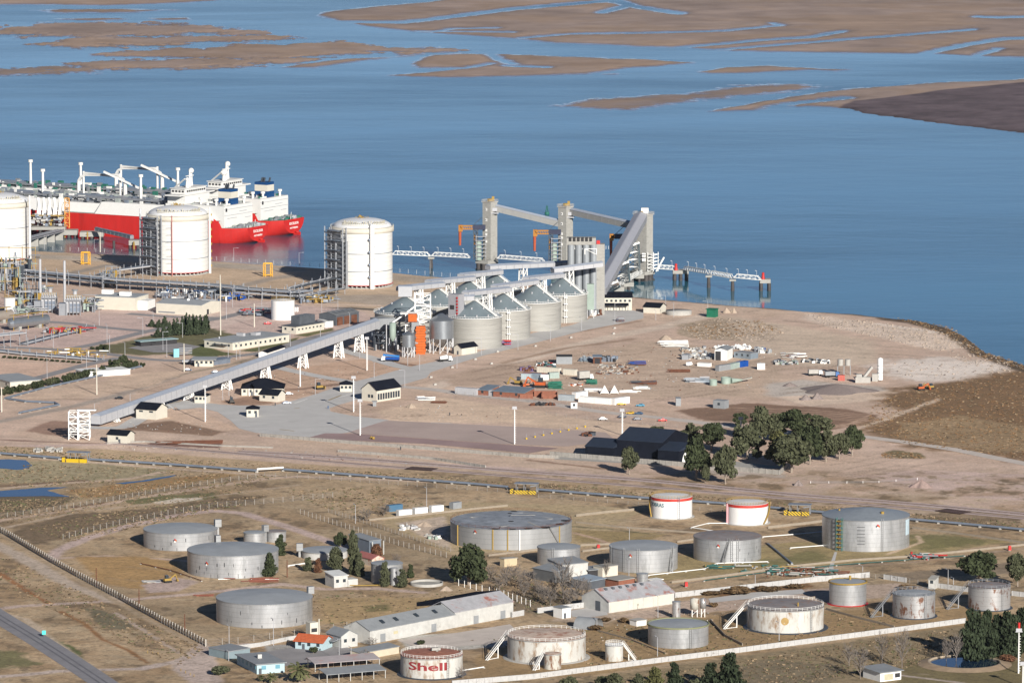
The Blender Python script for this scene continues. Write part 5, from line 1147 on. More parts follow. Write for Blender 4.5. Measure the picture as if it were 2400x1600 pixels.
ship("gas_carrier","red-hulled gas carrier on the far side, green deck and tall blue funnel",GW(689,549.5),HDG,GREENP,"E",False)
p=GW(108,556);mp=MPX(108,556,WZ);t=thing("loading_platform","cluttered concrete loading platform with white loading arms beside the near ship","loading platform",(p.x,p.y,WZ));rr=random.Random(3)
b=MB();b.box((0,6,5),(26,14,2));b.build("platform_slab",CONC,t)
for x in(-11,-4,4,11):
 for y in(1,11):MB().cyl((x,y,-3),(x,y,5),1.0,n=8).build("pile",PILE,t)
b=MB()
for k in range(70):b.use(rr.choice([PIPEG,PIPEB,YELLOW,GALLW,CONCP])).box((rr.uniform(-12,12),rr.uniform(0,12),7+rr.uniform(0,7)),(rr.uniform(.6,3),rr.uniform(.6,3),rr.uniform(.5,2.2)))
b.use(YELLOW).box((0,6,14),(26,8,.4));b.build("pipework",None,t)
for k in range(5):b=MB();x=-6+3.6*k;b.cyl((x,9,7),(x,9,26),.8,n=10);b.beam((x,9,26),(x+1.5,10,11),1.3);b.beam((x+.6,8,25),(x-.6,7,14),.6);b.build("loading_arm",WHITE,t)
lattice(MB(),(14,4,0),3,3,6,26,6,.4).build("access_tower",mat("orange_frame",(.5,.25,.06),.6),t);lattice(MB(),(-14,4,0),3,3,6,18,5,.4).build("access_tower",YELLOW,t)
p=G(76,548);b=MB();t=thing("pipe_trestle","pipe trestle running from shore to the loading platform","pipe trestle",GW(70,566));[b.use(PIPEG).cyl((-6+x,-70,6+z),(20+x,8,6+z),.5,n=6)for x in(-2,0,2)for z in(0,1.2)];[b.use(CONC).box((-7+26*k/6,-70+78*k/6,-3),(5,1.2,8.5))for k in range(7)];b.build("pipes_on_bents",None,t)
dolphin("mooring_dolphin","concrete breasting dolphin next to the loading platform, yellow post on top",141,181,540,551,557,3,None,10);dolphin("mooring_dolphin","wide concrete breasting dolphin at the upper end of the gangway",187,242,544,555,560,3,None,10);dolphin("mooring_dolphin","concrete dolphin half hidden behind the white mast, lower end of the gangway",302,326,564,575,583,2,None,8)
for x,yb,yt in((152,556,541),(205,560,543),(189,540,521),(314,584,566),(62+86,540,484)):
 p=GW(x,yb);hh=AY(x,yt,p.y).z-WZ;t=thing("mooring_post","yellow steel post at the berth, "+{152:"on the dolphin next to the loading platform",205:"near the gangway's upper end",189:"tallest one before the red hull",314:"on the dolphin behind the white mast",148:"at the edge of the loading platform"}[x],"post",(p.x,p.y,WZ));MB().cyl((0,0,0),(0,0,hh),.5,n=8).build("post_shaft",YELLOW,t);MB().box((0,0,hh*.6),(1.6,1.6,.4)).build("collar",YELLOW,t)
A,B=AY(226,541,GW(226,562).y),AY(309,560,GW(309,580).y);t=gallery("gangway","long grey gangway sloping along the near ship's red hull",A,B,2.4,2.2,side=PIPEG,roof=PIPEB,cat="gangway")
p=GW(267,582);MB().cyl((p.x-A.x,p.y-A.y,WZ-2-A.z),(p.x-A.x,p.y-A.y,-1),.9,n=8).build("pier",PILE,t)
def house(name,label,cat,A,B,depth,h,roof='gable',rh=1.6,wall=CREAM,rm=NAVY,win=0,wz=.45,door=None,over=.5,endwin=0,group=None,z=0.0,open_front=None,side_wall=None,base=None,wm=None,wsize=(1.3,1.3),big=False):
 a,bb=G(*A),G(*B);u=bb-a;L=u.length;rot=math.atan2(u.y,u.x);t=thing(name,label,cat,(a.x,a.y,z),rot,group)
 D=depth;b=MB()
 if roof=='gable':
  b.add([(0,0,0),(L,0,0),(L,D,0),(0,D,0),(0,0,h),(L,0,h),(L,D,h),(0,D,h),(0,D/2,h+rh),(L,D/2,h+rh)],[(0,1,5,4),(1,2,6,9,5),(2,3,7,6),(3,0,4,8,7)])
 elif roof=='gablex':
  b.add([(0,0,0),(L,0,0),(L,D,0),(0,D,0),(0,0,h),(L,0,h),(L,D,h),(0,D,h),(L/2,0,h+rh),(L/2,D,h+rh)],[(0,1,5,8,4),(1,2,6,5),(2,3,7,9,6),(3,0,4,7)])
 elif roof=='mono':b.add([(0,0,0),(L,0,0),(L,D,0),(0,D,0),(0,0,h),(L,0,h),(L,D,h+rh),(0,D,h+rh)],[(0,1,5,4),(1,2,6,5),(2,3,7,6),(3,0,4,7)])
 else:b.box((L/2,D/2,0),(L,D,h))
 b.build("wall",wall,t)
 o=over;b=MB();e=.25
 if roof=='gable':
  s=rh/(D/2);k=h-o*s
  for y0,y1 in((-o,D/2),(D+o,D/2)):b.hexa([(-o,y0,k+.04),(L+o,y0,k+.04),(L+o,y1,h+rh+.04),(-o,y1,h+rh+.04)],[(-o,y0,k+e),(L+o,y0,k+e),(L+o,y1,h+rh+e),(-o,y1,h+rh+e)])
 elif roof=='gablex':
  s=rh/(L/2);k=h-o*s
  for x0,x1 in((-o,L/2),(L+o,L/2)):b.hexa([(x0,-o,k+.04),(x1,-o,h+rh+.04),(x1,D+o,h+rh+.04),(x0,D+o,k+.04)],[(x0,-o,k+e),(x1,-o,h+rh+e),(x1,D+o,h+rh+e),(x0,D+o,k+e)])
 elif roof=='hip':
  i=min(L,D)/2;P=[(-o,-o,h),(L+o,-o,h),(L+o,D+o,h),(-o,D+o,h)];Q=[(i,D/2,h+rh),(L-i,D/2,h+rh)]if L>D+.5 else[(L/2,D/2,h+rh),(L/2+.01,D/2,h+rh)]
  b.add(P+Q+[(x,y,z_-.2)for x,y,z_ in P],[(0,1,5,4),(1,2,5),(2,3,4,5),(3,0,4),(6,7,1,0),(7,8,2,1),(8,9,3,2),(9,6,0,3)])
 elif roof=='mono':b.hexa([(-o,-o,h+.02),(L+o,-o,h+.02),(L+o,D+o,h+rh+.05),(-o,D+o,h+rh+.05)],[(-o,-o,h+e),(L+o,-o,h+e),(L+o,D+o,h+rh+e+.03),(-o,D+o,h+rh+e+.03)])
 else:b.box((L/2,D/2,h+.01),(L+2*o,D+2*o,.3))
 b.build("roof",rm,t)
 ww,wh=wsize
 W=MB().box((0,0,0),(ww,.14,wh)).mesh("window")if(win or endwin)else None
 if W is not None:W.materials.clear();W.materials.append(wm or GLASS)
 def pw(x,y,zz,r=0):
  ob=bpy.data.objects.new("window",W);COL.objects.link(ob);ob.parent=t;ob.location=(x,y,zz);ob.rotation_euler=(0,0,r)
 for k in range(win):pw(L*(k+.5)/win,-.03,h*wz)
 for k in range(endwin):pw(-.03,D*(k+.5)/endwin,h*wz,math.pi/2);pw(L+.03,D*(k+.5)/endwin,h*wz,math.pi/2)
 for d in([door]if isinstance(door,(int,float))else door or[]):b=MB();b.box((L*d,-.04,0.02),(2.8 if big else 1.1,.16,3.2 if big else 2.1));b.build("door",GREY if big else DGREY,t)
 if open_front:
  b=MB();x0,x1,z1=open_front;b.box((L*(x0+x1)/2,-.03,.02),(L*(x1-x0),.12,z1));b.build("opening",DARK,t)
 return t,L,D,h
HT_=lambda A,px:HT(A[0],A[1],px)
house("small_house","small cream house with black roof below the white lattice loading tower","house",(252,1037),(297,1040),8,4.2,'gable',1.8,win=1,door=.62)
house("warehouse_shed","cream shed with black roof standing under the low part of the long conveyor","shed",(319,980),(366,983.5),11,5.0,'gable',2.6,win=2,wsize=(2.2,.8),wz=.7)
house("guard_cabin","cream cabin on a pale base under the long conveyor, beside a light mast","cabin",(456,944),(484,945),6.5,4.0,'hip',1.5,win=3,base=1)
t,L,D,h=house("office_house","large cream office with black hipped roof below the long conveyor","office",(566,927),(664,927),17,4.0,'hip',4.2,win=7,door=.25);
b=MB();b.add([(L*.18,-2.2,4.0),(L*.34,-2.2,4.0),(L*.26,-2.2,6.2),(L*.26,5,6.4)],[(0,2,3),(2,1,3)]);b.build("porch_roof",NAVY,t);b=MB();[b.beam((L*f,-2,0),(L*f,-2,4),.3)for f in(.19,.33)];b.build("porch_post",WHITE,t)
house("annex_house","cream annex with black roof standing in front of the large hipped office","house",(608,939),(651,942),8,3.6,'gable',2.2,win=2)
house("ticket_booth","square cream booth with black roof on an island in the concrete apron","booth",(578,977),(606,977),6.5,4.2,'hip',1.6,win=2,door=.8)
house("ticket_booth","square cream booth with black pyramid roof beside the entry lane, near a tall light mast","booth",(797,918),(825,918),6.5,4.0,'hip',1.7,win=3)
t,L,D,h=house("weighing_hall","long cream hall with big black gable roof and row of front windows","hall",(848,938),(883,942),19,6.2,'gablex',3.6,win=0);
b=MB();[b.box((L*.5+x,-.03,2),(1.4,.15,1.6))for x in(-.1,2.0)];b.build("window",GLASS,t)
for k in range(9):b=MB();b.box((L+.03,1.4+2.0*k,1),(.15,1.4,3.2));b.build("window",GLASS,t)
house("utility_kiosk","tiny grey kiosk in front of the cream hall with the big black roof","kiosk",(874,952),(882,952),1.6,2.4,'flat',0,GREY,GREY)
house("control_house","small cream house with black roof at the foot of the elevator tower","house",(1064,830),(1082,832),13,4.0,'gablex',1.9,win=0,door=.5)
t,L,D,h=house("canteen_building","two-storey cream building with black roof and veranda beside the sloping gallery","building",(1417,727),(1481,727),14,7.6,'gable',2.4,win=6,wz=.66);b=MB();b.hexa([(-1.5,-4,3.1),(L*.88,-4,3.1),(L*.88,0,4.0),(-1.5,0,4.0)],[(-1.5,-4,3.3),(L*.88,-4,3.3),(L*.88,0,4.3),(-1.5,0,4.3)]);b.build("veranda_roof",NAVY,t);b=MB();[b.beam((L*f,-3.8,0),(L*f,-3.8,3.2),.3)for f in(.02,.2,.42,.64,.85)];b.build("veranda_post",DGREY,t)
house("cream_shed","cream shed with black roof next to the low round concrete slab","shed",(1508,733),(1546,735),10,3.6,'gable',2.0)
c,r,h=place_cyl(1561,1622,740,731);t=thing("foundation_ring","low round pale concrete slab beside a cream shed on the headland","slab",c);MB().lathe([(r,0),(r,h),(.01,h+.2)],48).build("slab",CONCP,t)
house("green_hut","dark green box hut alone on the headland above the shore","hut",(1656,743),(1676,744),5,4.6,'flat',0,GREENB,GREENB)
SHEDR=mat("black_roof_sheet",(.022,.030,.048),.55,var=.15,spec=.2)  # blue-grey sheen of the roof planes mixed into a lighter base colour
t,L,D,h=house("black_warehouse","large black warehouse with stepped roofs beside the eucalyptus grove","warehouse",(1446,1073.5),(1552,1081),30,9.0,'gable',4.2,NAVY,SHEDR,over=.3)
b=MB();b.box((-7.5,6,0),(15,20,5.4));b.hexa([(-15.3,-4.3,5.42),(-.02,-4.3,5.42),(-.02,16,5.42),(-15.3,16,5.42)],[(-15.3,-4.3,5.6),(-.02,-4.3,5.6),(-.02,6,8.6),(-15.3,6,8.6)]);b.mi[-6:]=[1]*6;b.mats=[NAVY,SHEDR];b.build("left_wing",None,t)
b=MB();b.box((L+5.5,4,0),(11,18,6.2));b.hexa([(L+.02,-5.3,6.22),(L+11.3,-5.3,6.22),(L+11.3,13,6.22),(L+.02,13,6.22)],[(L+.02,-5.3,6.4),(L+11.3,-5.3,6.4),(L+11.3,8,8.8),(L+.02,8,8.8)]);b.mi[-6:]=[1]*6;b.mats=[NAVY,SHEDR];b.build("right_wing",None,t)
p=G(1606,1084);t=thing("dome_tent","pale rounded tank end showing behind the front eucalyptus","tank",p);MB().sphere((0,3,0),5.2,16,8).build("shell",TWHITE,t)
t,L,D,h=house("white_warehouse","long white flat-roofed warehouse with two roof units in the process plant","warehouse",(223,724),(317,728),20,7.6,'flat',0,CREAM,mat("flat_roof_grey",(.27,.29,.31),.8,var=.1),over=.2)
for x,y in((3,12),(17,6)):MB().box((x,y,h+.3),(6.5,3.4,2.4)).build("roof_unit",WHITE,t)
MB().box((L+3,D*.5,0),(6,D*.6,5.5)).build("side_wing",WHITE,t)
t,L,D,h=house("white_warehouse","broad white warehouse with grey roof right of the one with roof units","warehouse",(366,734),(472,740),24,6.0,'gable',1.4,CREAM,MATS["flat_roof_grey"],over=.1)
b=MB();b.box((7,0,.6),(11,.2,.8));b.build("base_vent",PIPEG,t);MB().sphere((16,10,h+1.6),1.0).build("roof_vent",WHITE,t);MB().box((L+.03,8,0),(.2,2.4,3)).build("door",DARK,t);MB().box((L-5,D*.8,h),(8,3,1.4)).build("roof_unit",GALLW,t)
t,L,D,h=house("office_block","long white single-storey office with grey flat roof below the white tank","office",(479,814),(545,821),48,4.2,'flat',0,CREAM,MATS["flat_roof_grey"],win=4,endwin=0,over=.4)
for k in range(11):b=MB();b.box((L+.03,3+4.1*k,1.6),(.15,1.4,1.3));b.build("window",GLASS,t)
b=MB();b.box((5,25,h+.3),(5,2,1.6));b.box((9,33,h+.3),(4,4,1.5));b.cyl((4,8,h),(4,8,h+1.4),.4);b.build("roof_unit",GALLW,t);b=MB();b.box((L*.62,-1.2,2.7),(L*.5,2.4,.2));b.build("awning",DGREY,t)
t,L,D,h=house("maintenance_building","cream building with dark grey hipped roof and raised upper part","building",(661,780),(694,783),26,4.4,'hip',1.2,CREAM,DGREY,win=2)
b=MB();b.box((L*.5,D*.5,h+.4),(L*.62,D*.55,4.6));b.build("upper_block",DGREY,t);b=MB();[b.box((L*.5,D*(.3+.1*k),h+5.02),(L*.6,.5,.12))for k in range(5)];b.build("roof_light",PIPEG,t)
for k in range(7):b=MB();b.box((L+.03,2.6+3.4*k,2),(.15,1.3,.9));b.build("window",GLASS,t)
t,L,D,h=house("dark_workshop","dark grey workshop with open bays and light roof strips","workshop",(748,760),(787,763.5),22,6.0,'gablex',1.6,DGREY,mat("workshop_roof",(.15,.16,.17),.6,.1,var=.1),over=.3)
b=MB();[b.box((L*.5,D*(.14+.18*k),h+1.62),(L*.9,.9,.1))for k in range(5)];b.build("roof_light",PIPEG,t);b=MB();[b.box((L+.03,3.8+k*6.8,.02),(.2,5.4,4.8))for k in range(3)];b.build("open_bay",BROWN,t)
house("white_container","white container box next to the dark grey workshop","container",(744,760),(768,767),2.6,2.8,'flat',0,WHITE,WHITE,over=.02);house("white_container","smaller white container on the near side of the dark grey workshop","container",(763,768),(781,765.5),2.6,3.0,'flat',0,WHITE,WHITE,over=.02)
house("gatehouse","cream gatehouse with wide grey roof and front windows above the long conveyor","gatehouse",(456,859),(500,859),10,3.8,'flat',0,CREAM,MATS["flat_roof_grey"],win=4,door=.2,over=1.6)
house("side_canopy","flat grey canopy joined to the right of the cream gatehouse","canopy",(502,856),(540,850),6,2.4,'flat',0,PIPEB,PIPEB,over=.5)
house("low_shelter","long white low shelter roof along the hedge","shelter",(177,877),(200,884),26,2.6,'flat',0,WHITE,WHITE,over=.3)
house("low_building","low cream building with grey roof at the left edge by the hedge","building",(-30,898),(24,913),18,4.0,'flat',0,CREAM,MATS["flat_roof_grey"],win=3,over=.4)
house("dark_canopy","dark narrow canopy roof seen just above the long conveyor","canopy",(626,838),(668,824),5,2.8,'gable',.8,WHITE,NAVY)
p=G(425,836);t=thing("sign_board","pale blue entrance sign panel with white slats behind it","sign",p,.45);b=MB();b.box((-3,0,0),(3.2,.6,4.6));b.build("blue_panel",mat("sign_blue",(.20,.47,.55),.6),t);b=MB();[b.box((2.6,.5,1.4+k),(8,.2,.5))for k in range(4)];b.build("slat_fence",PIPEG,t)
house("shade_carport","long dark carport roof over parked cars by the lawn","carport",(330,812),(415,805),6,2.6,'flat',0,DARK,mat("shade_net",(.25,.35,.36),.8),over=.6)
tank("plain white storage tank with yellow fittings behind the offices",634.7,689.5,751,706,wall=TWHITE,roof=TWHITE,cone=.12,rail=YELLOW,ladder=[-150],seam=False)
tank("small white tank with yellow rim among the pipework at left",9,34.5,733,699,wall=TWHITE,roof=TWHITE,cone=.1,rail=YELLOW,seam=False)
for x0,x1,lab in((690,694,"small upright white vessel behind the plain white tank, left one"),(694.5,699.5,"small upright white vessel behind the plain white tank, right one")):tank(lab,x0,x1,730.5,720,wall=TWHITE,roof=TWHITE,seam=False,cat="vessel",name="upright_vessel")
tank("white upright vessel under the pipe bridge of the rightmost domed tank",734,741,706,693,wall=TWHITE,roof=TWHITE,seam=False,cat="vessel",name="upright_vessel")
for i,(x,yb,ys,lab,l2)in enumerate(((114,733,607,"left","left of"),(172,739,611,"right","right of"))):
 p=G(x,yb);k=MPX(x,yb);t=thing("furnace","grey process furnace with arched top, %s one of the pair"%lab,"furnace",p);w_=34*k;b=MB();b.box((0,6,1.5),(w_,12,6.5));b.cyl((-w_*.5,6,8),(w_*.5,6,8),3.4,n=16);b.build("casing",GALLW,t)
 b=MB();b.box((1,-.1,2),(w_*.7,.3,2.6));b.box((1,-.1,5),(w_*.7,.3,1.9));b.build("louvre",PIPEB,t);b=MB();[b.beam((-w_*.5+w_*j/4,-1,0),(-w_*.5+w_*j/4,-1,9),.35)for j in range(5)];b.box((0,-1,9),(w_*1.1,2,.3));b.box((-w_*.7,3,0),(5,7,7));b.build("steel_frame",PIPEG,t)
 b=MB();[b.beam((-w_*.5,0,11+j),(w_*.5,0,11+j),.2)for j in range(2)];[b.beam((-w_*.5+j*1.4,0,10),(-w_*.5+j*1.4,0,12),.2)for j in range(8)];b.build("yellow_rail",YELLOW,t)
 ps=G(95 if i==0 else 152,yb-16);t=thing("exhaust_stack","tall slim white exhaust stack behind the %s furnace"%lab,"stack",ps);hs=HT(95 if i==0 else 152,yb-16,yb-16-ys);MB().cyl((0,0,0),(0,0,hs),.85,.75,n=14).build("flue",GALLW,t);MB().ring((0,0),.9,hs*.6,.12,14).build("collar",PIPEB,t)
 ps=G(x+4,yb-14);t=thing("exhaust_stack","short wide white stack just %s the tall stack, over the %s furnace"%("right of",lab),"stack",ps);hs=HT(x+4,yb-14,44);MB().cyl((0,0,0),(0,0,hs),1.2,n=14).build("flue",GALLW,t);MB().cyl((0,0,hs),(0,0,hs+.6),1.9,n=14).build("cap",GREY,t)
for x0,x1,y,lab in((25,110,779,"silver horizontal pressure vessel under yellow walkways"),(-60,26,768,"dull brown horizontal pressure vessel cut off by the left edge")):
 A,B=G(x0,y-4),G(x1,y-14);t=thing("pressure_vessel",lab,"pressure vessel",A);q=B-A;b=MB();z=Vector((0,0,4.2));b.cyl(z,q+z,3.0,n=20);d=q.normalized();b.cyl(z,z-d*1.4,3.0,1.4,n=20);b.build("shell",GALV if x0>0 else mat("brown_vessel",(.25,.22,.19),.5,.2),t)
 b=MB();[b.box(tuple(q*f),(2,4.5,2.2),math.atan2(q.y,q.x))for f in(.2,.75)];b.build("saddle",CONC,t);b=MB();m=q*.5;b.beam(z+Vector((0,0,4.6)),q+z+Vector((0,0,4.6)),1.8,.3);[b.beam(q*f+Vector((0,-3,0)),q*f+Vector((0,-3,9.4)),.35)for f in(.1,.5,.9)];b.build("walkway",YELLOW,t)
def rack(label,pts,wd=7,z=4.5,n=7,levels=2,bend=True,ms=(PIPEG,PIPEB,STEELD,GALLW,PIPEB),cat="pipe rack",name="pipe_rack",lean=0):
 P=[G(*p)for p in pts];t=thing(name,label,cat,P[0]);P=[p-P[0]for p in P];b=MB()
 for lv in range(levels):
  for i in range(n):
   o=(i/(n-1)-.5)*wd;b.use(R.choice(ms));rad=R.choice([.25,.35,.5])
   for a,c in zip(P,P[1:]):
    d=(c-a).normalized();sd=Vector((d.y,-d.x,0));b.cyl(a+sd*o+Vector((0,0,z+lv*2.2)),c+sd*o+Vector((0,0,z+lv*2.2)),rad,n=6)
 b.build("pipe_bundle",None,t);b=MB()
 for a,c in zip(P,P[1:]):
  d=(c-a).normalized();sd=Vector((d.y,-d.x,0));k=max(1,int((c-a).length/9))
  for j in range(k+1):
   m=a.lerp(c,j/k)
   for s in(-1,1):b.beam(m+sd*s*wd*.5,m+sd*s*wd*.5+Vector((0,0,z+levels*2.2)),.4)
   for lv in range(levels):b.beam(m-sd*wd*.55+Vector((0,0,z-.5+lv*2.2)),m+sd*wd*.55+Vector((0,0,z-.5+lv*2.2)),.35)
 b.build("support_frame",PIPEG,t);return t
rack("main multi-pipe rack crossing the plant below the domed tanks, left stretch",[(43,655),(252,676)],9,4,9);rack("main multi-pipe rack, stretch right of the small valve deck",[(252,676),(500,691),(560,697)],9,4,9);rack("main multi-pipe rack, last stretch towards the rightmost domed tank",[(560,697),(690,706),(720,702)],9,3.5,9)
rack("raised pipe bridge leading up to the rightmost domed tank",[(682,702),(720,692),(780,678)],5,7,5,1);rack("lower pipe bridge along the foot of the rightmost domed tank",[(716,706),(800,689)],5,3.4,6,1);rack("raised pipe bridge leading to the middle domed tank",[(232,668),(272,655),(380,641)],6,6,5,1)
rack("low bundle of pipes on sleepers left of the hedge road",[(-30,822),(60,832),(235,846)],7,1.0,7,1);rack("short slanting pipe rack beside the red pipework",[(56,810),(130,791),(212,772)],5,1.2,5,1)
t=rack("portal frame of pipes at the left edge in front of the horizontal vessels",[(-20,816),(54,808)],6,7,5,1)
def pipe(label,pts,r,z,m=PIPEB,sup=8,name="pipeline",cat="pipeline",supm=CONCP,collar=None):
 P=[G(*p)for p in pts];t=thing(name,label,cat,P[0]);o=P[0];Q=[p-o+Vector((0,0,z))for p in P];MB().tube(Q,r,10).build("pipe",m,t);b=MB()
 for a,c in zip(Q,Q[1:]):
  k=max(1,int((c-a).length/sup));rot=math.atan2((c-a).y,(c-a).x)
  for j in range(k+1):p=a.lerp(c,j/k);b.box((p.x,p.y,0),(.8,r*2.8,max(.3,z-r*.6)),rot)
 b.build("support",supm,t);return t
pipe("blue-grey pipe following the hedge and turning back at its left end",[(331,861),(200,890),(100,912),(12,936),(60,943),(128,946),(138,951),(45,970)],.55,.7)
pipe("large pipeline running past the yellow crossings, left stretch beside the blue ponds",[(-60,1063),(0,1066),(140,1077)],.55,1.0,collar=1);pipe("large pipeline from the solid yellow crossing to the raised white piece",[(205,1080),(400,1092),(602,1107)],.55,1.0);pipe("short raised white pipe joining two stretches of the large pipeline",[(602,1107),(664,1103)],.5,1.6,WHITE,30)
pipe("large pipeline from the white piece to the striped crossing in the middle",[(664,1104),(900,1122),(1100,1137),(1190,1145)],.55,1.0);pipe("large pipeline between the two striped crossings, behind the white tanks",[(1258,1151),(1500,1170),(1700,1184),(1838,1196)],.55,1.0);pipe("large pipeline from the right-hand crossing to the right edge",[(1897,1202),(2100,1218),(2250,1231),(2440,1249)],.55,1.0)
STRIPE=bpy.data.materials.new("hazard_stripe");STRIPE.use_nodes=True
_t=STRIPE.node_tree;_g=_t.nodes.new("ShaderNodeNewGeometry");_w=_t.nodes.new("ShaderNodeTexWave");_w.bands_direction='DIAGONAL';_w.inputs['Scale'].default_value=.55;_c=_t.nodes.new("ShaderNodeValToRGB");_c.color_ramp.interpolation='CONSTANT'
_c.color_ramp.elements[0].color=(.62,.42,.02,1);_c.color_ramp.elements[1].position=.55;_c.color_ramp.elements[1].color=(.03,.03,.03,1)
_t.links.new(_g.outputs['Position'],_w.inputs[0]);_t.links.new(_w.outputs['Fac'],_c.inputs[0]);_t.links.new(_c.outputs[0],_t.nodes["Principled BSDF"].inputs['Base Color'])
for x0,x1,y,lab,m in((146,204,1082,"yellow pipeline crossing with mostly plain yellow sides near the blue ponds",YELB),(1196,1257,1156,"black and yellow striped pipeline crossing above the very wide old tank",STRIPE),(1838,1897,1206,"black and yellow striped pipeline crossing between white tank and cone-roof tank",STRIPE)):
 A,B=G(x0,y),G(x1,y+2);k=(B-A).length;t=thing("pipeline_crossing",lab,"pipeline crossing",A,math.atan2((B-A).y,(B-A).x));b=MB();b.box((k*.42,0,0),(k*.5,1.2,1.7));b.box((k*.85,0,0),(k*.28,1.4,1.7));b.box((.6,.3,0),(1.4,1.2,2.2));b.build("barrier",m,t)
 b=MB();[b.beam((k*f,y_,0),(k*f,y_,4.4),.3)for f in(.2,.5,.98)for y_ in(1.5,5)];b.box((k*.58,3.2,4.4),(k*.9,5,.3));b.beam((k*.75,1.2,3.4),(k*1.0,1.2,4.0),.5);b.build("canopy",PIPEG,t)
for x,yb,yt,lab in((201,620,591,"yellow portal frame of ladders left of the middle domed tank"),(628,648,617,"yellow portal frame of ladders between the domed tanks")):
 p=G(x,yb);h=HT(x,yb,yb-yt);t=thing("yellow_portal",lab,"portal frame",p);b=MB()
 for s in(-2.2,2.2):lattice(b,(s,0,0),1.3,1.3,0,h,5,.28)
 b.beam((-2.6,0,h),(2.6,0,h),.8);b.beam((-2.6,0,1),(2.6,0,1),.5);b.build("ladder_frame",mat("portal_yellow",(.62,.33,.02),.6),t)
def clutter(name,label,cat,poly,n,hmax,ms,seed,wmax=3.0,frame=None):
 rr=random.Random(seed);P=[G(*p)for p in poly];c=sum(P,Vector())/len(P);t=thing(name,label,cat,c);b=MB();x0,x1=min(p.x for p in P),max(p.x for p in P);y0,y1=min(p.y for p in P),max(p.y for p in P)
 for k in range(n):
  x,y=rr.uniform(x0,x1)-c.x,rr.uniform(y0,y1)-c.y;b.use(rr.choice(ms));q=rr.random()
  if q<.35:b.cyl((x,y,0),(x,y,rr.uniform(.4,1)*hmax),rr.uniform(.2,.6),n=8)
  elif q<.7:b.box((x,y,rr.uniform(0,.4)*hmax),(rr.uniform(.5,wmax),rr.uniform(.5,wmax),rr.uniform(.15,.5)*hmax),rr.uniform(0,1))
  else:z=rr.uniform(.1,.9)*hmax;b.cyl((x,y,z),(x+rr.uniform(2,9),y+rr.uniform(-1,1),z),rr.uniform(.15,.4),n=6)
 b.build("pipework",None,t)
 if frame:
  b=MB();nx=max(1,int((x1-x0)/7));
  for i in range(nx+1):
   for y in(y0-c.y,y1-c.y):b.beam((x0-c.x+(x1-x0)*i/nx,y,0),(x0-c.x+(x1-x0)*i/nx,y,hmax*1.05),.35)
  for y in(y0-c.y,y1-c.y):
   for f in(.5,1.0):b.beam((x0-c.x,y,hmax*f),(x1-c.x,y,hmax*f),.35)
  b.build("steel_frame",frame,t)
 return t
PM=[PIPEG,PIPEB,GALLW,YELLOW,PALEG,STEELD]
clutter("process_unit","dense process unit of pipes and yellow platforms at the left edge below the leftmost tank","process unit",[(-40,690),(44,690),(44,640),(-40,640)],190,16,PM,31,3,YELLOW);clutter("process_unit","low process unit between the left tank and the furnaces","process unit",[(44,715),(88,720),(88,695),(44,690)],110,10,PM,32,3,PIPEG)
clutter("process_unit","tangle of pipes right of the right-hand furnace","process unit",[(194,732),(222,732),(222,722),(194,722)],50,8,PM,33,3,PIPEG);clutter("process_unit","low pipework with white drums left of the furnaces","process unit",[(36,738),(82,742),(82,728),(36,728)],60,5,[GALLW,PIPEG,STEELD,PALEG],34)
clutter("pump_station","row of blue and white pumps below the main pipe rack","pump station",[(370,700),(545,708),(545,694),(370,686)],170,5,[BLUE,PIPEG,WHITE,PIPEB,STEELD,PIPEG,PIPEB,PIPEG],35,2.2);clutter("valve_platform","small valve platform with yellow rail on the main pipe rack","valve platform",[(248,672),(268,672),(268,662),(248,662)],40,10,[YELLOW,PIPEG,PIPEB],36,2.5,PIPEG)
clutter("valve_platform","yellow-railed valves at the corner below the rightmost domed tank","valve platform",[(700,712),(780,712),(770,703),(706,703)],80,4,[YELLOW,PIPEG,PIPEB,YELLOW],37);clutter("valve_platform","yellow-railed pipe crossing beside the main pipe rack, near the white tank","valve platform",[(528,704),(570,706),(570,700),(528,698)],50,4,[YELLOW,PIPEG,BLUEC],38)
clutter("red_manifold","red fire-water pipework beside the horizontal vessels","pipework",[(105,783),(188,783),(185,776),(108,776)],60,3.5,[REDP,REDP,YELLOW,PIPEG],39);clutter("yellow_pipework","yellow handrails and pipes at the left end of the low pipe bundle","pipework",[(110,832),(235,838),(235,832),(110,826)],50,3,[YELLOW,YELLOW,WHITE],40)
clutter("pump_skid","pumps and pipes left of the plain white tank","pump skid",[(560,742),(626,742),(620,730),(565,730)],60,3.5,[PIPEG,PIPEB,STEELD,REDP],41);clutter("pipe_manifold","brown and grey pipe manifold along the white wall below the silver tanks","pipe manifold",[(1792,1352),(1960,1340),(1960,1332),(1792,1340)],130,1.6,[PIPEG,BROWN,CONC,BROWN,TEAL],42,1.4);clutter("pipe_manifold","green valve steps over the pipes near the brown-roofed silver tank","pipe manifold",[(1650,1335),(1680,1335),(1680,1325),(1650,1325)],24,1.6,[TEAL,YELLOW,TEAL],43,1.4)
clutter("pipe_manifold","yellow and green valve row right of the green valve steps","pipe manifold",[(1720,1342),(1850,1330),(1850,1324),(1720,1336)],40,1.2,[YELLOW,TEAL,CONC,CONC],44,1.6);clutter("valve_skid","red and green valve skid on the pipe wall by the trees at right","valve skid",[(2138,1313),(2175,1313),(2175,1304),(2138,1304)],40,2.4,[REDP,CONCP,TEAL,PIPEG],45,2.4)
clutter("truck_intake","dark shaded intake machinery under the leftmost silo","machinery",[(880,822),(930,822),(930,806),(880,806)],60,9,[PIPEB,STEELD,GALLW,STEELD],46,3,STEELD)
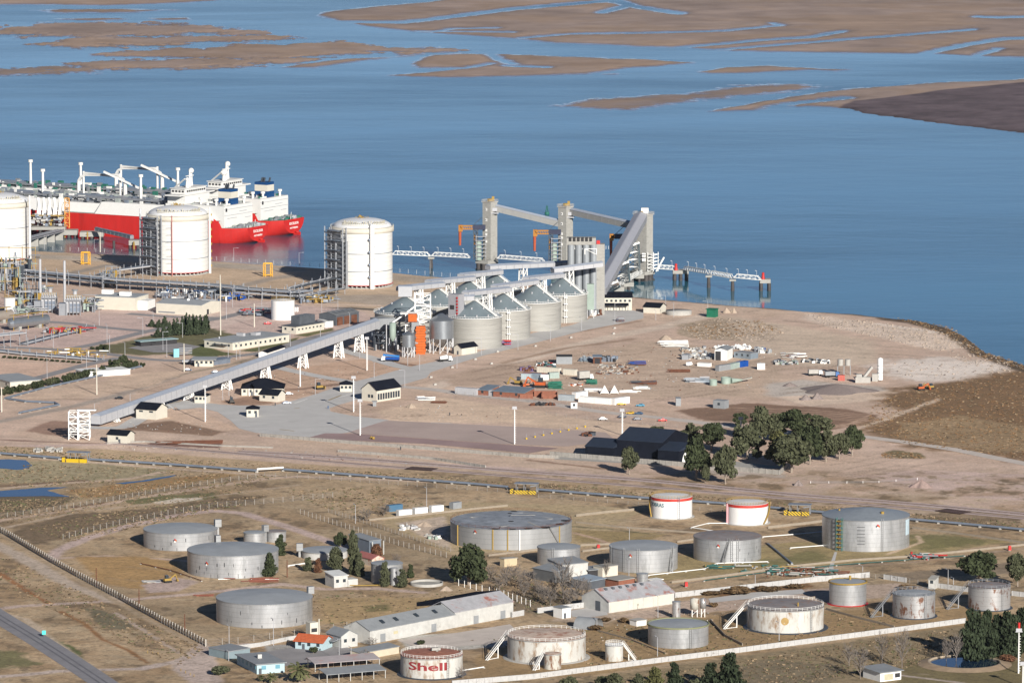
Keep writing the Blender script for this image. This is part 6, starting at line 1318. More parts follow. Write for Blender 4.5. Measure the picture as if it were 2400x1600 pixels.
t,L,D,h=house("long_warehouse","long white warehouse with grey roof and skylights, left half of the row","warehouse",(867,1509),(1066,1470),14,5.2,'gable',3.0,WALLW,GREY,door=[.15,.75],big=True,over=.3);b=MB();[b.hexa([(L*f,D*.25-1,h+1.2),(L*f+1.6,D*.25-1,h+1.2),(L*f+1.6,D*.25+.8,h+2.2),(L*f,D*.25+.8,h+2.2)],[(L*f,D*.25-1,h+1.7),(L*f+1.6,D*.25-1,h+1.7),(L*f+1.6,D*.25+.8,h+2.6),(L*f,D*.25+.8,h+2.6)])for f in(.2,.36,.6,.82)];b.build("skylight",GLASS,t);MB().box((L*.3,-.04,2.2),(2.4,.1,1.1)).build("yellow_notice",mat("pale_yellow",(.42,.38,.25),.8),t)
t,L,D,h=house("long_warehouse","long white warehouse with rust-stained roof, right half of the row","warehouse",(1066,1470),(1203,1444),15,6.0,'gable',3.4,WALLW,GREYR,door=[.36,.82],big=True,over=.3);MB().hexa([(0,D*.5,h+2.2),(L,D*.5,h+2.2),(L,D+6,h),(0,D+6,h)],[(0,D*.5,h+3.9),(L,D*.5,h+3.9),(L,D+6,h+1.6),(0,D+6,h+1.6)]).build("lean_to_roof",NAVY,t)
house("white_container","white tanker-like box parked behind the long warehouse roofs","container",(1075,1428),(1118,1422),3,4,'flat',0,WHITE,CONCP,over=.05)
t,L,D,h=house("rusty_warehouse","warehouse with rust-blotched grey roof and pale wall panels, behind the white wall","warehouse",(1427,1436),(1580,1414),17,4.6,'gable',4.0,WALLW,GREYR,over=.4);b=MB();[b.box((L*f,-.05,.3),(L*w_,.1,3.9))for f,w_ in((.15,.26),(.44,.13),(.57,.08),(.82,.28))];b.build("pale_panel",CREAM,t);b=MB();[b.box((L*(.12+.11*k),D*.42,h+3.1),(1.2,1.4,1.0))for k in range(6)];b.build("roof_vent",DGREY,t);MB().box((-.04,D*.4,0),(.12,3,4)).build("door",DGREY,t)
t,L,D,h=house("white_cottage","small white cottage with light grey roof beside the long warehouse","house",(800,1518),(838,1513),10,4.6,'gablex',2.0,WALLW,GREY,win=2,over=.4);MB().hexa([(-4,0,2.8),(-.02,0,3.6),(-.02,D,3.6),(-4,D,2.8)],[(-4,0,3.0),(-.02,0,3.9),(-.02,D,3.9),(-4,D,3.0)]).build("lean_to_roof",GREY,t)
t,L,D,h=house("red_roof_house","small pale blue house with bright orange tiled roof","house",(692,1519),(756,1524),9,3.2,'gable',1.9,LBLUE,RTILE,win=3,door=.3,over=.7)
t,L,D,h=house("tower_house","tall narrow cream wall with an open window frame behind the orange roof","ruin",(727,1500),(746,1498),3.5,6.6,'flat',0,CREAM,CREAM,over=.02);MB().box((L*.5,-.05,3.2),(L*.7,.12,1.5)).build("window",DARK,t);MB().beam((L+.3,0,0),(L+.3,0,8.2),.4).build("post",CREAM,t)
t,L,D,h=house("blue_office","pale blue flat-roofed office at the bottom of the picture","office",(602,1579),(667,1574),22,3.6,'flat',0,LBLUE,GREY,win=2,door=.12,endwin=5,over=.7,wm=mat("window_blue",(.12,.28,.36),.4),wsize=(1.8,1.4));MB().box((L*.45,D*.5,h+.3),(1.6,1.4,1.5)).build("chimney",WALLW,t)
house("blue_annex","low grey-blue annex with flat roof behind the pale blue office","annex",(536,1545),(586,1537),12,3.0,'flat',0,mat("annex_blue",(.18,.235,.26),.8),GREY,over=.2)
for A,B,D_,lab,m in(((737,1574),(892,1562),8,"upper open carport with pinkish grey roof beside the palm",mat("carport_roof_pink",(.33,.30,.31),.7,var=.1,col2=(.36,.25,.24),cut=.55,scale2=.1)),((765,1600),(906,1588),8,"lower open carport with plain grey roof at the bottom edge",GREY)):
 a,bb=G(*A),G(*B);u=bb-a;L=u.length;t=thing("carport",lab,"carport",a,math.atan2(u.y,u.x));MB().hexa([(0,0,3.0),(L,0,3.0),(L,D_,4.0),(0,D_,4.0)],[(0,0,3.2),(L,0,3.2),(L,D_,4.2),(0,D_,4.2)]).build("roof",m,t);MB().hexa([(0,D_,3.6),(L,D_,3.6),(L,D_+3,2.9),(0,D_+3,2.9)],[(0,D_,4.2),(L,D_,4.2),(L,D_+3,3.1),(0,D_+3,3.1)]).build("back_roof",m,t)
 for k in range(6):
  for y in(.3,D_):b=MB();b.beam((.4+(L-.8)*k/5,y,0),(.4+(L-.8)*k/5,y,3.1+y*.12),.25);b.build("post",WALLW,t)
house("cream_shed","long cream shed with grey roof half hidden by the rusty lettered tank","shed",(846,1546),(935,1530),6,2.6,'mono',.6,mat("pale_cream_wall",(.46,.41,.32),.8),GREY,over=.3)
t,L,D,h=house("pump_shed","blue-grey open-ended shed among the cypress trees","shed",(866,1300),(893,1297),16,6.0,'mono',.6,mat("shed_blue_grey",(.13,.155,.19),.6),GREY,over=.3);MB().box((L*.52,-.05,.2),(L*.72,.14,4.4)).build("opening",DARK,t);b=MB();[b.beam((x,-2,0),(x,-2,6),.35)for x in(.2,L)];b.build("post",WALLW,t)
t,L,D,h=house("white_cottage","white cottage with lit tin roof among the trees by the fence","house",(783,1377),(815,1374),8,4.6,'mono',1.0,WALLW,mat("bright_tin",(.62,.63,.62),.5,.2),win=2,over=.4);MB().box((L+2.2,2,0),(4.5,5,3)).build("annex",WALLW,t)
house("red_shed","small shed with faded red roof beside the round trees","shed",(834,1317),(872,1327),6,3.0,'gable',1.4,mat("patched_wall",(.45,.40,.34),.8,col2=(.35,.14,.08),cut=.52,scale2=.4),mat("faded_red_roof",(.30,.11,.10),.8),over=.3)
house("white_front_shed","grey shed with bright white front beside the small silver tank","shed",(1318,1357),(1378,1351),12,6.0,'mono',.8,WALLW,GREY,over=.3);house("grey_shed","dark grey lean-to shed in front of the small silver tank, behind bare trees","shed",(1250,1356),(1300,1366),8,4.6,'mono',.8,mat("shed_grey",(.11,.115,.12),.7),GREY,over=.3)
house("brick_shed","low brown brick shed with flat roof next to the upright silver tank","shed",(1450,1378),(1488,1372),8,3.2,'flat',0,BRICK,CONC,over=.6);house("cream_ruin","small cream ruin with pale walls below the brown-roofed tank","ruin",(1412,1352),(1448,1347),6,4.0,'flat',0,CREAM,CONC,over=.1);house("tin_shelter","blue-grey open tin shelter below the bare trees","shelter",(1378,1382),(1418,1374),9,3.4,'mono',.5,DGREY,mat("tin_blue",(.30,.36,.42),.5,.2),over=.5);house("flat_canopy","flat grey canopy left of the cream ruin","canopy",(1380,1352),(1428,1347),8,2.8,'flat',0,DARK,GREY,over=.6)
house("brick_kiosk","tiny brick kiosk with white roof right of the upright silver tank","kiosk",(1532,1375),(1552,1372),3.5,2.6,'flat',0,BRICK,WHITE,over=.5);house("white_hut","small white hut with grey roof left of the rusty-roofed warehouse","hut",(1318,1449),(1338,1446),5.5,4.0,'flat',0,WHITE,GREY,door=.3,over=.2);house("white_hut","white hut with a small dark opening beside the broken white wall at right","hut",(2176,1379),(2191,1380),5,3.8,'mono',.8,WALLW,CONC,win=1,wz=.6,over=.3);house("small_shed","small cream-fronted shed right of the big round tree","shed",(1172,1326),(1182,1328),7,3.4,'mono',-.4,mat("tan_wall",(.45,.37,.25),.8),CONC,over=.3)
house("white_hut","low white-roofed hut beside the silver-grey tank","hut",(1492,1467),(1515,1464),4.5,2.0,'flat',0,WHITE,CONCP,over=.2)
t,L,D,h=house("blue_roof_bungalow","white bungalow with dark window at the bottom right, beside the round pool","bungalow",(2063,1597),(2112,1591),11,3.4,'mono',.5,WHITE,GREY,over=.8);MB().box((L*.4,-.05,.4),(L*.42,.12,2.3)).build("garage_door",mat("door_olive",(.38,.36,.26),.8),t);MB().box((L*.82,-.05,1),(L*.24,.12,1.6)).build("window",DARK,t)
p=G(1355,1468);t=thing("culvert_tank","horizontal half-round grey tin hut behind the rusty white tank","tin hut",p,RAD(-6));MB().lathe([(4.2,0),(4.2,9)],20,a0=0,a1=math.pi).build("shell",GREY,t);t.rotation_euler=(math.pi/2,0,RAD(62));MB().add([(4.1,0,.1),(-4.1,0,.1)]+[(4.1*math.cos(math.pi*k/10),4.1*math.sin(math.pi*k/10),.1)for k in range(1,10)][::-1],[tuple(range(11))]).build("dark_end",DARK,t)
for x0,x1,y,lab,m in((912,944,1199,"blue container above the low white site huts",mat("container_slate",(.05,.12,.20),.6)),(935,966,1211,"white site hut, left one of three beside the blue container",WHITE),(973,1003,1206,"white site hut, middle one of three beside the blue container",WHITE),(1012,1040,1201,"white site hut, right one of three beside the blue container",WHITE),(1062,1082,1193,"grey cage store beside the three white site huts",GREY)):house("site_container",lab,"container",(x0,y),(x1,y-3),2.5,2.6,'flat',0,m,m,over=.02)
def car(label,px,py,hd,col,kind="car"):
 p=G(px,py);t=thing("parked_car" if kind=="car" else kind,label,{"car":"car"}.get(kind,kind.split("_")[-1]),p,RAD(hd));m=mat("car_%d_%d_%d"%tuple(int(c*99)for c in col),col,.35,.0,var=.03,spec=.5)
 b=MB();b.hexa([(-2.2,-.88,.35),(2.2,-.88,.35),(2.2,.88,.35),(-2.2,.88,.35)],[(-2.2,-.86,.95),(2.15,-.84,.85),(2.15,.84,.85),(-2.2,.86,.95)])
 if kind=="van":b.hexa([(-2.3,-.95,.9),(2.0,-.95,.8),(2.0,.95,.8),(-2.3,.95,.9)],[(-2.3,-.9,2.2),(.9,-.9,2.2),(.9,.9,2.2),(-2.3,.9,2.2)])
 elif kind=="pickup_truck":b.hexa([(-.6,-.85,.9),(1.2,-.85,.85),(1.2,.85,.85),(-.6,.85,.9)],[(-.4,-.75,1.6),(.6,-.75,1.6),(.6,.75,1.6),(-.4,.75,1.6)])
 else:b.hexa([(-1.7,-.82,.92),(1.2,-.82,.87),(1.2,.82,.87),(-1.7,.82,.92)],[(-1.1,-.68,1.45),(.4,-.68,1.45),(.4,.68,1.45),(-1.1,.68,1.45)])
 b.build("body",m,t)
 b=MB()
 if kind=="van":b.hexa([(1.35,-.8,1.35),(1.75,-.8,1.2),(1.75,.8,1.2),(1.35,.8,1.35)],[(.95,-.75,2.1),(1.05,-.75,2.1),(1.05,.75,2.1),(.95,.75,2.1)])
 else:
  for s in(-1,1):b.hexa([(-1.3,s*.80,1.0),(.9,s*.80,.98),(.9,s*.84,.98),(-1.3,s*.84,1.0)],[(-1.0,s*.70,1.38),(.35,s*.70,1.38),(.35,s*.74,1.38),(-1.0,s*.74,1.38)])
  b.hexa([(.95,-.7,1.0),(1.15,-.7,.94),(1.15,.7,.94),(.95,.7,1.0)],[(.45,-.62,1.42),(.55,-.62,1.40),(.55,.62,1.40),(.45,.62,1.42)])
 b.build("window",GLASS,t)
 for x in(-1.35,1.35):
  for y in(-.8,.8):MB().cyl((x,y-.11,.32),(x,y+.11,.32),.32,n=10).build("wheel",TYRE,t)
 return t
W_=(.72,.72,.72)
for a in(("silver car parked by the large hipped office",677,925,10,(.5,.52,.55)),("white car with blue stripes parked by the annex of the hipped office",672,946,25,(.62,.68,.78)),("black car on the sandy track above the long conveyor",279,935,170,(.02,.02,.022)),("grey-blue car parked below the cream gatehouse",505,874,10,(.18,.22,.28)),("dark blue car parked beside the yellow pole at the gatehouse",440,869,10,(.05,.08,.14)),("silver car on sand left of the light mast by the fence",1413,984,10,(.55,.57,.58)),("dark navy car behind the light mast by the fence",1458,979,15,(.03,.04,.07)),("dark car with pale roof right of the light mast",1494,984,15,(.16,.17,.2)),("yellow taxi-like car beside the gravel road, next to a dark blue one",1478,970,170,(.55,.33,.03)),("dark blue car parked right of the yellow car",1497,971,165,(.05,.10,.18)),("light blue car by the white containers",1501,952,175,(.08,.28,.42)),("yellow car in front of the end white container",1457,949,5,(.62,.36,.02)),("white car in front of the trailers in the laydown yard",1233,887,5,W_)):car(*a)
car("red pickup on the gravel road near the trees",1553,987,5,(.55,.04,.03),"pickup_truck");car("bright red pickup parked beside the plain white tank",627,760,15,(.5,.02,.025),"pickup_truck");car("white van parked at the long white office",636,804,10,W_,"van");car("white truck-like van among the laydown containers",1616,857,60,W_,"van")
def truck(name,label,px,py,hd,cabc,bedm,L=8,bed=2.4,cat="truck",bz=1.2):
 p=G(px,py);t=thing(name,label,cat,p,RAD(hd));cm=mat("cab_%d_%d_%d"%tuple(int(c*99)for c in cabc),cabc,.45,var=.05)
 b=MB();b.hexa([(L/2-2.2,-1.2,.7),(L/2,-1.2,.7),(L/2,1.2,.7),(L/2-2.2,1.2,.7)],[(L/2-2.2,-1.2,3.0),(L/2-.5,-1.2,3.0),(L/2-.5,1.2,3.0),(L/2-2.2,1.2,3.0)]);b.build("cab",cm,t);MB().box((L/2-.3,0,1.8),(.5,2.1,.9)).build("windscreen",GLASS,t);MB().box((0,0,.7),(L,1.0,.4)).build("chassis",TYRE,t)
 if bed:MB().box((-1.2,0,bz),(L-2.6,2.5,bed)).build("bed",bedm,t)
 for x in(-L*.4,-L*.22,L*.33):
  for y in(-1.05,1.05):MB().cyl((x,y-.18,.5),(x,y+.18,.5),.5,n=10).build("wheel",TYRE,t)
 return t
t=truck("crane_truck","blue mobile crane truck parked below the orange dryer",915,847,168,(.65,.68,.7),BLUEC,10,1.2,"truck");MB().beam((-5,0,3),(4,0,3.6),1.2,1.0).build("boom",mat("crane_blue",(.03,.16,.42),.5),t)
t=truck("cement_mixer","white mixer truck below the large hopper silo",1043,847,20,W_,WHITE,8,0,"truck");MB().cyl((-3,0,2),(1.2,0,2.5),1.0,1.3,n=14).build("drum",WHITE,t)
t=truck("box_truck","white lorry with tall box among laydown containers",1372,890,30,W_,CONCP,9,3.6)
truck("cab_truck","white truck parked in front of the gatehouse",441,853,10,(.6,.62,.66),PIPEG,7,1.2);truck("mixer_truck","white lorry on the headland beside a dark blue one",1911,880,10,(.6,.6,.6),CONCP,8,2.2);truck("mixer_truck","dark blue lorry next to the white lorry on the headland",1950,884,10,(.05,.12,.3),GREY,8,2.0)
def digger(name,label,px,py,hd,m,s=1.0,arm=True):
 p=G(px,py);t=thing(name,label,name.split("_")[-1],p,RAD(hd));b=MB();b.box((0,0,.8*s),(3.4*s,2.0*s,1.1*s));b.build("body",m,t);MB().box((-.2*s,.2*s,1.9*s),(1.5*s,1.4*s,1.4*s)).build("cab",GLASS,t)
 for y in(-1.1,1.1):MB().box((0,y*s,0),(3.6*s,.6*s,.9*s)).build("track",TYRE,t)
 if arm:b=MB();b.beam((1.2*s,0,1.6*s),(4.2*s,0,3.4*s),.5*s);b.beam((4.2*s,0,3.4*s),(5.2*s,0,.8*s),.4*s);b.box((5.2*s,0,.2*s),(.8*s,1.4*s,.8*s));b.build("arm",m,t)
 else:MB().box((2.6*s,0,.2),(.4*s,2.8*s,1.3*s)).build("blade",m,t)
 return t
digger("bulldozer","yellow bulldozer on dirt right of the tall slim lamp",748,912,30,YELLOW,1.1,False);digger("wheel_loader","dark loader with raised arm in front of the large hipped office",543,945,100,mat("loader_dark",(.06,.055,.05),.7),1.0);digger("yellow_excavator","yellow excavator in the laydown yard above the brick houses",1215,901,160,YELLOW,1.1);digger("orange_excavator","big orange crawler crane body in the laydown yard",1266,908,170,mat("crawler_orange",(.38,.08,.02),.6),1.6);digger("orange_excavator","small orange machine between yellow excavator and orange crawler",1234,905,20,mat("small_orange",(.5,.14,.06),.6),.8);digger("yellow_excavator","yellow digger on the ground left of the middle silver tank",392,1364,30,YELLOW,.9)
digger("orange_excavator","orange digger at the edge of the brown reeds",2158,914,20,MATS["crawler_orange"],1.0);digger("yellow_excavator","yellow digger beside the orange one at the reeds",2181,911,200,YELLOW,.9)
def cont(label,A,B,d,h,m,roof=None,name="container",cat="container",ribs=True,**k):
 t,L,D,hh=house(name,label,cat,A,B,d,h,'flat',0,m,roof or m,over=.03,**k);n=int(L/1.2);b=MB()
 if ribs:[b.box((L*(i+.5)/n,-.03,.1),(.18,.1,hh-.2))for i in range(n)];b.build("wall_rib",m,t)
 return t
cont("long pale metal wall-like store left of the brick houses",(1066,922),(1117,926),3,3.0,GALLW);house("brick_house","small brick house with steel roof, left one by the yard fence","house",(1117,925),(1144,927),12,2.6,'mono',1.2,BRICK,mat("tin_blue_roof",(.20,.245,.29),.5,.3),win=1,over=.4);house("brick_house","long brick house with steel roof in two sheets by the yard fence","house",(1156,929),(1228,934),12,2.8,'mono',1.3,BRICK,MATS["tin_blue_roof"],win=2,over=.4)
cont("pale grey metal box between the two brick houses",(1145,927),(1155,928),3,2.6,GALLW,ribs=False)
p=G(1270,934);t=thing("brick_ruin","roofless brick walls beside the long brick house","ruin",p);b=MB();[b.box(c,s)for c,s in(((-8,0,0),(7,.3,2.4)),((0,3,0),(.3,8,2.8)),((4,0,0),(7,.3,2.4)),((8,4,0),(.3,8,2.6)),((2,8,0),(12,.3,3)),((-9,5,0),(.3,8,2.5)))];b.build("wall",BRICK,t)
cont("pale blue-grey container right of the brick ruin",(1308,938),(1343,940),2.6,2.7,mat("container_pale_blue",(.29,.325,.35),.6));cont("long white container, left half of a joined row at the yard fence",(1355,942),(1391,945),3,2.7,WHITE);cont("long white container, right half of a joined row at the yard fence",(1392,945),(1430,948),3,2.7,WHITE);cont("white container with the yellow car in front",(1441,949),(1476,944),3,3.0,WHITE);cont("small white container behind the joined white row",(1350,933),(1378,929),3,2.5,WHITE)
house("guard_kiosk","white kiosk with dark window standing at the yard gate","kiosk",(1338,957),(1353,957),2.5,2.6,'flat',0,WHITE,WHITE,win=1,over=.1)
for x,y,lab in((1417,923,"white pointed tent, left one of two"),(1440,923,"white pointed tent, right one of two")):
 p=G(x,y);t=thing("pagoda_tent",lab,"tent",p);b=MB();w_=10*MPX(x,y);b.add([(-w_,0,.4),(w_,0,.4),(w_,2*w_,.4),(-w_,2*w_,.4),(0,w_,4.4)],[(0,1,4),(1,2,4),(2,3,4),(3,0,4)]);b.build("canopy",CLOTH,t);b=MB();[b.beam((sx*w_,w_+sy*w_,0),(sx*w_,w_+sy*w_,.5),.2)for sx in(-1,1)for sy in(-1,1)];b.build("frame",WHITE,t)
house("grey_shed","grey metal shed with dark roof at the top left of the laydown yard","shed",(1304,853),(1341,853),8,4.0,'flat',0,GREY,DARK,over=.1);house("rust_shed","rust-brown open shed with bluish roof in the laydown yard","shed",(1390,852),(1410,852),6,3.6,'mono',.4,BROWN,MATS["tin_blue_roof"],open_front=(.2,.8,3),over=.3)
cont("long cream container behind the trailers",(1258,872),(1310,876),2.6,2.7,CREAM);cont("container with brownish red top in front of the long cream one",(1224,880),(1295,884),3,1.4,GALLW,mat("dark_red_top",(.22,.07,.06),.7));cont("blue-white site trailer at the left of the trailer group",(1221,888),(1243,889),3,2.6,mat("trailer_pale_blue",(.32,.38,.41),.6));cont("steel grey site trailer in the middle of the trailer group",(1244,888),(1265,889),3,2.7,MATS["tin_blue_roof"]);cont("white site trailer in front of the grey-green one",(1267,890),(1286,890),3,2.4,WHITE);cont("grey-green site trailer at the right of the trailer group",(1288,887),(1311,886),3,2.8,mat("grey_green",(.27,.33,.31),.7));cont("cream container right of the trailer group",(1319,878),(1348,880),2.8,2.8,CREAM)
cont("grey container at the left of the row ending in a blue one",(1685,870),(1712,866),2.6,2.7,GREY);cont("grey-green container in the middle of the row ending in a blue one",(1713,866),(1734,861),2.6,2.7,MATS["grey_green"]);cont("bright blue container at the end of its row",(1734,861),(1754,858),2.6,2.8,BLUEC)
t,L,D,h=house("arched_hangar","white hangar with dark open doorway and curved grey roof","hangar",(1675,844),(1704,845),14,5.6,'gablex',1.0,WHITE,GREY,open_front=(.05,.5,5),over=.3);house("grey_barrack","low grey building with dark windows right of the hangar","building",(1720,838),(1759,842),7,3.0,'flat',0,MATS["tin_blue_roof"],GREY,win=3,over=.1)
cont("grey transformer-like box on the brown earth, left one",(1584,951),(1596,951),6,3.6,GREY,ribs=False,name="metal_box",cat="box");cont("grey metal cabin box on the brown earth, right one",(1671,956),(1698,958),5,3.8,GREY,name="metal_box",cat="box",win=1);cont("white trailer near the white van in the laydown yard",(1634,858),(1662,860),3,1.6,WHITE,ribs=False,name="trailer",cat="trailer");cont("red container by the slim white silo on the headland",(1964,892),(1980,892),3,2.6,mat("red_container",(.38,.10,.08),.7));cont("small pale container left of the white van in the yard",(1598,843),(1613,843),3,2.4,PIPEG);cont("white tank container by itself right of the blue container",(1775,866),(1793,866),3,3.0,WHITE,ribs=False,name="tank_container")
for x0,x1,yb,yt,lab in((1663,1681,904,890,"pale green steel cylinder section, smaller one"),(1690,1713,900,885,"pale green steel cylinder section, larger one")):c,r,h=place_cyl(x0,x1,yb,yt);t=thing("cylinder_section",lab,"cylinder section",c);MB().lathe([(r,0),(r,h),(r*.92,h),(r*.92,.1)],24).build("shell",PALEG,t)
t=thing("steel_hopper","pale green steel funnel lying right of the larger cylinder section","hopper",G(1722,899));MB().cyl((-2,0,1.6),(4,3,1.6),1.6,.5,n=16).build("shell",PALEG,t)
t=thing("steel_plate","tilted cream panel on dark props beside the pale green funnel","panel",G(1742,899));MB().hexa([(-7,0,.4),(5,6,2.2),(5,10,2.2),(-7,4,.4)],[(-7,0,.6),(5,6,2.4),(5,10,2.4),(-7,4,.6)]).build("panel",CREAM,t)
c,r,h=place_cyl(2057,2069.5,893,841);t=thing("cement_silo","slim white cement silo standing alone on the headland","silo",c);MB().lathe([(r,0.5),(r,h),(.1,h+.6)],24).build("shell",WHITE,t);b=MB();b.box((-r-1.5,-1,0),(3,3,4));b.build("base_housing",CONCP,t);[MB().ring((0,0),r+.05,h*f,.1,24).build("hoop",GREY,t)for f in(.2,.36,.52,.68)]
t=thing("batching_plant","two small pale tanks on a stand left of the slim white silo","tanks on stand",G(1978,878));[MB().cyl((x,0,5),(x,0,8.4),1.5,n=14).build("tank",CONCP,t)for x in(-2,2)];b=MB();[b.beam((x,y,0),(x,y,5),.3)for x in(-3.4,0,3.4)for y in(-1,1)];b.build("stand",GREY,t)
t=thing("stone_crusher","pale crusher with raised chute left of the slim white silo","crusher",G(2022,896));b=MB();b.box((0,0,0),(8,4,3));b.beam((0,0,2),(5,2,8),1.2);b.box((-2,0,3),(3,3,1.5));b.build("machine",CONCP,t)
def mound(label,x0,x1,yb,ht,m,seed,name="gravel_pile",cat="pile"):
 rr=np.random.RandomState(seed);a,bb=G(x0,yb),G(x1,yb);w_=(bb-a).length;c=(a+bb)/2+Vector((0,w_*.4,0));N,K=40,12;b=MB();vs=[]
 for k in range(K+1):
  for i in range(N):
   t_=2*math.pi*i/N;f=1-k/K;r=w_/2*f*(1+.14*math.sin(3*t_+seed)+.09*math.sin(5*t_+2*seed));vs.append((r*math.cos(t_),r*.8*math.sin(t_),ht*(1-f**1.25)*(1+rr.uniform(-.05,.05))+.02))
 b.add(vs,[(k*N+i,k*N+(i+1)%N,(k+1)*N+(i+1)%N,(k+1)*N+i)for k in range(K)for i in range(N)],True);return tag(b.build(name,m,None,c),label,cat)
mound("long dark gravel heap in front of the slim white silo",1878,2050,925,3.6,GRAVP,1);mound("low dark gravel heap left of the long one",1834,1870,906,1.8,GRAVP,9);mound("small grey gravel heap, left of two below the long dark heap",1874,1902,938,2.6,GRAVP,2);mound("small grey gravel heap, right of two below the long dark heap",1902,1930,936,3.2,GRAVP,3);mound("dark gravel heap on the plain below the eucalyptus grove",1860,1884,1139,2.6,GRAVP,4);mound("pinkish gravel heap at the right above the railway",2136,2188,1144,3.4,GRAVPINK,5);mound("sandy heap left of the laydown fence",952,975,957,2.4,SANDP,6);mound("brown earth heap at the top of the laydown yard",1545,1575,797,2.6,SANDP,7);mound("pale sand heap on the shore near the green hut",1693,1712,734,3.2,SANDP,8);mound("pale sand heap beside another on the shore, right one",1712,1728,734,3.0,SANDP,12);mound("earth heap beside the round concrete basin",1030,1062,1385,1.8,SANDP,10);mound("earth heap inside the wall left of the very wide old tank",975,1015,1234,2.0,SANDP,11)
def pile(name,label,cat,x0,x1,y,d,n,ms,seed,mode="bar",L=8,hm=1.2,parent=None):
 rr=random.Random(seed);a,bb=G(x0,y),G(x1,y);w_=(bb-a).length;b=MB()
 for k in range(n):
  x,yy=rr.uniform(0,w_),rr.uniform(-d/2,d/2)+d/2;b.use(rr.choice(ms))
  if mode=="bar":l=rr.uniform(.4,1)*L;r_=rr.gauss(.05,.12);z=rr.uniform(.1,hm);x=min(x,max(0,w_-l));b.beam((x,yy,z),(x+l,yy+l*r_,z),rr.uniform(.2,.5))
  elif mode=="cyl":s=rr.uniform(.5,1.2);b.cyl((x,yy,.1),(x+rr.uniform(-1,1),yy+s,rr.uniform(.1,1.5)),s,n=10)
  else:b.box((x,yy,0),(rr.uniform(.4,2.6),rr.uniform(.4,2),rr.uniform(.2,hm)),rr.uniform(0,3))
 return tag(b.build(name,None,None,a),label,cat)
P_=pile
P_("pipe_stack","stack of long white pipes at the top of the laydown yard","pipe stack",1542,1615,815,22,60,[WHITE,WHITE,CONCP],1,"bar",16,1.6);P_("scrap_pile","jumble of white and pale scrap right of the long white pipes","scrap pile",1600,1656,825,16,70,[WHITE,CONCP,PIPEG,SANDP],2,"box",hm=1.6);P_("pipe_bends","row of white pipe bends behind the hangar","pipe bends",1676,1762,820,12,50,[WHITE,WHITE,GALLW],3,"cyl");P_("scrap_pile","grey scrap and cabins between the white trucks and the hangar","scrap pile",1600,1672,842,18,60,[PIPEG,GREY,CONCP,WHITE],4,"box",hm=2.2);P_("machine_parts","blue and grey machine parts right of the hangar's white pipe bends","machine parts",1765,1806,828,14,40,[PIPEG,BLUEC,WHITE,GREY],5,"box",hm=2.4)
P_("steel_stock","rusty steel beams lying left of the pale green box in the yard","steel stock",1464,1515,858,14,26,[BROWN,BROWN,STEELD,BLUEC],6,"bar",10);P_("steel_stock","long rust-brown beams in the middle of the yard","steel stock",1562,1618,873,10,20,[BROWN],7,"bar",14);P_("scrap_pile","scattered pale scrap in the lower middle of the yard","scrap pile",1396,1500,878,40,90,[CONCP,BROWN,SANDP,GREY],8,"box",hm=.9);P_("steel_stock","dark brown trusses at the lower middle of the yard","steel stock",1474,1540,902,10,26,[BROWN,BROWN,STEELD],9,"bar",12);P_("steel_plates","bluish steel plates right of the tents","steel plates",1484,1524,913,12,14,[MATS["tin_blue_roof"],WHITE],10,"bar",10,.5)
P_("frame_stack","green steel frames right of the orange crawler","steel frames",1284,1316,911,14,40,[mat("frame_green",(.012,.12,.08),.6)],11,"bar",8,3.0);P_("frame_stack","small heap of green frames at the right of the orange crawler","steel frames",1370,1400,902,10,26,[MATS["frame_green"]],12,"bar",6,1.6);P_("scrap_pile","orange and white rubble left of the tents","scrap pile",1335,1366,905,8,20,[ORANGE,WHITE,BRICK],13,"box",hm=.7);P_("scrap_pile","pale pipes beside the two white tents","scrap pile",1370,1402,918,10,24,[WHITE,GALLW],14,"bar",10,.8);P_("scrap_pile","white bars lying right of the tents","scrap pile",1452,1482,920,6,14,[WHITE],15,"bar",12,.5)
P_("machinery","dark machinery and tanks right of the rust-brown shed","machinery",1411,1446,848,12,40,[STEELD,DARK,PIPEB,MATS["tin_blue_roof"]],16,"box",hm=3.0);P_("machinery","bluish pipes and tanks left of the rust-brown shed","machinery",1356,1388,848,12,40,[PIPEB,MATS["tin_blue_roof"],GREY],17,"cyl");P_("machinery","blue and red barrels at the left corner of the yard","machinery",1259,1300,862,16,46,[TEAL,REDP,WHITE,BROWN,PIPEB],18,"box",hm=1.8);P_("machinery","purple-grey machine parts behind the trailers","machinery",1222,1250,870,10,30,[mat("purple_part",(.14,.10,.20),.6),BROWN],19,"box",hm=2.0);P_("conveyor_parts","pale conveyor sections stretched below the container row","conveyor parts",1598,1664,897,10,40,[PIPEG,MATS["tin_blue_roof"],GALLW],20,"bar",9,2.0)
P_("scrap_pile","long scatter of pale blocks at the right of the yard, lower row","scrap pile",1815,1870,855,16,46,[CONCP,PIPEG,STEELD,PALEG],21,"box",hm=1.4);P_("scrap_pile","scatter of pale pipes at the right of the yard, upper row","scrap pile",1830,1892,840,18,50,[CONCP,PIPEG,BROWN,WHITE],22,"bar",7,1.2);P_("scrap_pile","scatter of pale blocks nearest the headland track","scrap pile",1880,1945,852,14,44,[CONCP,PIPEG,STEELD,WHITE],23,"box",hm=1.3)
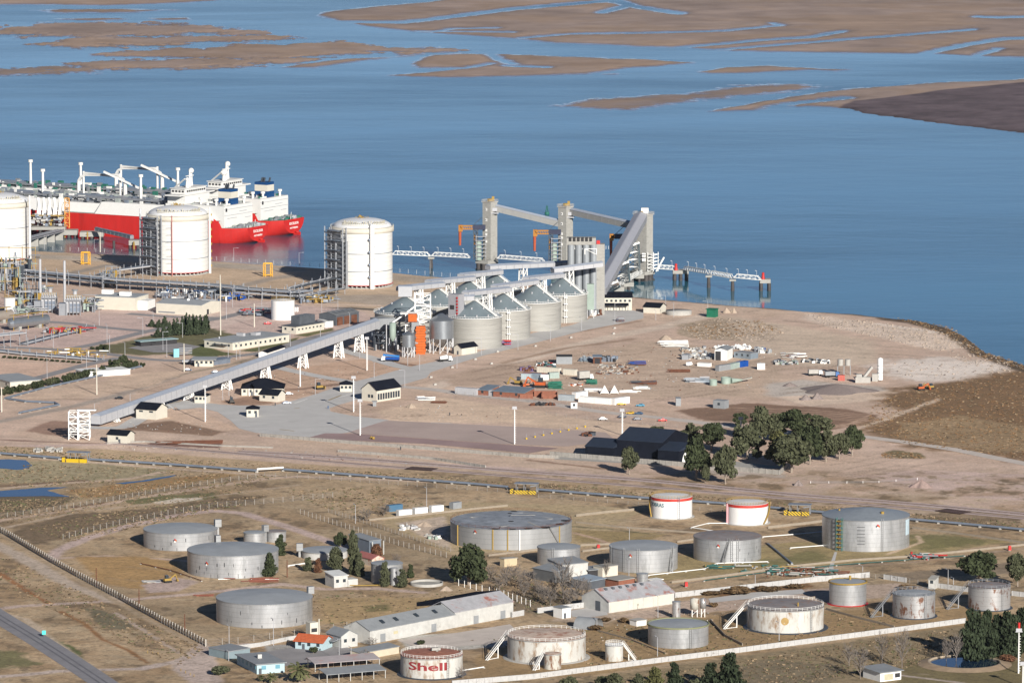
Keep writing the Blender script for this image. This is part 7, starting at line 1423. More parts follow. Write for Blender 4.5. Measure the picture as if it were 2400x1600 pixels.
P_("rusty_wreck","rust-brown girders on the ground along the concrete wall","girders",352,520,1042,10,50,[BROWN],24,"bar",16,.8);P_("roof_sheets","pale steel sheets lying behind the cream hall","steel sheets",970,1020,938,10,26,[GALLW,PIPEG,WHITE],25,"bar",9,.9);P_("rusty_plates","rust-red plates right of the pale steel sheets","plates",1010,1045,945,6,12,[BROWN],26,"bar",9,.5);P_("conveyor_stock","purple-red conveyor parts in front of the second silo","conveyor parts",1172,1198,810,8,36,[MATS["purple_part"],REDP],27,"bar",5,2.6);P_("conveyor_stock","brown machine parts at the end of the silo road","machine parts",1444,1464,755,6,30,[MATS["purple_part"],BROWN,PIPEG],28,"bar",5,2.6);P_("loading_gear","silver and white gear at the foot of the pale green filter tower","machinery",1374,1410,740,8,30,[GALV,WHITE,BROWN,PIPEG],29,"box",hm=4)
P_("scrap_pile","scrap bars beside the yellow digger by the silver tanks","scrap pile",330,375,1366,6,16,[CONCP,PIPEG],30,"bar",5,.6);P_("rubble","pale rubble beside the rail line at left","rubble",78,142,1060,14,60,[CONCP],31,"box",hm=1.2);P_("rubble","white boat hulls and rubble by the wide old tank","rubble",940,982,1242,12,26,[WHITE,CONCP,GALLW],32,"box",hm=1.4);P_("rubble","pale broken boats at the foot of the wide old tank","rubble",1000,1034,1264,10,20,[CONCP,WHITE,PALEG],33,"box",hm=1.3)
P_("red_pipes","long red pipe and yellow tip lying left of the nearest large silver tank","pipe",453,500,1397,1,5,[mat("rust_red_pipe",(.17,.055,.035),.7)],34,"bar",9,.5);P_("red_pipes","bundle of red pipes lying between the middle and nearest silver tanks","pipe",508,652,1364,8,14,[MATS["rust_red_pipe"],MATS["rust_red_pipe"],WHITE],35,"bar",12,.6)
P_("tyre_row","row of dark rollers along the gravel road below the brick ruin","rollers",1240,1320,951,3,18,[BROWN,DARK],36,"cyl");P_("dark_machines","dark machines parked left of the black warehouse","machinery",1368,1390,1023,8,20,[STEELD,DARK,BROWN],37,"box",hm=1.8);P_("yellow_posts","yellow fuel posts at the gravel yard, slanting row of four","posts",864,880,1030,3,3,[YELLOW],38,"cyl")
b=MB().use(PIPEG);[b.beam((4.2*i,6*i,0),(4.2*i,6*i,2.6),.16)for i in range(8)];[b.use(YELB).cyl((4.2*i,6*i,0),(4.2*i,6*i,.8),.45,n=8)for i in range(8)];tag(b.build("bollard_row",None,None,G(1234,1029)),"slanting row of yellow bollards with thin posts right of the tall gravel-yard mast","bollards")
def person(label,px,py,m,hd=0):
 p=G(px,py);b=MB();b.cyl((-.12,0,0),(-.1,0,.9),.09,.12,n=8).cyl((.12,.1,0),(.1,0,.9),.09,.12,n=8);b.cyl((0,0,.85),(0,0,1.5),.2,.24,n=10);b.cyl((-.28,0,.85),(-.24,0,1.45),.06,.08,n=6).cyl((.28,0,.85),(.24,0,1.45),.06,.08,n=6);b.cyl((0,0,1.5),(0,0,1.6),.07,n=6);b.sphere((0,0,1.72),.13,8,6)
 return tag(b.build("person",m,None,p,hd),label,"person")
person("person in dark clothes walking alone on the sandy field",1054,974,STEELD);person("person in blue standing on the concrete apron near the long lane",769,958,mat("work_blue",(.05,.10,.2),.8));person("person in dark clothes standing by the annex and striped car",645,951,STEELD);person("person walking along the concrete retaining wall",939,1054,STEELD)
def wall(name,label,pts,h,m,th=.3,cat="wall",panel=None):
 P=[G(*p)for p in pts];t=thing(name,label,cat,P[0]);b=MB();o=P[0]
 for a,c in zip(P,P[1:]):b.beam(a-o+Vector((0,0,h/2)),c-o+Vector((0,0,h/2)),th,h)
 b.build("panel",m,t);b=MB()
 for a,c in zip(P,P[1:]):
  n=max(1,int((c-a).length/3.2))
  for i in range(n+1):p=a.lerp(c,i/n)-o;b.box((p.x,p.y-.08,0),(.3,th+.2,h+.06),math.atan2((c-a).y,(c-a).x))
 if panel:b.build("pier",panel,t)
 return t
WHW=mat("precast_white",(.38,.38,.38),.85,var=.12,scale=.8,col2=(.21,.20,.185),cut=.58,scale2=.5)
wall("white_wall","long white precast wall along the bottom right below the rusty tanks",[(1060,1606),(1250,1590),(1500,1557.5),(1750,1526),(2050,1487),(2262,1459)],2.0,WHW,panel=WHW);wall("white_wall","white precast wall behind the rusty-roofed warehouse up to the yellow-rimmed tank",[(1582,1400),(1750,1381),(1900,1364),(2037,1352)],2.2,WHW,panel=WHW);wall("white_wall","white wall piece left of the rusty-roofed warehouse",[(1260,1436.5),(1378,1422)],2.2,WHW,panel=WHW);wall("white_wall","short white wall at the right end of the long warehouse",[(1200,1446),(1227,1441)],2.2,WHW,panel=WHW);wall("white_wall","broken white wall piece left of the small white hut at right",[(2072,1356.5),(2123,1364)],2.0,WHW,panel=WHW);wall("white_wall","white wall piece right of the small white hut, under the trees",[(2190,1376),(2274,1387)],2.0,WHW,panel=WHW);wall("white_wall","low white wall behind the pale blue office",[(548,1522),(610,1514),(676,1500),(720,1494)],1.6,WHW);wall("white_wall","white wall at the far right behind the rust-scarred silver tank",[(2372,1395),(2450,1404)],2.0,WHW,panel=WHW)
RW=mat("retaining_concrete",(.27,.255,.235),.9,var=.14,scale=.5,col2=(.19,.18,.165),cut=.55,scale2=.3)
wall("retaining_wall","long low concrete retaining wall below the gravel yard",[(610,1022),(740,1033),(890,1045),(1060,1058),(1240,1072),(1310,1074)],1.6,RW,.5,panel=RW);wall("retaining_wall","second concrete retaining wall below the longer one, nearer the railway",[(793,1059),(900,1067),(1015,1077),(1137,1096)],1.3,RW,.5,panel=RW);wall("retaining_wall","concrete wall along the front of the black warehouse and grove",[(1290,1068),(1420,1078),(1590,1092),(1780,1108),(1827,1112),(1845,1096)],2.2,RW,.5,panel=RW);wall("retaining_wall","low broken concrete wall below the small cream house at left",[(250,1040),(340,1036),(520,1046),(640,1050)],.8,RW,.5)
BW=mat("bund_wall",(.235,.20,.16),.9,var=.12,scale=.5)
for lab,pts,h in(("pale bund wall above the very wide old tank",[(865,1220),(1000,1206),(1100,1195),(1190,1186)],1.3),("pale bund wall between the wide old tank and the small silver tank",[(1145,1303),(1268,1288)],1.2),("bund wall running to the left-hand red-banded tank",[(1350,1210),(1420,1202),(1486,1196)],1.6),("bund wall behind the tank left of the brown-roofed one",[(1360,1279),(1430,1276)],1.2),("bund wall joining two silver tanks in the middle of the farm",[(1587,1271),(1628,1265)],1.2),("long low bund wall in front of the two red-banded tanks",[(1350,1225),(1450,1236),(1570,1245),(1660,1252)],1.2),("bund wall from the right red-banded tank towards the cone-roof tank",[(1800,1238),(1890,1228),(1935,1222)],1.6),("bund wall right of the cone-roof tank",[(2138,1238),(2250,1252),(2420,1276)],1.3),("long pale bund wall along the pipes below the silver tanks",[(1574,1366),(1700,1350),(1850,1329),(2000,1314),(2140,1305),(2270,1292),(2420,1276)],1.3),("dark bund wall right of the silver-grey tank",[(1664,1454),(1700,1492),(1740,1512)],1.4),("bund wall between disc tank and yellow-rimmed tank",[(1936,1428),(2000,1446),(2096,1470)],1.2),("low bund wall running right from the silver-grey tank's foot",[(1400,1478),(1480,1500),(1560,1532)],.8),("pale low wall beside the small yellow-rimmed tank",[(1850,1410),(1910,1402)],1.4),("dark pipe trench wall between two silver tanks",[(1795,1273),(1850,1318)],.9),("low pale wall in front of the silver tank at the farm's centre",[(1365,1293),(1430,1285)],1.2)):wall("bund_wall",lab,pts,h*.7,BW,.3)
for lab,pts,r,m in(("white pipe along the foot of the brown-roofed silver tank",[(1519,1350),(1651,1335),(1680,1322),(1800,1318)],.22,WHITE),("green and white pipe line below the long pale bund wall",[(1650,1362),(1800,1342),(1960,1326),(2120,1314),(2260,1304)],.16,TEAL),("white pipe crossing the shadow of the cone-roof tank",[(1787,1260),(1860,1254),(1935,1247)],.22,WHITE),("brown pipe beside the middle large silver tank's shadow",[(330,1322),(400,1338),(472,1362)],.2,BROWN),("white pipe at the cypress trees by the middle silver tank",[(675,1328),(715,1322)],.3,WHITE),("yellow pipe lying in front of the white cottage",[(818,1374),(895,1373)],.22,YELLOW),("dark twin pipe behind the brown-roofed tank",[(1800,1276),(1856,1322)],.4,PIPEB),("white pipe right of the lettered rusty tank",[(1084,1573),(1134,1565)],.25,WHITE),("pale pipe in front of the rust-scarred silver tank's bund",[(1700,1250),(1620,1238),(1660,1228),(1705,1228)],.22,WHITE),("pipe between the cone-roof tank and its bund on the left",[(1852,1286),(1930,1280)],.22,WHITE)):pipe(lab,pts,r,.5,m,9,name="pipe",cat="pipe")
def fence(label,pts,h,sp,m,mesh=True,th=.2,kind="mesh_fence",arm=0,base=0):
 P=[G(*p)for p in pts];o=P[0];t=thing(kind,label,"fence",o);pos=[]
 for a,c in zip(P,P[1:]):
  n=max(1,int((c-a).length/sp));pos+=[(a.lerp(c,i/n)-o,math.atan2((c-a).y,(c-a).x))for i in range(n)]
 pos.append((P[-1]-o,0));b=MB();b.box((0,0,0),(th,th,h))
 if arm:b.beam((0,0,h),(.25,-.25,h+.35),th*.7)
 me=b.mesh("post");me.materials.clear();me.materials.append(m)
 key=sorted(range(len(pos)),key=lambda i:(o+pos[i][0]).y)[:100];far=[i for i in range(len(pos))if i not in set(key)]
 for i in key:ob=bpy.data.objects.new("post",me);COL.objects.link(ob);ob.parent=t;ob.location=pos[i][0]
 if far:
  b=MB();[b.box(pos[i][0],(th,th,h))for i in far];tag(b.build("far_posts",m,t),kind="stuff")
 b=MB().use(NET if base else PIPEG)
 for a,c in zip(P,P[1:]):
  for k in range(12 if base else 4):z_=h*(.2+(.065 if base else .25)*k);b.beam(a-o+Vector((0,0,z_)),c-o+Vector((0,0,z_)),.07 if base else .035)
  if base:b.use(NET).beam(a-o+Vector((0,0,base/2)),c-o+Vector((0,0,base/2)),.25,base).use(NET)
 b.build("wire",PIPEG,t)
 return t
FP=mat("fence_post_concrete",(.27,.255,.235),.9,var=.12,scale=2);FPD=mat("fence_post_dark",(.19,.175,.16),.9)
FPL=mat("fence_post_pale",(.40,.375,.34),.9,var=.12,scale=2)
NET=mat("fence_net",(.235,.205,.175),.9,var=.2,scale=1.5)
fence("long dense net fence from the left edge down to its white gate post",[(-40,1226),(20,1258),(76,1292),(125,1321),(181,1352),(281,1405)],2.9,3.2,FPL,th=.34,base=.5);fence("dense net fence below the gate, ending at the corner post by the dirt road",[(281,1405),(380,1460),(482,1514)],2.9,3.2,FPL,th=.34,base=.5)
fence("post fence from the left edge past the blue ponds up to the pipeline",[(-20,1216),(110,1200),(250,1176),(400,1148),(520,1130),(600,1120)],2.2,4.2,FP);fence("thin post fence alongside the large pipeline in the middle",[(620,1116),(800,1126),(1000,1142),(1190,1154)],2.0,5,FPD);fence("post fence curving round the upper left silver tanks",[(148,1264),(220,1245),(280,1230),(410,1204),(510,1189),(640,1179),(780,1166)],2.6,4.5,FP);fence("white post fence slanting down to the very wide old tank",[(704,1204),(760,1222),(850,1250),(934,1278),(1046,1306)],2.4,4.0,FP);fence("wire fence parallel above the white-posted one",[(770,1200),(860,1228),(960,1262),(1056,1292)],1.8,3.4,FPD);fence("post fence in front of the nearest large silver tank",[(484,1513),(558,1508),(632,1497),(719,1486),(813,1471),(860,1466),(968,1452),(1034,1437),(1100,1425)],2.6,5.5,FP);fence("white-topped posts below the big round tree and bare trees",[(1075,1372),(1130,1386),(1181,1398),(1243,1421)],2.8,4.0,WHITE);fence("dark fence along the road in front of the brick houses",[(1050,922),(1150,932),(1240,940),(1330,950),(1480,966)],1.8,5,FPD);fence("fence along the near side of the gravel road",[(1280,972),(1400,986),(1560,1000),(1720,1012)],1.8,6,FPD);fence("shore fence along the basin behind the domed tanks",[(64,583.5),(326,596),(489,609),(680,622),(772,628),(918,637),(1075,651)],2.6,6,GALLW);fence("fence beside the striped pipeline crossing, running right",[(1262,1166),(1400,1176),(1520,1186),(1640,1196),(1800,1208)],1.8,5,FPD)
fence("low white post-and-rail line curving across the right-hand plain",[(1900,1132),(1985,1132),(2060,1131),(2100,1128),(2150,1124)],1.0,7,WHITE);fence("fence line near the trees above the rust-scarred tank",[(1960,1352),(2075,1356),(2190,1375)],2.0,4,FPD)
LG="street lamps"
def lamp_proto():
 t=thing("street_lamp","x","street lamp",(0,0,-50));MB().cyl((0,0,0),(0,0,1),.010,.007,n=6).build("pole",GALLW,t);b=MB();b.beam((0,0,.99),(.17,0,1.0),.012);b.beam((.13,0,1.0),(.22,0,1.005),.03,.02);b.build("lamp_head",GALLW,t);return t
LP=lamp_proto();first=[True]
def lamp(px,yb,yt,side,label):
 p=G(px,yb);h=HT(px,yb,yb-yt);hd={"l":math.pi,"r":0.0,"n":1.9}[side];w_=max(1.0,14/h)*h
 if first[0]:first[0]=False;LP.location=p;LP.rotation_euler=(0,0,hd);LP.scale=(w_,w_,h);LP["label"]=label;return
 dup(LP,p,hd,label,(w_,w_,h))
for a in((232.6,762.6,722,"n","standing alone on the pink gravel yard of the plant"),(251,803,760,"n","left one of a pair on the plant's slanting road"),(257,826,784,"n","right one of a pair by the shrubs left of the lawn"),(293,839,803,"n","on the lawn verge between shrubs and blue sign"),(335,787,745,"l","with its arm left, at the bend before the pine group"),(359,766,731,"n","just left of the tallest pines"),(382,821,777,"r","with its arm right, in the car park, left of two"),(391,837,794.5,"n","in the car park, lower of two"),(428,791,756,"l","in front of the pine group"),(125,816,775,"n","by the red pipework in front of the horizontal vessel"),(110.5,889,838,"n","beside the dark shrub row at left"),(203,866,824,"n","on the road near the white shelter by the hedge"),(305,941,922,"r","above the middle of the long conveyor's low half"),(221.4,964,945,"r","above the lowest part of the long conveyor"),(545,720,676,"n","below the pipe rack, right of the tall striped mast"),(613.5,724,686,"r","with its arm right, left of the plain white tank"),(530.6,748.6,705,"n","right of the broad white warehouse"),(754,732,695,"r","between plain white tank and dark workshop"),(792,728,699,"n","behind the dark workshop"),(819.6,773,733,"n","at the right end of the dark workshop"),(680.6,812,779,"n","at the corner of the hipped-roof maintenance building"),(751,794.5,766,"n","at the road below the maintenance building"),(607,831,799.6,"n","at the road below the long white office"),(554,843,807,"n","left of a close pair at the office corner"),(562.5,840,805,"n","right of a close pair at the office corner"),(535,844,812,"n","in front of the near corner of the long white office"),(536.5,927,890,"l","left of the large hipped office, taller one"),(522,937,904,"n","left of the large hipped office, on open dirt"),(660.7,914,898,"l","behind the right end of the large hipped office"),(739,924.6,887.6,"r","beside the yellow bulldozer"),(877,886,848,"n","on the dirt island right of the last trestle"),(843,840,810,"n","beside the trestle nearest the silos"),(948.7,906.7,867,"l","right of the cream hall at the road junction"),(983.6,868,830.7,"n","in front of the orange dryer, at the road"),(955.6,856,832,"n","below the small hopper silo"),(1071,863,831.5,"n","at the road below the control house"),(1127.9,831.5,791.6,"l","in front of the nearest front-row silo"),(1214,820.5,783,"l","in front of the second front-row silo"),(1290,799,762.6,"l","in front of the third front-row silo"),(1363,774.6,744,"n","in front of the last front-row silo"),(1441,757,710,"r","in front of the two-storey cream building"),(1560,729,692,"l","behind the round slab near the shore"),(1579,743.7,709,"n","in front of the round slab"),(1658.7,735,705.4,"l","behind the green hut"),(1537,750,727,"n","below the cream shed on the headland"),(548,612,581,"r","on the shore right of the middle domed tank"),(701,622.6,591.7,"r","on the shore left of the rightmost domed tank"),(1008,642,609,"n","on the shore below the walkway pier"),(221,590,561,"r","on the shore before the near ship's hull"),(104,583,551.6,"r","on the shore below the loading platform"),(537,1508,1466,"n","at the fence in front of the nearest silver tank, left"),(641,1512,1450,"n","in front of the nearest silver tank's bright wall"),(795,1547.6,1499,"n","in front of the small white cottage"),(823,1545,1516,"n","right of the small white cottage"),(1542,1446.7,1396,"n","in front of the rusty-roofed warehouse"),(1399,1476,1449,"n","right of the half-round tin hut"),(1541,1537,1492,"n","in front of the silver-grey tank"),(1826,1501,1458,"n","in front of the tank with the painted disc"),(2222,1367.8,1334,"n","beside the tree shadows right of the white hut, taller"),(2234.7,1369,1353.5,"n","beside the tree shadows right of the white hut, shorter"),(1474,1356,1312,"n","in front of the tank left of the brown-roofed one"),(1770,1369,1346,"n","between the pipe manifold and the white wall"),(1475,1276,1238,"n","behind the brownish flat-roofed tank"),(536,1548,1525,"n","at the corner of the low blue annex"),(2022,1338,1326,"n","behind the yellow-rimmed tank by the green pipe"),(833,1226,1182,"n","in the fenced scrub above the old bushes"),(1000,1186,1143,"n","behind the white site huts")):lamp(*a[:4],"slim pale street lamp "+a[4])
def lightmast(px,yb,yt,label,m=WHITE,red=False):
 p=G(px,yb);h=HT(px,yb,yb-yt);t=thing("light_mast",label,"light mast",p,0,"tall floodlight masts");MB().cyl((0,0,0),(0,0,h),.32,.22,n=8).build("pole",m,t);b=MB();[b.box((.5,0,h*(.06+.9*k/14)),(.45,.25,.15))for k in range(14)];b.build("ladder_rung",m,t);b=MB();b.box((0,0,h),(2.6,1.2,.3));b.box((0,-.2,h+.3),(2.2,.6,1.1));b.build("lamp_frame",GALLW,t)
 if red:MB().cyl((0,0,h+1.4),(0,0,h+3.6),.5,n=8).build("red_beacon",RED,t)
for a in((481,988,908,"white floodlight mast in front of the cabin under the conveyor"),(828.8,965,887,"white floodlight mast left of the cream hall, upper one of a close pair"),(844,1020,941,"white floodlight mast on the gravel yard, lower one of a close pair"),(1206,1040.7,958.5,"white floodlight mast in the middle of the pink gravel yard"),(1458,1020,964,"white floodlight mast behind the black warehouse"),(1736,1020,983,"white floodlight mast among the eucalyptus trees"),(860,868,795,"white floodlight mast on dirt between conveyor and crane truck"),(2387,1577,1480,"white floodlight mast with red beacon beside the round pool",WHITE,True),(2397,1610,1558,"short white floodlight mast at the bottom right corner")):lightmast(*a)
for px,yb,yt,lab,m in((703.6,905.5,833,"plain tall white pole in dirt under the conveyor",WHITE),(517,785,644,"very tall pole, yellow above and white below, by the broad warehouse",CREAM),(596,766,711,"pale yellow pole left of the plain white tank",CREAM),(4,965,907,"pale yellow pole at the left edge",CREAM),(227,924.6,854.5,"pale yellow pole in front of the hedge",CREAM),(431.6,871,804.7,"pale yellow pole beside the gatehouse",CREAM),(235,591,544,"pale yellow pole on the shore before the near ship",CREAM),(2400-53,1520,1500,"hidden",WHITE))[:-1]:mast("tall_pole",lab,"pole",px,yb,yt,m,.7)
for px,yb,yt,lab in((226,1374,1330,"thin brown utility pole at the net fence"),(326,1424,1380,"thin brown utility pole below the fence gate"),(433,1478,1438,"thin brown utility pole nearest the large silver tank"),(673,1352,1312,"thick brown utility pole beside the cypress"),(1019,1444,1414,"thin dark utility pole behind the long warehouse")):mast("utility_pole",lab,"pole",px,yb,yt,BROWN,.45)
p=G(103,1492);t=thing("road_sign","turquoise road sign on the verge of the asphalt road","sign",p,.3);MB().cyl((0,0,0),(0,0,1.4),.06,n=6).build("post",GREY,t);MB().box((0,0,1.0),(1.5,.08,1.6)).build("plate",mat("sign_turquoise",(.06,.55,.50),.6),t)
b=MB();[b.cyl((x,y,0),(x,y,1.0),.12,n=6)for x,y in((0,0),(2.1,-1.5),(4.2,-3.2))];tag(b.build("marker_post",YELLOW,None,G(346,1530)),"three short yellow marker posts by the dirt track","posts");b=MB();[b.cyl((x,y,0),(x,y,1.0),.12,n=6)for x,y in((0,0),(2,-4),(4,-8),(5.6,-11))];tag(b.build("marker_post",YELLOW,None,G(424,1572)),"four short yellow marker posts at the bottom left junction","posts")
for x,y,lab in((2366,1290,"small red fire cabinet beside the trees at upper right"),(1402,1287,"small red fire cabinet between two silver tanks"),(1608,1375,"red fire pump beside the white wall and green bushes")):p=G(x,y);t=thing("fire_cabinet",lab,"fire cabinet",p);MB().box((0,0,.3),(1.3,1.1,1.9),.3,.85).build("cabinet",RED,t);MB().box((0,0,0),(1.0,.8,.35)).build("base",CONC,t)
def leaves(b,lobes,n,s,rr,flat=0.0):
 tot=sum(l[3]*l[4]for l in lobes)
 for cx,cy,cz,r,rz in lobes:
  for k in range(int(n*r*rz/tot)):
   a,z=rr.uniform(0,6.283),rr.uniform(-1,1);q=rr.random()**.38;c=math.sqrt(1-z*z);p=Vector((cx+r*q*c*math.cos(a),cy+r*q*c*math.sin(a),cz+rz*q*z))
   nrm=Vector((rr.gauss(0,1)+c*math.cos(a),rr.gauss(0,1)+c*math.sin(a),rr.gauss(0,.8)+z+flat)).normalized();u=nrm.orthogonal().normalized();v=nrm.cross(u);t_=rr.uniform(0,3);u,v=u*math.cos(t_)+v*math.sin(t_),v*math.cos(t_)-u*math.sin(t_);w_,l=s*rr.uniform(.5,1.2),s*rr.uniform(.7,1.5)
   b.add([p-u*w_-v*l*.3,p+u*w_*.3-v*l,p+u*w_+v*l*.2,p-u*w_*.2+v*l],[(0,1,2,3)])
def branch(b,p,d,L,r,dep,rr,spread=.6):
 q=p+d*L;b.cyl(p,q,r,r*.6,n=5 if dep<2 else 3,cap=False)
 if dep<=0:return
 for k in range(rr.choice((2,3,3))if dep>1 else 3):
  e=(d+Vector((rr.gauss(0,spread),rr.gauss(0,spread),rr.uniform(-.1,.5)))).normalized();branch(b,p.lerp(q,rr.uniform(.55,1)),e,L*rr.uniform(.6,.85),r*.58,dep-1,rr,spread)
PROTO={}
def crown(kind,var):
 if(kind,var)in PROTO:return PROTO[kind,var]
 rr=random.Random(hash(kind)%1+var*7+len(kind));b=MB();tb=MB()
 if kind=='euc':
  L=[(rr.uniform(-.3,.3),rr.uniform(-.3,.3),rr.uniform(.26,.84),rr.uniform(.13,.25),rr.uniform(.07,.15))for _ in range(17)]+[(0,0,.84,.22,.15),(-.3,0,.5,.2,.12),(.3,.1,.55,.2,.13),(0,0,.6,.3,.2)]
  leaves(b,L,2600,.044,rr);tb.cyl((0,0,0),(.02,0,.45),.035,.022,n=7)
  for l in L[::2]:tb.cyl((.0,0,rr.uniform(.15,.4)),l[:3],.018,.006,n=5)
 elif kind=='round':
  L=[(.30*math.cos(k*.9+rr.random()),.30*math.sin(k*.9),.22+.5*((k*5)%14)/14,rr.uniform(.16,.25),rr.uniform(.13,.2))for k in range(14)]+[(0,0,.78,.28,.21),(0,0,.5,.36,.3)]
  leaves(b,L,3200,.04,rr);tb.cyl((0,0,0),(0,0,.5),.05,.03,n=7)
 elif kind=='cyp':
  L=[(rr.uniform(-.16,.16),rr.uniform(-.16,.16),.10+.80*k/15,(.46-.28*k/15)*rr.uniform(.75,1.15),.10)for k in range(16)]
  leaves(b,L,2400,.045,rr);tb.cyl((0,0,0),(0,0,.6),.05,.02,n=6)
 elif kind=='pine':
  L=[(rr.uniform(-.06,.06),rr.uniform(-.06,.06),.12+.82*k/13,.46*(1-k/14)+.03,.055)for k in range(14)]
  leaves(b,L,1300,.045,rr,-.3);tb.cyl((0,0,0),(0,0,.8),.03,.01,n=6)
 elif kind=='bush':
  L=[(rr.uniform(-.25,.25),rr.uniform(-.25,.25),rr.uniform(.3,.6),rr.uniform(.2,.3),rr.uniform(.25,.38))for _ in range(7)]
  leaves(b,L,900,.075,rr);tb.cyl((0,0,0),(0,0,.4),.04,n=5)
 elif kind=='palm':
  for k in range(46):
   a,e=rr.uniform(0,6.283),rr.uniform(-.5,1.2);p=Vector((0,0,.62));d=Vector((math.cos(a)*math.cos(e),math.sin(a)*math.cos(e),math.sin(e)))
   for j in range(5):
    q=p+d*.12;sd=Vector((-math.sin(a),math.cos(a),0))*.032;b.add([p-sd,p+sd,q+sd*.8,q-sd*.8],[(0,1,2,3)]);b.add([p-sd*2-Vector((0,0,.03)),p,q,q-sd*2-Vector((0,0,.03))],[(0,1,2,3)]);b.add([p,p+sd*2-Vector((0,0,.03)),q+sd*2-Vector((0,0,.03)),q],[(0,1,2,3)]);p=q;d=(d+Vector((0,0,-.28))).normalized()
  tb.cyl((0,0,0),(0,0,.62),.06,.05,n=8)
 else:
  branch(tb,Vector((0,0,0)),Vector((0,0,1)),.26,.022,2,rr,.45)
  for k in range(14):branch(tb,Vector((0,0,.12+.035*k)),Vector((math.cos(k*2.4),math.sin(k*2.4),1.1)).normalized(),.22,.015,3,rr,.5)
 me=b.mesh("crown")if b.f else None;tm=tb.mesh("trunk");PROTO[kind,var]=(me,tm);return PROTO[kind,var]
MESH={}
def tree(kind,name,label,px,yb,yt,wpx,m,cat="tree",group=None,var=None,tm=BARK):
 p=G(px,yb);h=HT(px,yb,yb-yt);w_=wpx*MPX(px,yb);var=R.randrange(4)if var is None else var;t=thing(name,label,cat,p,0,group);cm,km=crown(kind,var)
 for nm,me,mm in(("crown",cm,m),("trunk" if cm else "branches",km,tm)):
  if me is None:continue
  k=(kind,var,nm,mm.name)
  if k not in MESH:c=me.copy();c.materials.clear();c.materials.append(mm);MESH[k]=c
  o=bpy.data.objects.new(nm,MESH[k]);COL.objects.link(o);o.parent=t
 t.scale=(w_,w_,h);t.rotation_euler=(0,0,R.uniform(0,6.28));return t
E="eucalyptus grove by the black warehouse"
for i,(px,yb,yt,w_,lab)in enumerate(((1632,1125,1022,80,"in front of the black warehouse's right wing, tallest of the front trees"),(1700,1134,1040,62,"with a drooping crown, standing alone by the concrete wall"),(1618,1044,990,50,"behind the black warehouse's right end"),(1668,1056,990,66,"behind the two front trees"),(1535,1021,998,46,"showing only its top over the black roof"),(1752,1076,993,78,"just in front of the floodlight mast in the grove"),(1737,1003,966,36,"smallest at the back, left of the grove's high crowns"),(1786,1036,950,62,"with the highest crown at the back of the grove"),(1815,1034,968,50,"between the two highest crowns"),(1861,1032,956,76,"with the second highest crown"),(1917,1032,972,66,"at the back right of the grove"),(1855,1107,1013,92,"largest, at the front right of the grove"),(1898,1088,996,60,"behind the largest front tree's right side"),(1936,1082,1007,62,"right of the largest front tree"),(1967,1077,1014,48,"second from the grove's right end"),(1997,1068,994,58,"at the right end of the grove, above the track"),(1654,1132,1086,22,"sapling between the two front trees"),(1774,1078,1045,26,"sapling on the pale yard inside the grove"),(1828,1090,1010,66,"olive toned, left of the largest front tree"))):tree('euc',"eucalyptus_tree","eucalyptus "+lab,px,yb,yt,w_*(.95 if i<2 else 1.04),LEAFO if i==18 else(LEAFE if i%3 else LEAFB),group=E)
tree('euc',"young_tree","slim tree with a long shadow in front of the black warehouse wall",1475,1112,1044,42,LEAFE)
tree('round',"round_tree","big dark round tree left of the bare trees, below the very wide old tank",1099,1370,1271,98,LEAFB)
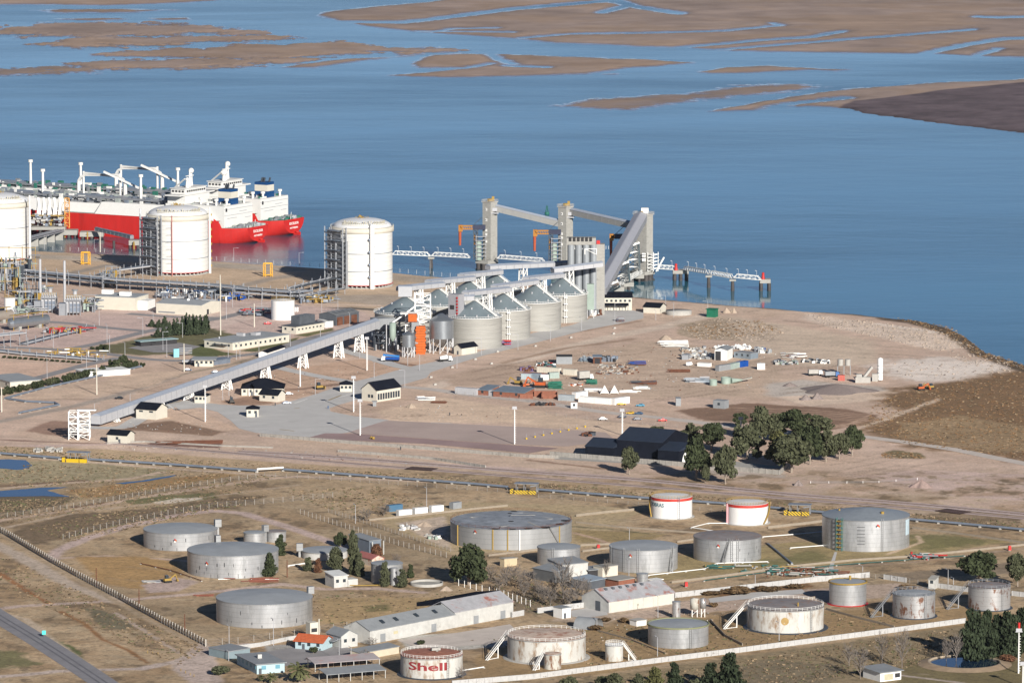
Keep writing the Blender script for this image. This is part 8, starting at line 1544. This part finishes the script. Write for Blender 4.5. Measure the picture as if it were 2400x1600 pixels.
for a in(('cyp',657,1301,1251,32,LEAFB,"dark cypress-like tree behind the middle silver tank's right edge"),('cyp',630,1350,1294,36,LEAFB,"dark leafy tree against the front of the middle silver tank"),('round',798,1280,1245,30,LEAFB,"round dark tree left of the tall cypress"),('cyp',828,1346,1241,34,LEAFE,"tallest cypress beside the blue-grey shed"),('round',787,1338,1279,46,LEAFE,"leafy tree in front of the low wide silver tank"),('cyp',722,1338,1304,26,LEAFE,"small cypress at the white pipe left of the cottage"),('cyp',842,1350,1294,28,LEAFE,"olive cypress right of the white cottage"),('round',882,1315,1273,36,LEAFR,"brownish tree in front of the blue-grey shed"),('cyp',902,1374,1314,26,LEAFE,"cypress left of the slim silver cylinder"),('cyp',942,1376,1332,28,LEAFE,"bushy cypress right of the slim silver cylinder"),('cyp',961,1354,1320,20,LEAFB,"small dark cypress left of the round basin"),('cyp',745,1342,1306,20,LEAFR,"thin brownish tree beside the small cypress"),('euc',2294,1364,1290,92,LEAFB,"broad dark tree standing above the rust-scarred silver tank"),('euc',2385,1374,1293,52,LEAFE,"dark tree at the right edge above the white wall"),('cyp',2281,1549,1425,68,LEAFC,"leftmost of the row of big dark conifers by the pool"),('cyp',2310,1543,1428,62,LEAFC,"second big conifer from the left by the pool"),('cyp',2338,1535,1436,60,LEAFC,"third big conifer from the left by the pool"),('cyp',2365,1539,1428,62,LEAFC,"fourth big conifer from the left by the pool"),('cyp',2393,1529,1420,62,LEAFC,"conifer at the right edge behind the red beacon mast"),('cyp',1716,1626,1526,78,LEAFC,"largest dark tree at the bottom edge below the white wall"),('cyp',1670,1622,1550,60,LEAFC,"dark tree left of the largest one at the bottom edge"),('cyp',1577,1618,1550,46,LEAFC,"dark pointed tree at the bottom edge, below the silver-grey tank"),('cyp',1532,1620,1560,52,LEAFO,"olive tree at the bottom edge left of the pointed one"),('cyp',1498,1622,1577,44,LEAFE,"low dark tree at the bottom edge left of the olive one"),('cyp',1441,1624,1575,52,LEAFE,"low tree at the bottom edge below the small white tank"),('bush',1412,1612,1580,40,LEAFE,"leafy shrub at the bottom edge below the small very rusty tank"),('bush',1335,1614,1582,46,LEAFE,"leafy shrub at the bottom edge under the white wall's left part"),('bush',1630,1622,1586,30,LEAFE,"dark shrub at the bottom edge between two trees")):tree(a[0],"conifer" if a[0]=='cyp' else "tree",a[6],a[1],a[2],a[3],a[4],a[5])
for px,yb,yt,w_,lab in((1320,1410,1296,84,"tallest bare grey tree in front of the small silver tank"),(1352,1412,1338,92,"wide bare brown tree right of the tallest one"),(1187,1373,1318,66,"bare tree right of the big round tree"),(1150,1362,1322,52,"bare bush close to the big round tree"),(1221,1381,1332,48,"bare tree by the white-topped posts"),(1262,1400,1352,54,"bare tree below the grey lean-to shed"),(1290,1422,1368,60,"bare bush nearest the white wall piece"),(1422,1352,1308,30,"thin bare tree beside the cream ruin"),(2114,1565,1466,64,"tall bare tree right of the bungalow"),(2067,1555,1474,56,"bare tree behind the bungalow"),(2241,1551,1474,52,"bare tree left of the big conifers"),(2016,1590,1512,70,"bare tree at the left of the bungalow"),(2218,1551,1488,40,"thin bare tree next to the conifers' left one"),(873,1515,1490,40,"bare bush in front of the long warehouse's left end"),(855,1545,1520,56,"bare thicket by the cream shed"),(1085,1590,1560,40,"bare shrub in front of the white wall at its left end"),(930,1325,1296,40,"bare brown bush right of the blue-grey shed"),(1990,1560,1500,50,"faint bare tree below the white wall"),(1205,1362,1318,60,"bare tree behind the one right of the big round tree"),(1170,1385,1345,60,"bare thicket in front of the small cream-fronted shed"),(1240,1374,1330,60,"bare tree left of the grey lean-to shed"),(1300,1395,1345,70,"dense bare tree in front of the grey lean-to shed"),(1335,1420,1372,70,"bare thicket at the foot of the wide bare brown tree"),(1275,1412,1368,60,"bare thicket above the white wall piece"),(1372,1400,1352,54,"bare brown tree by the blue tin shelter"),(1228,1398,1360,50,"low bare bush on open ground by the white-topped posts"),(860,1220,1190,60,"grey bare bushes at the fenced scrub, left"),(900,1208,1180,60,"grey bare bushes at the fenced scrub, right")):tree('bare',"bare_tree",lab,px,yb,yt,w_*.95,None,tm=BARKG)
tree('palm',"palm_tree","date palm between the pale blue office and the carports",702,1598,1553,54,PALM);tree('palm',"palm_tree","small dark palm at the bottom edge below the pale blue office",636,1600,1577,30,PALM);tree('palm',"palm_tree","low spiky palm-like shrub at the bottom edge left of the small palm",612,1596,1580,20,PALM)
for px,yb,yt,w_,m,lab in((515,1581,1557,46,LEAFE,"green shrub left of the pale blue office"),(735,1530,1513,22,LEAFB,"round green shrub in front of the orange-roofed house"),(985,1510,1497,24,LEAFB,"dark green shrub in front of the long warehouse"),(798,1548,1535,50,SHRUB,"brown shrub row below the white cottage"),(1660,1393,1383,60,SHRUB,"brown shrub along the white wall, left"),(1730,1390,1374,80,SHRUB,"large brown shrub along the white wall, middle"),(1800,1384,1371,70,SHRUB,"large brown shrub along the white wall, right"),(1860,1376,1366,50,SHRUB,"small brown shrub behind the yellow-rimmed tank"),(1672,1422,1410,26,SHRUB,"lone brown bush right of the rust-blotched elevated tank"),(1420,1456,1445,30,SHRUB,"brown bush below the paved slab, left"),(1462,1458,1446,32,SHRUB,"brown bush below the paved slab, right"),(1392,1476,1462,44,SHRUB,"brown bush behind the half-round tin hut"),(2125,1381,1369,50,SHRUB,"brown bush left of the small white hut"),(1470,1384,1366,44,LEAFR,"rust-red bush in front of the low brick shed"),(1430,1390,1374,40,LEAFR,"rust-brown bush by the blue tin shelter"),(2360,1550,1530,40,LEAFR,"reddish bush in front of the conifers")):tree('bush',"shrub",lab,px,yb,yt,w_,m,"shrub")
rr=random.Random(4)
for i,(px,yb,h)in enumerate(((356,766,18),(372,768,20),(386,766,26),(370,790,22),(384,790,30),(398,788,36),(408,780,34),(416,786,42),(428,784,44),(436,782,50),(444,786,50),(453,783,48),(461,785,47),(470,782,45),(479,784,45),(484,774,38))):tree('pine',"pine_tree","dark pine of the clump above the lawn, "+("low one at the left" if i<3 else "middle height towards the left" if i<7 else "tall one towards the right"),px,yb,yb-h,24,LEAFP,group="pine clump above the lawn")
for i in range(18):
 f=i/17;px,y=8+(312-8)*f,928+(862-928)*f;tree('bush',"hedge_bush","round green bush of the hedge along the blue-grey pipe",px+rr.uniform(-3,3),y+rr.uniform(-1.5,.5),y-rr.uniform(17,23),rr.uniform(26,32),LEAFB if i%3 else LEAFE,"bush","hedge bushes along the pipe")
for px,y,h,w_ in((262,862,22,20),(276,866,26,22),(290,858,30,24),(302,864,24,20),(334,860,12,16)):tree('bush',"hedge_bush","round green bush of the hedge along the blue-grey pipe",px,y,y-h,w_,LEAFB,"bush","hedge bushes along the pipe")
for i in range(15):
 px=10+175*i/14;tree('bush',"low_shrub","low dark shrub in the row beside the low pipe bundle",px,839+12*i/14,832+13.5*i/14,12,LEAFB,"shrub","low shrubs beside the pipe bundle")
for px,y,h,w_ in((216,819,8,12),(228,820,10,14),(240,819,14,16),(250,821,16,14)):tree('bush',"low_shrub","dark shrub at the left tip of the lawn",px,y,y-h,w_,LEAFB,"shrub","shrubs at the tip of the lawn")
def scatter(name,areas,seed,size,ms,rock=False):
 rr=random.Random(seed);b=MB()
 for poly,n in areas:
  xs_,ys_=[p[0]for p in poly],[p[1]for p in poly];k=0;tries=0
  while k<n and tries<n*8:
   tries+=1;x,y=rr.uniform(min(xs_),max(xs_)),rr.uniform(min(ys_),max(ys_));ins=False
   for(ax,ay),(bx,by)in zip(poly,poly[1:]+poly[:1]):
    if(ay>y)!=(by>y)and x<(bx-ax)*(y-ay)/(by-ay)+ax:ins=not ins
   if not ins or any(min(q[0]for q in pd)<x<max(q[0]for q in pd)-20 and min(q[1]for q in pd)-1<y<max(q[1]for q in pd)for pd in PONDS):continue
   k+=1;g=G(x,y);s=size*rr.uniform(.5,1.5);b.use(rr.choice(ms))
   if rock:b.box((g.x,g.y,-.1),(s*rr.uniform(.7,1.6),s,s*rr.uniform(.4,.9)),rr.uniform(0,3),rr.uniform(.4,.8))
   else:
    for q in range(4):
     a=rr.uniform(0,3.14);u=Vector((math.cos(a),math.sin(a),0))*s*.6;c=g+Vector((rr.uniform(-.6,.6),rr.uniform(-.6,.6),0))*s;b.add([c-u,c+u,c+u*.5+Vector((0,0,s*rr.uniform(.3,.6))),c-u*.7+Vector((0,0,s*rr.uniform(.3,.7)))],[(0,1,2,3)])
 tag(b.build(name),kind="stuff")
TUFT=mat("tuft_tan",(.23,.17,.11),.95,var=.3,scale=.3);TUFD=mat("tuft_dark",(.115,.085,.055),.95,var=.3,scale=.3);TUFR=mat("tuft_reed",(.17,.10,.05),.95,var=.3,scale=.3);TUFG=mat("tuft_green",(.09,.09,.045),.95,var=.3)
scatter("dry_scrub",[([(0,1085),(400,1100),(640,1115),(560,1160),(200,1200),(0,1230)],1300),([(60,1240),(300,1190),(620,1160),(560,1186),(160,1270)],900),([(0,1170),(160,1168),(60,1205),(0,1205)],500),([(0,1045),(640,1090),(1240,1130),(1240,1140),(640,1098),(0,1062)],700),([(660,1150),(900,1140),(1000,1180),(860,1215),(760,1190)],500),([(1250,1130),(2400,1225),(2400,1240),(1250,1145)],900),([(640,1395),(1180,1380),(1180,1440),(740,1480)],350),([(0,1300),(480,1520),(420,1560),(0,1380)],700),([(1400,1600),(1900,1520),(2260,1470),(2260,1540),(1900,1600)],1300),([(1140,1340),(1400,1380),(1260,1440),(1180,1420)],500),([(1100,1500),(1380,1470),(2260,1420),(2000,1485),(1400,1560)],900)],5,.6,[TUFT,TUFD,TUFD,TUFD,TUFG])
scatter("reed_scrub",[([(2060,935),(2260,892),(2400,870),(2400,1075),(2280,1058),(2130,1042),(2020,1000)],1500),([(2065,1062),(2150,1060),(2165,1074),(2070,1074)],120),([(1600,765),(1780,750),(1840,780),(1640,797)],350),([(2084,742),(2230,766),(2308,825),(2400,853),(2400,866),(2290,835),(2200,780)],500),([(155,1150),(520,1110),(420,1140),(200,1168)],300)],6,.6,[TUFR,TUFR,TUFT,TUFD])
scatter("boulders",[([(1885,735),(2060,755),(2200,776),(2285,815),(2190,822),(2060,792),(1940,765)],900),([(1590,765),(1700,745),(1800,760),(1850,780),(1800,798),(1640,797)],350),([(2080,850),(2300,850),(2380,870),(2250,892),(2100,880)],160),([(2200,815),(2330,835),(2400,862),(2350,868),(2230,845)],160)],7,.65,[ROCK,ROCK,SANDP,mat("dark_stone",(.2,.17,.15),.95)],True)
scatter("yard_debris",[([(1240,850),(1520,800),(1850,830),(1800,920),(1300,925)],420),([(600,885),(900,850),(960,880),(620,950)],90),([(300,985),(520,990),(500,1020),(280,1005)],60),([(250,1040),(800,1060),(1100,1095),(240,1050)],160),([(900,930),(1040,930),(1300,1000),(940,985)],60),([(1140,1480),(1400,1450),(1880,1400),(1850,1420),(1300,1530)],120)],9,.45,[CONCP,CONC,BROWN,GREY,SANDP,DARK],True)
for i,(x,y)in enumerate(((1010,885),(1060,862),(1114,843),(1166,825),(1255,812),(1338,792),(1438,783),(1020,902),(1152,853),(1440,770))):
 p=G(x,y);t=MB().box((0,0,0),(1.6,1.1,.9),.4,.8).build("concrete_block",CONCP,None,p);tag(t,"small pale concrete block lying along the verge of the silo road","concrete block","concrete blocks along the silo road")
def islands(me):
 n=len(me.vertices);par=list(range(n))
 def fd(i):
  while par[i]!=i:par[i]=par[par[i]];i=par[i]
  return i
 key={}
 for v in me.vertices:
  k=(round(v.co.x,3),round(v.co.y,3),round(v.co.z,3))
  if k in key:par[fd(v.index)]=fd(key[k])
  else:key[k]=v.index
 for p in me.polygons:
  a=fd(p.vertices[0])
  for i in p.vertices[1:]:par[fd(i)]=a
 g={}
 for p in me.polygons:g.setdefault(fd(p.vertices[0]),[]).append(p.index)
 return list(g.values())
SPLIT={"bulwark","stair_landing","tower_landing","pipe_bracket","roof_equipment","window","window_frame","roof_vent","roof_light","open_bay","post","porch_post","veranda_post","pale_panel","lamp_bracket","exhaust_pipe","saddle","louvre","roof_hole","skylight","roof_unit","red_ladder","logo_panel","yellow_pipe","porthole","bridge_window","hazard_sign","collar","pipe_brace","platform","side_platform","top_machinery"}
base=lambda o:o.name.split(".")[0]
for o in list(COL.objects):
 if o.type!='MESH' or o.parent is None or base(o)not in SPLIT-{"hazard_sign"}or o.data.users>1:continue
 isl=islands(o.data)
 if len(isl)<2 or len(isl)>70:continue
 me=o.data;nm=base(o)
 for k,fs in enumerate(isl):
  mp={};vs=[];F_=[];mi=[]
  for f in fs:
   p=me.polygons[f];q=[]
   for i in p.vertices:
    if i not in mp:mp[i]=len(vs);vs.append(me.vertices[i].co[:])
    q.append(mp[i])
   F_.append(q);mi.append(p.material_index)
  m2=bpy.data.meshes.new(nm);m2.from_pydata(vs,[],F_)
  for m in me.materials:m2.materials.append(m)
  m2.polygons.foreach_set("material_index",mi);m2.update()
  if k==0:o.data=m2
  else:c=bpy.data.objects.new(nm,m2);COL.objects.link(c);c.parent=o.parent;c.matrix_local=o.matrix_local
UNDER={"hazard_sign":("shell",),"weld_stain":("shell",),"level_mark":("shell",),"ladder":("shell",),"painted_panel":("shell",),"painted_disc":("shell",),"tank_lettering":("shell",),"red_band":("shell",),"stiffener_ring":("shell",),"top_angle":("shell",),"handrail":("roof","rim_walkway"),"roof_vent":("roof","upper_block"),"roof_hatch":("roof",),"roof_hole":("roof",),"roof_walkway":("roof",),"rolling_ladder":("roof",),"roof_stair":("roof",),"skylight":("roof",),"roof_unit":("roof",),"roof_light":("roof",),"chimney":("roof",),"window":("wall","tower_body","head_house","body","opening"),"door":("wall",),"garage_door":("wall",),"opening":("wall",),"wall_rib":("gallery_box","wall"),"crown_platform":("dome",),"funnel_letter":("funnel",),"exhaust_pipe":("funnel",),"bridge_window":("bridge",),"radar_mast":("bridge",),"porthole":("superstructure",),"deck_edge":("superstructure",),"roof_equipment":("superstructure",),"trunk_seam":("trunk_deck",),"deck_piping":("trunk_deck",),"stern_name":("hull",),"port_name":("hull",),"windscreen":("cab",),"top_railing":("tower_body",),"top_machinery":("tower_body",),"window_frame":("tower_body",),"lamp_frame":("pole",),"ladder_rung":("pole",),"pipe_brace":("white_downpipe",),"pipe_bracket":("red_riser",),"hut_leg":("sampling_hut",),"tower_landing":("lattice_tower",),"stair_landing":("ladder_cage",),"loft":()}
for o in list(COL.objects):
 if o.parent is None or base(o)not in UNDER or o.parent.parent is not None:continue
 for want in UNDER[base(o)]:
  c=[s for s in o.parent.children if base(s)==want and s is not o and s.location.length<1e-6 and not s.rotation_euler.z]
  if c:o.parent=c[0];break
for o in list(COL.objects):
 if o.type=='MESH' and o.parent is not None and o.parent.type=='MESH' and base(o)in("wall_rib","weld_stain","trunk_seam","deck_edge","level_mark")and o.data.users==1 and o.parent.data.users==1:
  pm,me=o.parent.data,o.data;vs=[v.co[:]for v in pm.vertices];n0=len(vs);vs+=[(o.matrix_local@v.co)[:]for v in me.vertices];ms_=list(pm.materials);mi=[p.material_index for p in pm.polygons];sm=[p.use_smooth for p in pm.polygons];F_=[tuple(p.vertices)for p in pm.polygons]
  for p in me.polygons:
   m=me.materials[p.material_index]
   if m not in ms_:ms_.append(m)
   F_.append(tuple(i+n0 for i in p.vertices));mi.append(ms_.index(m));sm.append(False)
  m2=bpy.data.meshes.new(pm.name);m2.from_pydata(vs,[],F_);[m2.materials.append(m)for m in ms_];m2.polygons.foreach_set("material_index",mi);m2.polygons.foreach_set("use_smooth",sm);m2.update();o.parent.data=m2;bpy.data.objects.remove(o)
hz=MB();hz.hexa([(-41000,-3000,-9.5),(41000,-3000,-9.5),(41000,41000,-9.5),(-41000,41000,-9.5)],[(-41000,-3000,384),(41000,-3000,384),(41000,41000,384),(-41000,41000,384)])
hm=bpy.data.materials.new("haze");hm.use_nodes=True;ht=hm.node_tree;ht.nodes.remove(ht.nodes["Principled BSDF"]);pv=ht.nodes.new("ShaderNodeVolumePrincipled");pv.inputs['Color'].default_value=(.78,.87,1.0,1);pv.inputs['Density'].default_value=0.7e-5;pv.inputs['Anisotropy'].default_value=.2
ht.links.new(pv.outputs[0],[n for n in ht.nodes if n.type=='OUTPUT_MATERIAL'][0].inputs['Volume'])
tag(hz.build("haze",hm),kind="stuff")
